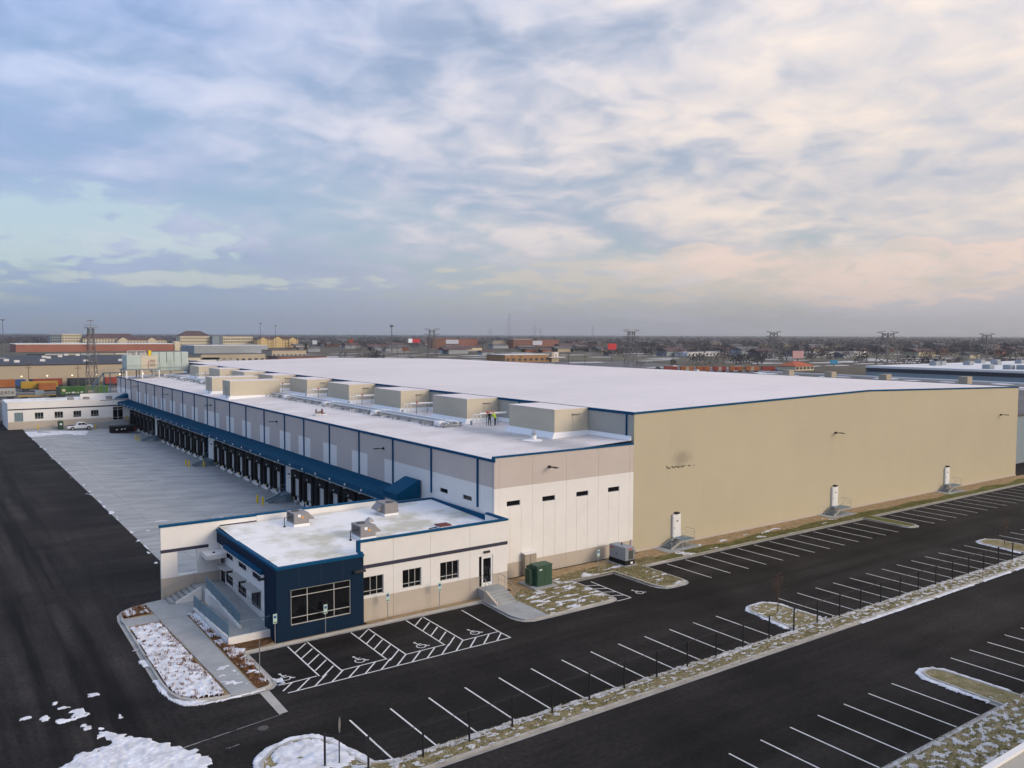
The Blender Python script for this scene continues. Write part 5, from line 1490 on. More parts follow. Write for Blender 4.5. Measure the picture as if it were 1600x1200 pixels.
# emergency exits of the hall: white insulated door, steel stair with rails
def exit_stair(x, lab1, lab2):
    d = thing('exit_door', lab1, 'door', (x, FY - .02, .95))
    q = MB(); q.box(-.62, -.22, 0, .62, 0, 2.55); c = q.build('door_frame', 'door_white', d, local=True)
    q = MB(); q.box(-.5, -.26, .05, .5, -.223, 2.35); lf = q.build('door_leaf', 'door_white', d, local=True)
    q = MB(); q.box(-.14, -.28, 1.75, .14, -.262, 1.87); q.build('vision_panel', 'hvac_dark', lf, local=True)
    q = MB(); q.box(-.45, -.30, 1.0, -.38, -.262, 1.12); q.build('door_handle', 'black', lf, local=True)
    q = MB(); q.box(-.2, -.45, 2.62, .2, 0, 2.8); q.build('door_lamp', 'lamp_head', d, local=True)
    t = thing('exit_stair', lab2, 'stair', (x, FY, .1))
    q = MB(); q.box(-3.6, -2.5, 0, 1.6, -.1, .03); q.build('pad', 'walk_concrete', t, local=True)
    q = MB(); q.box(-.8, -1.75, .78, 1.25, -.28, .86); q.build('landing', 'steel_blue', t, local=True)
    for k in range(4):
        q = MB(); q.box(-2.3 + k * .38, -1.65, .16 + k * .155, -1.98 + k * .38, -.35, .20 + k * .155); q.build('tread', 'steel_blue', t, local=True)
    for y in (-1.72, -.30):
        q = MB(); q.beam((-2.5, y, .02), (-.8, y, .74), .06, .26); q.build('stringer', 'galv', t, local=True)
    q = MB(); q.beam((-.8, -1.74, .70), (1.25, -1.74, .70), .06, .2); q.build('stringer', 'galv', t, local=True)
    q = MB()
    q.path([(-2.4, -1.75, .0), (-2.4, -1.75, 1.1), (-.7, -1.75, 1.85), (1.22, -1.75, 1.85)], .022); q.path([(1.22, -1.75, 0), (1.22, -1.75, 1.85), (1.22, -.3, 1.85)], .024); q.path([(-.7, -1.75, .8), (-.7, -1.75, 1.85)], .022)
    for z in (1.2, 1.52): q.path([(-.7, -1.75, z), (1.22, -1.75, z), (1.22, -.3, z)], .014)
    q.build('handrail', 'galv', t, local=True)
    q = MB()
    for xx, yy in ((-.7, -1.7), (1.2, -.4), (-.7, -.4)): q.box(xx - .04, yy - .04, 0, xx + .04, yy + .04, .8)
    q.build('leg', 'galv', t, local=True)
exit_stair(68.4, 'white exit door of the cold hall nearest the generator', 'steel exit stair of the cold hall nearest the generator')
exit_stair(98.3, 'white exit door in the middle of the long beige wall', 'steel exit stair in the middle of the long beige wall')
exit_stair(127.2, 'white exit door farthest along the beige wall', 'steel exit stair farthest along the beige wall')

# ------------------------------------------------------------------ parking signs
m_post = MB().bar((0, 0, 0), (0, 0, 2.3), .03, 6).mesh('post', 'galv')
m_plate = MB().box(-.15, -.035, 1.62, .15, -.015, 2.35).mesh('plate', 'sign_green')
m_emb = MB().box(-.10, -.042, 2.02, .10, -.036, 2.22).mesh('emblem', 'sign_blue')
m_emb2 = MB().box(-.12, -.042, 1.68, .12, -.036, 1.74).mesh('text_line', 'transformer_green')
for (x, y, lab) in ((21.05, 61.9 - 1.3, 'accessible parking sign at the left edge of the navy box'), (25.05, 60.55, 'accessible parking sign in front of the big navy box window'), (30.4, 60.5, 'accessible parking sign before the first small office window'), (35.3, 60.5, 'accessible parking sign between second and third small office windows'), (53.6, 61.0, 'accessible parking sign on the lawn beside the generator')):
    t = thing('parking_sign', lab, 'sign', (x, y, .1), 0, 'accessible parking signs')
    put('post', m_post, t); p_ = put('plate', m_plate, t); put('emblem', m_emb, p_); put('text_line', m_emb2, p_)
t = thing('sign_post', 'steel sign post seen edge on in the mulch bed', 'sign post', (18.2, 55.6, .1), rad(72))
put('post', m_post, t); q = MB(); q.box(-.22, -.035, 1.6, .22, -.015, 2.4); q.build('plate', 'galv', t, local=True)
t = thing('sign_post', 'tall sign on a black post at the snowy island by the fence', 'sign post', (17.84, 41.4, .1), rad(48))
q = MB(); q.bar((0, 0, 0), (0, 0, 2.5), .035, 6); q.build('post', 'fence_black', t, local=True)
q = MB()
q.poly([(.17 * math.cos(k / 10 * 6.283), -.02, 2.2 + .42 * math.sin(k / 10 * 6.283)) for k in range(10)])
q.poly([(.17 * math.cos(k / 10 * 6.283), -.03, 2.2 + .45 * math.sin(k / 10 * 6.283)) for k in range(10)][::-1]); q.build('plate', 'galv', t, local=True)

# ------------------------------------------------------------------ boundary fence: black posts, rail and wire
fe = thing('fence', 'black chain link fence posts and wires along the verge strip', 'fence', (17.0, 39.6, 0))
fp = [17.1] + [18.9 + 3.07 * k for k in range(45)]
m_fp = MB().bar((0, 0, .05), (0, 0, 1.95), .062, 7).bar((0, 0, 1.95), (.0, 0, 2.0), .055, 7, .01).mesh('post', 'fence_black')
def fyy(x): return 39.45 + .55 * min(1, max(0, (x - 20) / 30)) if x > 20 else 41.7 - .9 * (x - 17)
for x in fp: put('post', m_fp, fe, (x - 17.0, fyy(x) - 39.6, 0))
q = MB()
for a, b in zip(fp[:-1], fp[1:]): q.bar((a, fyy(a), 1.9), (b, fyy(b), 1.9), .018, 4, cap=False)
q.build('top_rail', 'fence_black', fe)
q = MB()
for z in (.2, 1.05):
    for a, b in zip(fp[:-1], fp[1:]): q.bar((a, fyy(a), z), (b, fyy(b), z), .004, 3, cap=False)
q.build('tension_wire', 'fence_black', fe)
# chain link: fine diagonal wires
V = []; F = []
def wire(a, b, r=.0022):
    a = Vector(a); b = Vector(b); n_ = Vector((0, r, 0)); i = len(V)
    d_ = (b - a).normalized(); s_ = d_.cross(Vector((0, 1, 0))) * r
    V.extend([tuple(a - s_), tuple(b - s_), tuple(b + s_), tuple(a + s_)]); F.append((i, i + 1, i + 2, i + 3))
for a, b in zip(fp[1:26], fp[2:27]):
    n_ = 16; w_ = b - a
    for k in range(-n_ * 7 // 12, n_):
        for s_ in (1, -1):
            t0, t1 = k / n_, k / n_ + 1.75 / w_
            z0, z1 = (.15, 1.9)
            c0, c1 = max(0, t0), min(1, t1)
            if c1 - c0 < .02: continue
            za = z0 + (z1 - z0) * (c0 - t0) / (t1 - t0); zb = z0 + (z1 - z0) * (c1 - t0) / (t1 - t0)
            if s_ < 0: za, zb = z0 + z1 - za, z0 + z1 - zb
            xa, xb = a + w_ * c0, a + w_ * c1
            wire((xa, fyy(xa), za), (xb, fyy(xb), zb))
me = bpy.data.meshes.new('chain_link'); me.from_pydata([(x - 17.0, y - 39.6, z) for x, y, z in V], [], F); me.materials.append(MATS['fence_black'])
put('chain_link', me, fe)['kind'] = 'stuff'

# ------------------------------------------------------------------ young tree on the car park island
def branch(mb, p, d, l, r, depth, rnd, leaves=None):
    q_ = p + d * l
    mb.bar(p, q_, r, 5 if depth > 1 else 3, r * .6, cap=False)
    if leaves is not None and depth <= 1:
        for _ in range(3): leaves.append(p.lerp(q_, rnd.uniform(.2, 1)))
    if depth == 0: return
    for _ in range(3):
        a = rnd.uniform(0, 6.283); t = rnd.uniform(.35, .75)
        o = d.orthogonal().normalized(); o.rotate(Matrix.Rotation(a, 3, d))
        nd = (d * math.cos(t) + o * math.sin(t)).normalized(); nd.z += .15; nd.normalize()
        branch(mb, p.lerp(q_, rnd.uniform(.55, 1)), nd, l * rnd.uniform(.6, .8), r * .55, depth - 1, rnd, leaves)
def young_tree(loc, label, h=3.6, seed=3):
    rnd = random.Random(seed)
    t = thing('young_tree', label, 'tree', loc)
    q = MB(); q.bar((0, 0, 0), (0, 0, h * .35), .045, 7, .035); q.bar((0, 0, h * .35), (.03, 0, h * .9), .035, 6, .01); q.build('trunk', 'bark', t, local=True)
    q = MB(); lv = []
    for k in range(22):
        z = h * (.3 + .55 * k / 22); a = k * 2.4
        d = Vector((math.cos(a) * .5, math.sin(a) * .5, 1)).normalized()
        branch(q, Vector((0, 0, z)), d, h * .16 * (1.15 - k / 30), .010, 2, rnd, lv)
    i = 0
    for p_ in lv:
        if rnd.random() < .6: continue
        s_ = .035; a = Vector((rnd.uniform(-1, 1), rnd.uniform(-1, 1), rnd.uniform(-1, 1))) * s_; b = Vector((rnd.uniform(-1, 1), rnd.uniform(-1, 1), rnd.uniform(-1, 1))) * s_
        q.poly([p_ + a, p_ + b, p_ - a], 1)
    q.build('crown', ['bark', 'dry_grass'], t, local=True)
    return t
young_tree((58.37, 43.5, .1), 'slim young tree with brown leaves on the snowy car park island', 3.7, 3)
young_tree((98.9, 43.6, .1), 'slim bare young tree on the far car park island', 3.2, 5)
q = MB(); q.bar((0, 0, 0), (0, 0, .12), .75, 14, .35); tag(q.build('mulch_ring', 'mulch', origin=(58.37, 43.5, .105)), 'brown mulch mound round the young tree on the island', 'mulch')

# ------------------------------------------------------------------ dock stairs, bollards, vehicles on the apron
def dock_stair(y, lab):
    zb = apz(41.0)
    t = thing('dock_stair', lab, 'stair', (XD, y, 0), 0, 'steel stairs along the dock wall')
    q = MB(); q.box(-1.5, -.9, -.02, -.15, 1.6, .06); q.build('landing', 'steel_blue', t, local=True)
    for k in range(6):
        x = -1.55 - k * .36
        q = MB(); q.box(x - .30, -.85, -.18 - k * .165, x, .3, -.14 - k * .165); q.build('tread', 'steel_blue', t, local=True)
    for yy in (-.9, .35):
        q = MB(); q.beam((-1.5, yy, -.05), (-3.75, yy, apz(40.1) + .1), .06, .3); q.build('stringer', 'steel_blue', t, local=True)
        q = MB(); q.path([(-1.5, yy, .05), (-1.5, yy, 1.1), (-3.75, yy, apz(40.1) + 1.1), (-3.75, yy, apz(40.1))], .03); q.path([(-1.5, yy, .6), (-3.75, yy, apz(40.1) + .6)], .02)
        q.build('handrail', 'steel_blue', t, local=True)
    q = MB(); q.path([(-1.5, .4, 1.1), (-1.5, 1.6, 1.1), (-.15, 1.6, 1.1)], .03); q.path([(-1.5, 1.6, 0), (-1.5, 1.6, 1.1)], .03); q.build('handrail', 'galv', t, local=True)
    q = MB()
    for xx, yy in ((-1.45, -.85), (-1.45, 1.5)): q.box(xx - .06, yy - .06, -1.15, xx + .06, yy + .06, 0)
    q.box(-.9, -.7, -1.1, -.2, 1.4, -.05); q.build('leg', 'steel_blue', t, local=True)
    q = MB(); q.box(-.02, -1.4, -1.2, -.003, 2.6, .0); q.build('wall_plinth', 'walk_concrete', t, local=True)
dock_stair(118.4, 'blue grey dock stair nearest the camera'); dock_stair(158.9, 'blue grey dock stair in the middle of the dock wall'); dock_stair(202.8, 'blue grey dock stair nearest the rear office')
m_bol = MB().bar((0, 0, -.02), (0, 0, 1.1), .15, 10).bar((0, 0, 1.1), (0, 0, 1.2), .15, 10, .05).mesh('bollard', 'safety_yellow')
for x, y, lab in ((38.75, 118.3, 'left one of two'), (39.0, 116.6, 'right one of two'), (39.1, 159.4, 'left one of the pair'), (39.2, 157.7, 'right one of the pair'), (41.6, 157.0, 'lone one on the near side'), (39.3, 204.6, 'left one of the far pair'), (39.4, 202.0, 'right one of the far pair')):
    wh = 'the nearest dock stair' if y < 120 else ('the middle dock stair' if y < 170 else 'the farthest dock stair')
    b = bpy.data.objects.new('bollard', m_bol); COL.objects.link(b); b.location = (x, y, apz(x)); tag(b, f'yellow bollard at {wh}, {lab}', 'bollard', 'yellow bollards on the apron')
for x, lab in ((22.5, 'yellow bollard near the left end of the rear office wall'), (35.2, 'yellow bollard behind the pickup at the rear office'), (42.9, 'yellow bollard in the corner beside the rear office door')):
    b = bpy.data.objects.new('bollard', m_bol); COL.objects.link(b); b.location = (x, 232.7, apz(x) if x < 40 else 1.05); 
    if x > 40: b.location = (42.8, 234.0, 1.08)
    tag(b, lab, 'bollard', 'yellow bollards on the apron')

def wheel_mesh(r, w):
    q = MB(); q.bar((-w / 2, 0, 0), (w / 2, 0, 0), r, 16); return q.mesh('tyre', 'rubber')
def pickup(loc, rz, label):
    t = thing('pickup_truck', label, 'pickup truck', loc, rz)
    # side profile (y forward, z up)
    prof = [(-2.85, .55), (-2.85, 1.12), (-1.0, 1.15), (-.85, 1.30), (-.55, 1.86), (-.2, 1.93), (.75, 1.93), (1.05, 1.86), (1.62, 1.28), (2.7, 1.18), (2.88, 1.05), (2.92, .62), (2.75, .48), (-2.7, .48)]
    q = MB(); 
    for s_ in (0,):
        q.extrude([(y, z) for y, z in prof], 'x', -.98, .98)
    bd = q.build('body', 'car_white', t, local=True)
    bv = bd.modifiers.new('bevel', 'BEVEL'); bv.width = .07; bv.segments = 2
    q = MB(); q.box(-.85, -2.72, .9, .85, -1.1, 1.165); q.build('bed_liner', 'black', t, local=True)
    for s_ in (-1, 1):
        x = s_ * .985
        for a in ([(-.52, 1.32), (-.42, 1.78), (.18, 1.80), (.18, 1.32)], [(.28, 1.32), (.28, 1.80), (.92, 1.78), (1.38, 1.32)]):
            q = MB(); q.extrude(a, 'x', x - .01, x + .01); q.build('side_window', 'glass', bd, local=True)
        q = MB(); q.box(x - .012, .19, .62, x + .012, .205, 1.3); q.build('door_seam', 'black', bd, local=True)
        q = MB(); q.box(s_ * 1.0, 1.25, 1.25, s_ * 1.22, 1.4, 1.45); q.build('mirror', 'black', bd, local=True)
        q = MB(); q.box(s_ * .62, 2.9, .85, s_ * .93, 2.95, 1.05); q.build('headlight', 'alu', bd, local=True)
        q = MB(); q.box(s_ * .80, -2.88, .8, s_ * .96, -2.84, 1.1); q.build('tail_light', 'red', bd, local=True)
    q = MB(); q.poly([(-.82, 1.09, 1.85), (.82, 1.09, 1.85), (.86, 1.63, 1.31), (-.86, 1.63, 1.31)]); q.build('windscreen', 'glass', bd, local=True)
    q = MB(); q.box(-.6, 2.91, .68, .6, 2.96, 1.05); q.build('grille', 'hvac_dark', bd, local=True)
    q = MB(); q.box(-.98, 2.88, .42, .98, 3.02, .62); q.box(-.98, -2.98, .42, .98, -2.84, .62); q.build('bumper', 'alu', bd, local=True)
    wm = wheel_mesh(.40, .26); rm = MB().bar((-.14, 0, 0), (.14, 0, 0), .22, 12).mesh('rim', 'alu'); am = MB().bar((-.12, 0, 0), (.12, 0, 0), .46, 14).mesh('wheel_arch', 'black')
    for x in (-.88, .88):
        for y in (-1.75, 1.85):
            w_ = put('wheel', wm, t, (x, y, .40)); put('rim', rm, w_); 
            a_ = put('wheel_arch', am, t, (x * .985, y, .46))
    return t
pickup((31.4, 230.6, apz(31.4)), rad(-90), 'white crew cab pickup parked before the rear office')
# black roll-off dumpster
dm = thing('roll_off_dumpster', 'long black roll off dumpster beside the far dock doors', 'dumpster', (39.4, 222.0, apz(40.5)))
q = MB(); q.hexa([(-2.6, -1.1, .25), (3.0, -1.1, .25), (3.0, 1.1, .25), (-2.6, 1.1, .25), (-2.6, -1.25, 1.7), (3.2, -1.25, 1.7), (3.2, 1.25, 1.7), (-2.6, 1.25, 1.7)]); bdy = q.build('body', 'black', dm, local=True)
for k in range(8):
    q = MB(); q.box(-2.4 + k * .75, -1.32, .3, -2.3 + k * .75, -1.2, 1.7); q.build('rib', 'black', bdy, local=True)
q = MB(); q.box(-2.65, -1.33, 1.7, 3.25, -1.18, 1.82); q.box(-2.65, 1.18, 1.7, 3.25, 1.33, 1.82); q.build('rim', 'hvac_dark', bdy, local=True)
for x in (-1.9, 2.5):
    q = MB(); q.bar((x, -1.0, .17), (x, -.8, .17), .17, 10); q.build('roller', 'steel', dm, local=True)
for x, z in ((-1.5, .9), (.3, 1.0), (-.4, .95)):
    q = MB(); q.box(x, -1.36, z, x + .4, -1.33, z + .25); q.build('label_plate', 'white_paint', bdy, local=True)
q = MB(); q.box(2.6, -1.4, .5, 3.2, -1.33, 1.5); q.build('label_plate', 'red_brown', bdy, local=True)
bn = thing('waste_bin', 'tall dark green bin with white notice beside the pickup', 'bin', (27.3, 231.8, apz(27.3)))
q = MB(); q.hexa([(-.55, -.55, 0), (.55, -.55, 0), (.55, .55, 0), (-.55, .55, 0), (-.6, -.6, 1.9), (.6, -.6, 1.9), (.6, .6, 1.9), (-.6, .6, 1.9)]); b_ = q.build('body', 'transformer_green', bn, local=True)
q = MB(); q.hexa([(-.64, -.64, 1.9), (.64, -.64, 1.9), (.64, .64, 1.9), (-.64, .64, 1.9), (-.4, -.4, 2.2), (.4, -.4, 2.2), (.4, .4, 2.2), (-.4, .4, 2.2)]); q.build('lid', 'transformer_green', bn, local=True)
q = MB(); q.box(-.25, -.63, 1.15, .25, -.60, 1.6); q.build('notice', 'white_paint', b_, local=True)
# neighbouring flat roof cutting the lower right corner
nb = thing('neighbour_building', 'flat grey beige roof edge of the neighbouring building at the lower right corner', 'building', (40, 8, 0))
q = MB(); q.box(10, 2, 6.7, 70, 14.75, 7.0); q.build('roof', 'roof_office2' if 'roof_office2' in MATS else 'wall_base', nb)
q = MB(); q.box(10.1, 14.45, 0, 69.9, 14.7, 6.69); q.box(10.1, 2.1, 0, 10.4, 14.4, 6.69); q.build('wall', 'wall_base', nb)
q = MB(); q.box(10, 14.55, 7.0, 70, 14.8, 7.12); q.build('parapet_cap', 'wall_white', nb)

# ------------------------------------------------------------------ surroundings beyond the site
mat('f_tan', (0.42, 0.36, 0.27), 0.85, var=0.1, vscale=0.05)
mat('f_darkroof', (0.055, 0.06, 0.075), 0.9, var=0.3, vscale=0.05)
mat('f_brick', (0.33, 0.14, 0.10), 0.9, var=0.15, vscale=0.05)
mat('f_brick2', (0.26, 0.12, 0.08), 0.9, var=0.2, vscale=0.05)
mat('f_cream', (0.60, 0.54, 0.40), 0.9, var=0.08, vscale=0.05)
mat('f_yellow', (0.58, 0.44, 0.22), 0.9, var=0.08, vscale=0.05)
mat('f_grey', (0.30, 0.33, 0.36), 0.8, var=0.1, vscale=0.05)
mat('f_bluegrey', (0.24, 0.30, 0.34), 0.8, var=0.1, vscale=0.05)
mat('f_white', (0.68, 0.68, 0.68), 0.8, var=0.1, vscale=0.05)
mat('f_brownroof', (0.115, 0.075, 0.075), 0.9, var=0.2, vscale=0.1)
mat('f_greyroof', (0.14, 0.14, 0.145), 0.9, var=0.35, vscale=0.05)
mat('f_orange', (0.40, 0.085, 0.03), 0.7, var=0.1, vscale=0.3)
mat('f_brown', (0.30, 0.18, 0.09), 0.85)
mat('f_win', (0.035, 0.04, 0.05), 0.3)
mat('c_orange', (0.36, 0.13, 0.045), 0.7, var=0.2, vscale=0.3)
mat('c_yellow', (0.42, 0.27, 0.04), 0.7, var=0.2, vscale=0.3)
mat('c_green', (0.06, 0.16, 0.045), 0.7, var=0.15, vscale=0.3)
mat('c_grey', (0.42, 0.43, 0.42), 0.7, var=0.15, vscale=0.3)
mat('c_blue', (0.03, 0.08, 0.22), 0.7)
mat('c_red', (0.25, 0.05, 0.04), 0.7)
mat('c_dark', (0.03, 0.04, 0.05), 0.7)
mat('bb_red', (0.50, 0.05, 0.05), 0.6, emit=(0.8, 0.05, 0.06, 0.10))
mat('bb_white', (0.8, 0.8, 0.82), 0.6, emit=(0.8, 0.82, 0.9, 0.20))
mat('bb_plain', (0.66, 0.67, 0.70), 0.6)
mat('bb_pink', (0.62, 0.36, 0.34), 0.6)
mat('bb_blue', (0.03, 0.25, 0.42), 0.6)
mat('f_tower', (0.42, 0.44, 0.49), 0.6)
mat('lattice', (0.16, 0.16, 0.17), 0.7, metal=0.3)
mat('wood_far', (0.070, 0.064, 0.070), 0.95, col2=(0.038, 0.042, 0.060), vscale=0.012, fine=0.3, fscale=0.2, spec=0.05)
mat('grass_far', (0.13, 0.115, 0.075), 0.95, var=0.3, vscale=0.02)
mat('road_far', (0.10, 0.10, 0.105), 0.9, var=0.2, vscale=0.02)

def far_building(name, label, cat, x0, x1, y, d, h, wallm, roofm, wins=None, base=0.0, parapet=0.4, roofkind='flat', rise=3.0, winm='f_win', gables=(), trim='f_white'):
    t = thing(name, label, cat, (x0, y, 0))
    q = MB(); q.box(0, 0, base, x1 - x0, d, h); w = q.build('wall', wallm, t, local=True)
    L = x1 - x0
    if roofkind == 'flat':
        q = MB(); q.box(-.2, -.2, h, L + .2, d + .2, h + parapet); r = q.build('roof', roofm, t, local=True)
    else:                                   # hipped roof
        q = MB(); m_ = min(d, L) * .45
        a = [(-.8, -.8, h), (L + .8, -.8, h), (L + .8, d + .8, h), (-.8, d + .8, h)]
        e0, e1 = (m_, d / 2, h + rise), (L - m_, d / 2, h + rise)
        q.poly([a[0], a[1], e1, e0]); q.poly([a[1], a[2], e1]); q.poly([a[2], a[3], e0, e1]); q.poly([a[3], a[0], e0]); q.poly(a[::-1]); r = q.build('roof', roofm, t, local=True)
    for gx, gw, gh in gables:
        q = MB(); q.extrude([(gx, base), (gx + gw, base), (gx + gw, gh), (gx + gw / 2, gh + gw * .3), (gx, gh)], 'y', -1.5, 2.0); gb = q.build('gable_bay', wallm, t, local=True)
        q = MB(); q.extrude([(gx - .6, gh - .1), (gx + gw / 2, gh + gw * .3 + .35), (gx + gw + .6, gh - .1), (gx + gw + .6, gh + .35), (gx + gw / 2, gh + gw * .3 + .95), (gx - .6, gh + .35)], 'y', -1.8, 2.3); q.build('gable_roof', roofm, gb, local=True)
    if wins:
        nx_, rows, ww, wh, z0, dz = wins
        wm = MB().box(0, -.12, 0, ww, -.01, wh).mesh('window', winm)
        for r_ in range(rows):
            for k in range(nx_):
                put('window', wm, t, ((k + .5) * L / nx_ - ww / 2, 0, z0 + r_ * dz))
    return t

# tan distribution warehouse across the rail yard
tw = far_building('distribution_warehouse', 'tan warehouse with dark roof and row of dock lights across the rail yard', 'warehouse', -40, 112, 417, 175, 9.4, 'f_tan', 'f_darkroof')
dm_ = MB().box(0, -.3, 0, 3.0, -.01, 3.6).mesh('dock_opening', 'c_dark'); lm_ = MB().box(-.2, -.5, 4.6, .3, -.01, 5.0).mesh('dock_lamp', 'lamp_glow')
for k in range(30):
    put('dock_opening', dm_, tw, (4 + k * 4.9, 0, 0))
    if k % 2 == 0 and k < 26: put('dock_lamp', lm_, tw, (6 + k * 4.9, 0, 0))
rnd = random.Random(5)
vm_ = MB().box(0, 0, 9.8, 2.2, 1.6, 10.9).mesh('roof_vent', 'f_white')
for k in range(26): put('roof_vent', vm_, tw, (rnd.uniform(35, 145), rnd.uniform(8, 165), 0))
for a, b in (((40, 30), (64, 60)), ((20, 8), (52, 26)), ((50, 110), (75, 118))):
    q = MB(); q.prism([(a[0], a[1]), (b[0], a[1] + 2), (b[0] + 3, b[1]), (a[0] + 4, b[1] - 4)], 9.81, 9.9); q.build('snow_patch', 'snow', tw, local=True)
# brick warehouse, trailers rows
far_building('brick_warehouse', 'long low brick red warehouse with white roof edge beyond the tan one', 'warehouse', 95, 282, 1204, 90, 9.2, 'f_brick', 'f_white', parapet=.9)
q = MB()
far_building('stair_tower', 'narrow pale tower at the right end of the brick warehouse', 'building', 283, 290, 1203, 12, 12.5, 'f_cream', 'f_white')
# office and hotel blocks on the horizon, left half
far_building('office_block', 'cream office block with square windows at the far left skyline', 'building', 206, 238, 1700, 22, 22, 'f_cream', 'f_white', (7, 4, 2.4, 2.4, 3.5, 4.8))
far_building('glass_block', 'blue grey glazed block left of the cream office block', 'building', 188, 206, 1702, 22, 20.5, 'f_bluegrey', 'f_white', (5, 4, 2.6, 2.8, 3, 4.8))
far_building('hotel', 'long hotel with steep brown roof left of the skyline centre', 'hotel', 239, 330, 1690, 22, 14, 'f_cream', 'f_brownroof', (18, 3, 2.2, 2.2, 2.5, 4), roofkind='hip', rise=9)
far_building('hotel', 'brown roofed hotel with three pale gables behind the brick warehouse', 'hotel', 290, 375, 1655, 20, 11, 'f_cream', 'f_brownroof', (16, 2, 2.2, 2.2, 2.5, 4), roofkind='hip', rise=6, gables=((2, 15, 12), (52, 14, 12)))
far_building('office_block', 'cream office block under a tall brown hipped roof', 'building', 372, 424, 1540, 30, 19.5, 'f_cream', 'f_brownroof', (13, 3, 2.2, 2.2, 3.0, 5.5), roofkind='hip', rise=9)
far_building('glass_block', 'blue grey glazed block between two cream office blocks', 'building', 424.5, 446, 1529, 20, 19, 'f_bluegrey', 'f_grey')
far_building('office_block', 'cream four storey office block with dark window rows and white roof plant', 'building', 418, 469, 1443, 24, 18.5, 'f_cream', 'f_cream', (12, 3, 2.8, 2.2, 3.5, 5))
far_building('hotel', 'yellow hotel with gables beside the cream office block', 'hotel', 468, 540, 1415, 22, 14.0, 'f_yellow', 'f_brownroof', (14, 3, 2.0, 2.0, 2.5, 4.2), roofkind='hip', rise=5, gables=((3, 13, 14), (27, 16, 14.5), (55, 13, 14)))
far_building('retail_shed', 'low grey shed with pale roof in front of the office blocks', 'building', 262, 350, 1020, 60, 9.2, 'f_grey', 'f_white')
far_building('retail_shed', 'low brown shed left of the snowy yard', 'building', 272, 306, 781, 30, 7.6, 'f_tan', 'f_brownroof', (8, 1, 2.0, 2.0, 2.0, 3))
far_building('retail_shed', 'tan low store with dark sign band behind the roof edge', 'building', 185, 238, 700, 30, 6.5, 'f_tan', 'f_greyroof', (10, 1, 2.6, 2.4, .6, 3))
far_building('retail_shed', 'dark red low building peeping over the hall roof at left', 'building', 228, 268, 640, 26, 5.5, 'f_brick2', 'f_greyroof', (9, 1, 2.4, 2.2, .6, 3))
# middle of the skyline
far_building('apartment_block', 'red brick apartment block left of the white billboard', 'building', 706, 752, 1231, 20, 17, 'f_brick2', 'f_greyroof', (12, 4, 2.2, 2.0, 2.2, 3.8))
far_building('apartment_block', 'red brick apartment block right of the white billboard', 'building', 756, 800, 1236, 20, 16.2, 'f_brick', 'f_greyroof', (11, 4, 2.2, 2.0, 2.2, 3.8))
far_building('apartment_block', 'tan and red apartment block left of the distant tall tower', 'building', 808, 836, 1200, 20, 13, 'f_tan', 'f_greyroof', (7, 3, 2.2, 2.0, 2.2, 3.8))
far_building('apartment_block', 'dark red apartment block under the distant tall tower', 'building', 838, 880, 1181, 20, 15.5, 'f_brick2', 'f_white', (10, 4, 2.2, 2.0, 2.0, 3.6))
far_building('apartment_block', 'orange brick apartment block at the right end of the brick row', 'building', 884, 934, 1175, 20, 15, 'f_brick', 'f_greyroof', (12, 4, 2.2, 2.0, 2.0, 3.6))
st = far_building('restaurant', 'brown low store with white roof edge and white framed entrance', 'store', 398, 446, 573, 28, 6.4, 'f_brown', 'f_white', (8, 1, 3, 2, 1.5, 3))
q = MB(); q.box(48, -2, 0, 56, 8, 8.6); q.build('entrance_tower', 'f_tan', st, local=True)
q = MB(); q.box(50, -2.3, 3, 54.5, -2.02, 8.2); e_ = q.build('entrance_frame', 'f_white', st, local=True)
q = MB(); q.box(51.2, -2.45, 3.6, 53.3, -2.32, 7.0); q.build('entrance_opening', 'f_tan', e_, local=True)
q = MB(); q.box(44, -4, 3.8, 62, 6, 4.3); q.build('entrance_canopy', 'f_white', st, local=True)
ov = thing('overpass', 'dark road overpass crossing behind the hall roof', 'bridge', (690, 900, 0))
q = MB(); q.box(-40, 0, 4.5, 420, 14, 6.2); q.build('deck', 'f_greyroof', ov, local=True)
for k in range(16):
    q = MB(); q.box(-30 + k * 28, 3, 0, -27 + k * 28, 11, 4.5); q.build('pier', 'f_grey', ov, local=True)
q = MB(); q.box(-40, -.3, 6.2, 420, 0, 7.2); q.build('parapet', 'f_darkroof', ov, local=True)
# low houses and sheds scattered through the woods
rnd = random.Random(11)
hw_me = {}
hc = ['f_grey', 'f_cream', 'f_tan', 'f_grey', 'f_brick2']
rc = ['f_brownroof', 'f_greyroof', 'f_brownroof', 'f_greyroof']
def cdir(u, dist):
    a = _yaw + math.atan((u - 800) / 1302.0)
    return dist * math.sin(a), dist * math.cos(a)
spots = []
for k in range(120):
    u = rnd.uniform(470, 1600); D = rnd.choice([rnd.uniform(950, 1500), rnd.uniform(1200, 2000), rnd.uniform(1600, 3200)])
    spots.append((*cdir(u, D), D, u))
def sector(u):
    for lim, nm in ((585, 'between the yellow hotel and the thin cell tower'), (690, 'around the half red digital billboard'), (870, 'behind the brick apartments'), (960, 'left of the bright red billboard'), (1080, 'just right of the bright red billboard'), (1200, 'above the red rail cars'), (1300, 'behind the orange red roof'), (1400, 'around the broad pylon'), (1500, 'above the left part of the grey warehouse'), (1700, 'above the right part of the grey warehouse')):
        if u < lim: return nm
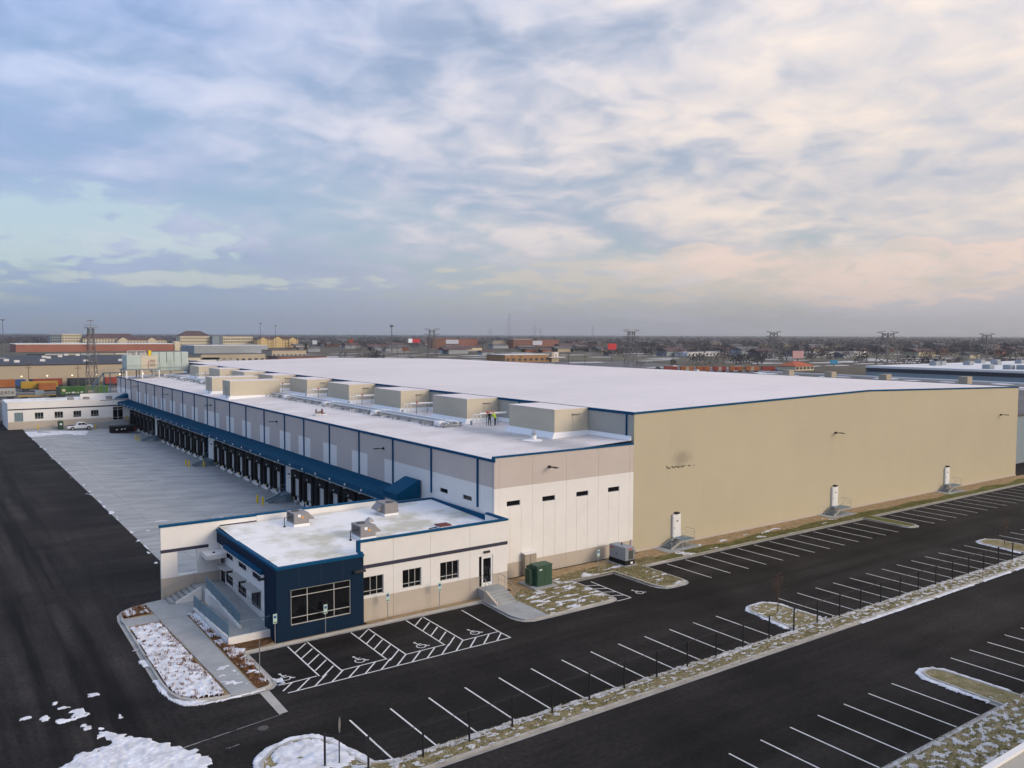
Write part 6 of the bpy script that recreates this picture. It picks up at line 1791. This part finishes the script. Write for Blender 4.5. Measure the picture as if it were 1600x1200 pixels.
for x, y, D, u in spots:
    a, b = rnd.choice(hc), rnd.choice(rc)
    col = {'f_white': 'white', 'f_cream': 'cream', 'f_tan': 'tan', 'f_grey': 'grey', 'f_brick2': 'brick'}[a]; rcol = {'f_brownroof': 'brown', 'f_greyroof': 'grey', 'f_white': 'snowy'}[b]
    dn = 'nearer' if D < 1450 else ('mid distance' if D < 2100 else 'farthest')
    t = thing('house', f'{dn} {col} house with {rcol} roof {sector(u)}', 'house', (x, y, 0), 0, f'{dn} {col} houses with {rcol} roofs {sector(u)}')
    key = (a, b)
    if key not in hw_me:
        hw_me[key] = (MB().box(-7, -5, 0, 7, 5, 4.2).mesh('wall', a), MB().extrude([(-5.6, 4.2), (5.6, 4.2), (0, 7.2)], 'x', -7.6, 7.6).mesh('roof', b))
    s_ = rnd.uniform(.9, 1.8)
    for nm, me in zip(('wall', 'roof'), hw_me[key]):
        o = put(nm, me, t); o.scale = (s_ * rnd.uniform(1, 1.8), s_, s_ * .8)
# right half
far_building('rail_shed', 'low pale shed row beyond the right part of the roof', 'shed', 690, 760, 640, 20, 4.2, 'f_white', 'f_white', (12, 1, 2.5, 2, .8, 2))
far_building('rail_shed', 'long white sheds on the right below the wooded skyline', 'shed', 780, 905, 560, 18, 5.0, 'f_white', 'f_white', (24, 1, 2, 2, 1.2, 2))
rr = far_building('restaurant', 'small restaurant with a bright orange red gabled roof', 'restaurant', 476, 496, 345, 14, 3.0, 'f_cream', 'f_orange', (5, 1, 2.6, 1.6, .8, 2), roofkind='hip', rise=3.0)
gw = far_building('grey_warehouse', 'large grey warehouse with snowy white roof and rooftop units at right', 'warehouse', 345, 530, 30, 183, 9.3, 'f_bluegrey', 'f_white', parapet=.9)
ru = MB().box(0, 0, 10.2, 4.0, 3.0, 12.0).mesh('roof_unit', 'f_grey')
rnd = random.Random(9)
for k in range(24): put('roof_unit', ru, gw, (rnd.uniform(8, 150), rnd.uniform(90, 178), 0))
dd_ = MB().box(-.2, 0, 0, -.01, 3.2, 3.8).mesh('dock_opening', 'f_grey')
for k in range(16): put('dock_opening', dd_, gw, (0, 20 + k * 9.5, 1))
q = MB(); q.box(-.12, 0, 7.6, -.01, 183, 9.3); q.build('fascia_band', 'f_darkroof', gw, local=True)
lr = far_building('low_warehouse', 'low warehouse with dark roof and snow patches just behind the beige hall', 'warehouse', 190, 322, 60, 192, 6.0, 'f_grey', 'f_greyroof')
rb = MB().box(0, 0, 6.4, 3.4, 3.2, 9.0).mesh('roof_unit', 'f_tan')
for x, y in ((298, 219), (298, 199), (297, 175), (305, 149)): put('roof_unit', rb, lr, (x - 190, y - 60, 0))
rnd = random.Random(19)
for k in range(60):
    x, y, s_ = rnd.uniform(70, 126), rnd.uniform(60, 188), rnd.uniform(1.2, 4)
    q = MB(); q.prism([(x + s_ * 1.0 * math.cos(j / 9 * 6.283) * rnd.uniform(.7, 1.2), y + s_ * 1.3 * math.sin(j / 9 * 6.283) * rnd.uniform(.7, 1.2)) for j in range(9)], 6.41, 6.46 + k * .0005); q.build('snow_patch', 'snow', lr, local=True)
q = MB(); q.box(130, 0, 6.4, 132, 192, 6.9); q.build('roof_edge', 'f_white', lr, local=True)
far_building('grey_shed', 'blue grey metal building just right of the beige hall corner', 'building', 158, 175, 71, 60, 8.8, 'f_bluegrey', 'f_greyroof')
# red rail cars
for k in range(7):
    t = thing('rail_car', f'red brown rail car in the line beyond the hall roof, {["first", "second", "third", "fourth", "fifth", "sixth", "last"][k]} from the left', 'rail car', (392 + k * 9.2, 378 - k * 5.5, 0), rad(-31), 'red rail cars in a line')
    q = MB(); q.box(-4.2, -1.4, .9, 4.2, 1.4, 3.6); q.build('body', 'c_orange' if k % 3 else 'c_red', t, local=True)
    q = MB(); q.box(-3.6, -1.2, .1, -2.0, 1.2, .9); q.box(2.0, -1.2, .1, 3.6, 1.2, .9); q.build('bogie', 'c_dark', t, local=True)
    q = MB(); q.box(-1.0, -1.45, 1.0, 1.0, -1.41, 3.3); q.build('door', 'f_tan' if k % 2 else 'c_red', t, local=True)

# ---- rail yard with containers, left
def container(loc, rz, label, m, L=12.2, stack=None, marks=None, low=0.0):
    t = thing('container', label, 'container', loc, rz)
    q = MB(); q.box(-L / 2, -1.22, low, L / 2, 1.22, low + 2.7); b = q.build('body', m, t, local=True)
    q = MB()
    k = -L / 2 + .3
    while k < L / 2 - .2:
        q.box(k, -1.27, low + .15, k + .16, -1.22, low + 2.55); k += .42
    q.build('corrugation', m, b, local=True)
    q = MB()
    for x in (-L / 2, L / 2 - .12): q.box(x, -1.29, low, x + .12, -1.215, low + 2.72)
    q.build('corner_post', m, b, local=True)
    if low > .3:
        q = MB(); q.box(-L / 2, -1.2, low - .35, L / 2, 1.2, low - .02); q.box(-L / 2 + .6, -1.1, 0, -L / 2 + 2.4, 1.1, low - .35); q.box(L / 2 - 2.4, -1.1, 0, L / 2 - .6, 1.1, low - .35); q.build('chassis', 'c_dark', t, local=True)
    return t, b
t, b = container((20.2, 341, 0), 0, 'pale grey container with dark capital letters at the left edge', 'c_grey', low=1.4)
lx = -.55
for ch, adv in (('M', 1.25), ('A', 1.05), ('E', 1.0), ('R', 1.05), ('S', 1.0), ('K', 1.0)):
    lt2 = put('letter', text_mesh('letter', ch, 1.5, 'c_dark', .02), b, (lx, -1.32, 2.15)); lt2.rotation_euler = (rad(90), 0, 0); lx += adv
container((20.4, 344.5, 3.0), 0, 'orange container standing above the grey lettered one', 'c_orange', low=1.4)
container((38, 383, 0), 0, 'yellow container on a flat car in the rail yard', 'c_yellow', 13, low=1.5)
container((40.4, 380, 0), 0, 'orange container before the yellow one', 'c_orange', 6.1, low=.9)
t, b = container((46.6, 334, 0), rad(3), 'green container with a round pale emblem and white marks', 'c_green', 16.5, low=1.9)
q = MB(); q.bar((-6.2, -1.31, 3.3), (-6.2, -1.28, 3.3), .55, 14); q.build('emblem', 'f_cream', b, local=True)
for k, w_ in enumerate((.7, .5, .9, .6, .4, .8)):
    q = MB(); q.box(-5.6 + k * .95, -1.32, 2.15 + (k % 2) * .1, -5.6 + k * .95 + w_, -1.28, 2.5 + (k % 3) * .1); q.build('print_mark', 'f_white', b, local=True)
q = MB(); q.box(1.6, -1.32, 2.1, 3.4, -1.28, 3.0); q.build('print_mark', 'f_tan', b, local=True)
q = MB(); q.box(-8.4, -1.33, 1.9, -7.2, -1.22, 4.62); q.build('dark_end', 'c_dark', b, local=True)
for k, (x, y, m, nm) in enumerate(((30, 410, 'c_blue', 'dark blue'), (44, 412, 'c_red', 'dull red'), (58, 411, 'c_dark', 'near black'), (72, 411, 'c_red', 'bright red'), (84, 410, 'c_blue', 'navy'), (97, 411, 'c_dark', 'charcoal'), (17, 410, 'c_dark', 'blackish'))):
    container((x, y, 0), 0, f'{nm} trailer box parked against the tan warehouse docks', m, 11, low=1.1)
fc = thing('flat_car', 'empty yellow grey flat car between grey and green containers', 'flat car', (33.5, 341, 0))
q = MB(); q.box(-6.5, -1.3, 1.0, 6.5, 1.3, 1.4); q.build('deck', 'c_yellow', fc, local=True)
q = MB(); q.box(-5.5, -1.2, .1, -3.5, 1.2, 1.0); q.box(3.5, -1.2, .1, 5.5, 1.2, 1.0); q.build('bogie', 'c_dark', fc, local=True)
q = MB(); q.box(-1.2, -1.2, 1.4, 1.6, 1.2, 3.0); q.build('load', 'f_bluegrey', fc, local=True)
rnd = random.Random(21)
for row, (y, x0, n_) in enumerate(((640, 60, 9), (700, 64, 9), (790, 66, 8), (900, 80, 7))):
    for k in range(n_):
        m = rnd.choice(['f_tan', 'f_white', 'f_cream', 'c_grey', 'f_tan', 'c_dark'])
        nm = {'f_tan': 'tan', 'f_white': 'white', 'f_cream': 'cream', 'c_grey': 'grey', 'c_dark': 'dark'}[m]
        t = thing('trailer', f'{nm} box trailer beyond the tan warehouse, {["nearest", "second", "third", "farthest"][row]} row, {["first", "second", "third", "fourth", "fifth", "sixth", "seventh", "eighth", "ninth"][k]} from left', 'trailer', (x0 + k * 15.2, y, 0), 0, 'box trailers in rows beyond the tan warehouse')
        q = MB(); q.box(0, 0, 1.1, 14.2, 2.5, 4.0); q.build('body', m, t, local=True)
        q = MB(); q.box(1, .2, 0, 3.4, 2.3, 1.1); q.box(11.5, .2, 0, 11.9, 2.3, 1.1); q.build('running_gear', 'c_dark', t, local=True)
t = thing('trailer', 'pale blue trailer box at the left edge behind the rear office', 'trailer', (3, 252, 0))
q = MB(); q.box(0, 0, 1.1, 13.0, 2.5, 4.0); q.build('body', 'f_bluegrey', t, local=True)
q = MB(); q.box(1, .2, 0, 3.4, 2.3, 1.1); q.box(10.5, .2, 0, 10.9, 2.3, 1.1); q.build('running_gear', 'c_dark', t, local=True)
tr_ = MB()
for y in (330, 335, 339, 344, 378, 385): tr_.box(-60, y - .8, 0, 90, y - .65, .18); tr_.box(-60, y + .65, 0, 90, y + .8, .18)
for o in (struct(tr_.build('rail_track', 'steel')),): pass

# ---- masts, pylons, poles
def mast(x, y, h, label, head='bar'):
    t = thing('light_mast', label, 'light mast', (x, y, 0))
    q = MB(); q.bar((0, 0, 0), (0, 0, h), .45, 8, .22); q.build('pole', 'lattice', t, local=True)
    q = MB(); q.box(-2.2, -.5, h, 2.2, .5, h + .7); q.box(-1.3, -.8, h - .6, 1.3, .8, h); q.build('lamp_head', 'lattice', t, local=True)
mast(68.5, 1008, 37, 'tall floodlight mast at the far left edge')
mast(419, 1252, 39, 'taller of two floodlight masts above the yellow hotel')
mast(439, 1243, 35.5, 'shorter of two floodlight masts above the yellow hotel')
t = thing('cell_tower', 'thin cell tower with a bulky head above the hall roof', 'tower', (511, 1000, 0))
q = MB(); q.bar((0, 0, 0), (0, 0, 33), .8, 8, .5); q.build('pole', 'lattice', t, local=True)
q = MB(); q.bar((0, 0, 33), (0, 0, 36), 2.4, 8, 2.4); q.build('antenna_head', 'lattice', t, local=True)
def pylon(x, y, h, w, label, wide=True, rz=-.3):
    t = thing('lattice_pylon', label, 'pylon', (x, y, 0), rz)
    q = MB()
    top = w * .42
    def c(z): return (w / 2) * (1 - z / h) + top / 2 * (z / h)
    lv = [0, h * .22, h * .42, h * .6, h * .75, h * .87, h]
    r = max(.10, w * .022)
    for sx, sy in ((1, 1), (1, -1), (-1, 1), (-1, -1)):
        q.bar((sx * c(0), sy * c(0), 0), (sx * c(h), sy * c(h), h), r * 1.4, 4)
    for a, b in zip(lv[:-1], lv[1:]):
        ca, cb_ = c(a), c(b)
        for ax in (0, 1):
            for s_ in (1, -1):
                for f_ in (1, -1):
                    p0 = (f_ * ca, s_ * ca, a); p1 = (-f_ * cb_, s_ * cb_, b)
                    if ax: p0 = (p0[1], p0[0], p0[2]); p1 = (p1[1], p1[0], p1[2])
                    q.bar(p0, p1, r * .8, 4)
    q.build('lattice_body', 'lattice', t, local=True)
    if wide:
        for z, l in ((h * .80, w * 1.0), (h * .97, w * 1.1)):
            q = MB()
            for s_ in (1, -1):
                q.bar((s_ * c(z), 0, z), (s_ * (c(z) + l * .55), 0, z + h * .05), r * 1.1, 4); q.bar((s_ * c(z), 0, z + h * .07), (s_ * (c(z) + l * .55), 0, z + h * .05), r, 4)
                q.bar((s_ * c(z), 0, z - h * .05), (s_ * (c(z) + l * .3), 0, z + h * .02), r * .8, 4)
            q.build('cross_arm', 'lattice', t, local=True)
    return t
pylon(388, 678, 28, 9, 'lattice power pylon left of the brick apartments')
pylon(398, 421, 26.4, 7.5, 'lattice power pylon right of the red billboard')
pylon(716, 546, 27, 11, 'faint lattice power pylon above the orange roofed restaurant')
pylon(642, 378, 26, 13, 'broad lattice power pylon above the grey warehouse')
pylon(922, 432, 25.5, 13, 'lattice power pylon at the far right skyline')
lt_ = pylon(48.5, 325, 25.4, 3.6, 'slim steel lattice tower with platforms behind the rear office', False, .2)
for z, s_ in ((13.5, 1.9), (19.2, 1.9), (25.4, 1.7)):
    q = MB(); q.box(-s_, -s_, z, s_, s_, z + .18); q.path([(-s_, -s_, z + 1), (s_, -s_, z + 1), (s_, s_, z + 1), (-s_, s_, z + 1), (-s_, -s_, z + 1)], .05); q.build('platform', 'lattice', lt_, local=True)
q = MB(); q.bar((0, 0, 25.5), (0, 0, 28), .06, 5); q.box(-.9, -.2, 27.8, .9, .2, 28.1); q.build('antenna', 'lattice', lt_, local=True)
def utility_pole(x, y, h, label):
    t = thing('utility_pole', label, 'utility pole', (x, y, 0))
    q = MB(); q.bar((0, 0, 0), (0, 0, h), .16, 7, .11); q.build('pole', 'wood_pole', t, local=True)
    for z, l in ((h - .5, 1.3), (h - 2.0, 1.1)):
        q = MB(); q.box(-l, -.08, z, l, .08, z + .16); 
        for k in (-1, -.5, .5, 1): q.bar((k * l * .9, 0, z + .16), (k * l * .9, 0, z + .4), .06, 5)
        q.build('cross_arm', 'wood_pole', t, local=True)
utility_pole(34.5, 385, 11.5, 'wooden utility pole before the tan warehouse near the yellow container')
utility_pole(50.5, 372, 11.5, 'wooden utility pole before the tan warehouse near the green container')
for i, (u, D) in enumerate(((584, 520), (621, 560), (764, 430), (800, 400), (813, 380), (888, 420), (914, 430))):
    utility_pole(*cdir(u, D), 14, f'dark utility pole standing beyond the hall roof, {["first", "second", "third", "fourth", "fifth", "sixth", "seventh"][i]} from the left')
# ---- billboards
def billboard(x, y, h, w, bh, mats, label):
    t = thing('billboard', label, 'billboard', (x, y, 0), -.55)
    q = MB(); q.bar((0, .3, 0), (0, .3, h - bh), .5, 8); q.build('post', 'lattice', t, local=True)
    n_ = len(mats)
    for k, m in enumerate(mats):
        q = MB(); q.box(-w / 2 + w * k / n_, -.2, h - bh, -w / 2 + w * (k + 1) / n_ - .02, .2, h); q.build('panel', m, t, local=True)
    q = MB(); q.box(-w / 2, .21, h - bh - .3, w / 2, .8, h - bh); q.build('catwalk', 'lattice', t, local=True)
billboard(657, 1206, 16.5, 19, 6.5, ['bb_white', 'bb_red', 'bb_red'], 'bright digital billboard half white half red')
billboard(583, 964, 16.5, 17, 5.5, ['bb_plain'], 'pale billboard before the brick apartments')
billboard(640, 849, 16.0, 12, 5.5, ['bb_plain'], 'white billboard at the right end of the brick apartments')
billboard(499, 552, 16.0, 7.5, 5.2, ['bb_red'], 'bright red billboard above the right part of the roof')
billboard(520, 375, 12.5, 8, 5.5, ['bb_pink'], 'faded pink billboard next to the orange red roof')
billboard(541, 1196, 15.6, 7, 5.0, ['f_orange'], 'small orange sign tower above the hall roof at left')
billboard(*cdir(492, 1300), 14, 7, 6, ['bb_plain'], 'small white sign right of the yellow hotel')
billboard(*cdir(1303, 700), 4.5, 6, 3, ['bb_blue'], 'small bright blue sign in the brown field at right')
# ---- skyline of the distant city
def tower(u, D, w, h, label, setback=()):
    x, y = cdir(u, D)
    t = thing('skyscraper', label, 'skyscraper', (x, y, 0), -.5)
    q = MB(); q.box(-w / 2, -w / 2, 0, w / 2, w / 2, h); q.build('shaft', 'f_tower', t, local=True)
    z = h
    for k, (ww, hh) in enumerate(setback):
        q = MB(); q.box(-w * ww / 2, -w * ww / 2, z, w * ww / 2, w * ww / 2, z + hh); q.build('setback', 'f_tower', t, local=True); z += hh
tower(795.5, 16700, 64, 300, 'tallest dark stepped skyscraper on the hazy horizon', ((.75, 90), (.5, 60)))
for u, w, h, lab in ((766, 60, 130, 'slim and pale left of the tallest tower'), (835, 50, 190, 'left one of a slim pair'), (844, 45, 165, 'right one of a slim pair'), (926, 40, 180, 'lone thin one right of centre')):
    tower(u, 16500, w, h, f'hazy distant skyscraper, {lab}', ((.6, h * .12),))

# ---- fields, roads, snow patches between
def patch(name, pts, z, m): return struct((lambda k: (k.poly([(x, y, z) for x, y in pts]), k.build(name, m))[1])(MB()))
patch('far_lot', [(-200, 264), (140, 264), (230, 330), (120, 415), (-200, 415)], .02, 'road_far')
patch('far_lot', [(120, 600), (320, 610), (330, 740), (60, 740)], .02, 'road_far')
patch('far_lot', [(150, 266), (420, 266), (520, 560), (260, 640)], .03, 'f_greyroof')
patch('far_road', [(300, 640), (700, 480), (1400, 120), (1405, 132), (705, 494), (300, 655)], .05, 'road_far')
patch('far_field', [(560, 560), (1100, 250), (1700, 300), (1000, 800)], .03, 'grass_far')
patch('far_field', [(470, 600), (620, 560), (700, 760), (520, 820)], .035, 'grass_far')
rnd = random.Random(33)
q = MB()
for k in range(170):
    u = rnd.uniform(300, 1600); D = rnd.uniform(290, 1200); x, y = cdir(u, D)
    if 300 < x < 580 and 110 < y < 330: continue
    s_ = rnd.uniform(2, 9) * (D / 600)
    q.poly([(x + s_ * 2.2 * math.cos(j / 9 * 6.283) * rnd.uniform(.6, 1.2), y + s_ * math.sin(j / 9 * 6.283) * rnd.uniform(.6, 1.2), .06 + k * .0006) for j in range(9)])
tag(q.build('far_snow', 'snow_dirty'), 'thin snow patches on the fields beyond the hall', 'snow', kind='stuff')
# parked cars and trucks as small boxes with cabins beyond the hall
rnd = random.Random(44)
cm = ['car_white', 'c_dark', 'c_grey', 'c_red', 'c_blue']
for k in range(34):
    u = rnd.uniform(560, 1250); D = rnd.uniform(400, 620); x, y = cdir(u, D); m = cm[k % 5]
    nm = {'car_white': 'white', 'c_dark': 'black', 'c_grey': 'grey', 'c_red': 'red', 'c_blue': 'blue'}[m]
    t = thing('parked_car', f'tiny {nm} car parked beyond the hall {sector(u)}', 'car', (x, y, .06), rnd.choice([0, 1.57, .6]), f'{nm} cars beyond the hall {sector(u)}')
    q = MB(); q.extrude([(-2.2, .35), (-2.2, .85), (-1.4, .95), (-.9, 1.45), (.6, 1.45), (1.2, .95), (2.2, .8), (2.2, .35)], 'y', -.85, .85); q.build('body', m, t, local=True)
    q = MB()
    for xx in (-1.35, 1.35): q.bar((xx, -.88, .33), (xx, .88, .33), .33, 8)
    q.build('wheels', 'rubber', t, local=True)

# ---- woods: twiggy winter crowns with trunks, one far mass
rnd = random.Random(55)
V = []; F = []
def winter_tree(x, y, h, r, n_):
    i = len(V); V.extend([(x - .009 * h, y, 0), (x + .009 * h, y, 0), (x, y, h * .6)]); F.append((i, i + 1, i + 2))
    for _ in range(n_):
        a = rnd.uniform(0, 6.283); e = math.asin(rnd.uniform(-.8, 1)); rr = rnd.random() ** .45
        px_ = x + r * rr * math.cos(a) * math.cos(e); py_ = y + r * rr * math.sin(a) * math.cos(e); pz_ = h * .50 + h * .48 * rr * math.sin(e)
        s_ = r * rnd.uniform(.10, .26) * (1.0 if n_ < 40 else .62)
        dx_, dy_ = rnd.uniform(-1, 1), rnd.uniform(-1, 1)
        i = len(V); V.extend([(px_ - dx_ * s_, py_ - dy_ * s_, pz_ - s_ * .5), (px_ + dx_ * s_ * .4, py_ + dy_ * s_ * .4, pz_ - s_ * .3), (px_ + dx_ * s_ * .5, py_ + dy_ * s_ * .7, pz_ + s_ * 1.2)]); F.append((i, i + 1, i + 2))
built = [(o.location.x, o.location.y) for o in bpy.data.objects if o.parent is None and o.get('category') in ('hotel', 'building', 'billboard', 'store', 'restaurant', 'warehouse')]
def clear(x, y, D):
    for bx, by in built:
        ddx, ddy = bx + 20 - x, by - y
        # keep sight lines to the named buildings open
        cr = abs((bx + 20) * y - by * x) / math.hypot(bx + 20, by)
        if cr < 38 and D < math.hypot(bx, by) + 25 and D > math.hypot(bx, by) * .55: return False
    return True
cnt = 0
for D0, D1, n_, per, u0, u1 in ((620, 1000, 330, 110, 500, 1620), (1000, 1900, 2300, 46, 470, 1640), (1800, 3600, 5200, 18, -60, 1680), (3600, 9000, 7000, 10, -60, 1680), (9000, 19000, 4000, 7, -60, 1680)):
    for _ in range(n_):
        u = rnd.uniform(u0, u1); D = D0 + (D1 - D0) * rnd.random(); x, y = cdir(u, D)
        if D < 2000 and not clear(x, y, D): continue
        if D < 1000 and noise.noise((x * .004, y * .004, 3)) < -.05: continue
        k = 1 if D < 3600 else (2.0 if D < 9000 else 4.5)
        winter_tree(x, y, rnd.uniform(8, 14) * (1 if D < 9000 else 1.3), rnd.uniform(4, 7) * k, per)
me = bpy.data.meshes.new('woods'); me.from_pydata(V, [], F); me.materials.append(MATS['wood_far'])
o = bpy.data.objects.new('woods', me); COL.objects.link(o); tag(o, 'brown grey winter woods reaching to the horizon', 'woods', kind='stuff')
# single larger trees that stand out
def big_tree(x, y, h, label, m='twig', seed=1, ever=False):
    rnd_ = random.Random(seed)
    t = thing('tree', label, 'tree', (x, y, 0))
    q = MB(); q.bar((0, 0, 0), (0, 0, h * .45), h * .022, 6, h * .014)
    for k in range(8):
        a = k * 2.4; z = h * (.22 + .04 * k); q.bar((0, 0, z), (math.cos(a) * h * .22, math.sin(a) * h * .22, z + h * .28), h * .009, 4, h * .003)
    q.build('trunk', 'bark', t, local=True)
    q = MB()
    for _ in range(420):
        a = rnd_.uniform(0, 6.283); e = math.asin(rnd_.uniform(-.7, 1)); rr = rnd_.random() ** .4
        if ever: zf = rnd_.random(); R0 = h * .22 * (1 - zf) + .2; p_ = Vector((R0 * rr * math.cos(a), R0 * rr * math.sin(a), h * (.1 + .9 * zf)))
        else: p_ = Vector((h * .36 * rr * math.cos(a) * math.cos(e), h * .36 * rr * math.sin(a) * math.cos(e), h * .6 + h * .38 * rr * math.sin(e)))
        d = (p_ - Vector((0, 0, h * .35))).normalized() + Vector((rnd_.uniform(-.4, .4), rnd_.uniform(-.4, .4), rnd_.uniform(-.2, .4)))
        s_ = h * rnd_.uniform(.03, .09); w_ = d.orthogonal().normalized() * h * (.012 if not ever else .03)
        q.poly([p_ - w_, p_ + w_, p_ + d * s_])
    q.build('crown', 'evergreen' if ever else m, t, local=True)
big_tree(*cdir(453, 900), 16, 'tall bare tree before the yellow hotel', 'twig', 1)
big_tree(*cdir(478, 1000), 13, 'dark evergreen tree right of the yellow hotel', seed=2, ever=True)
big_tree(*cdir(600, 980), 15, 'bare tree left of the thin cell tower', 'twig', 3)
big_tree(*cdir(632, 960), 13, 'bare tree right of the thin cell tower', 'twig', 4)
big_tree(*cdir(560, 950), 13, 'bare tree left of the small orange sign tower', 'twig', 5)
big_tree(*cdir(1000, 560), 9, 'bushy bare tree right of the red billboard', 'twig', 6)
big_tree(*cdir(1052, 640), 10, 'dark round tree further right of the red billboard', seed=7, ever=True)
big_tree(*cdir(20, 1500), 16, 'dark tree clump at the far left skyline', seed=8)
big_tree(*cdir(60, 1450), 12, 'evergreen tree left of the cream office block', seed=9, ever=True)
big_tree(*cdir(1130, 700), 11, 'bare tree above the right end of the red rail cars', 'twig', 10)

# ------------------------------------------------------------------ air
q = MB(); q.box(-22500, -22500, -2.2, 22500, 22500, 460)
hz = q.build('haze', [])
hz.data.materials.clear()
hm = bpy.data.materials.new('haze'); hm.use_nodes = True
ht = hm.node_tree
for n in list(ht.nodes): ht.nodes.remove(n)
pv_ = ht.nodes.new('ShaderNodeVolumePrincipled'); pv_.inputs['Color'].default_value = (.92, .95, 1.0, 1); pv_.inputs['Density'].default_value = HAZE
pv_.inputs['Anisotropy'].default_value = 0.6
ho = ht.nodes.new('ShaderNodeOutputMaterial'); ht.links.new(pv_.outputs[0], ho.inputs['Volume'])
hz.data.materials.append(hm); hz['kind'] = 'stuff'; tag(hz, 'pale blue haze filling the air', 'haze')
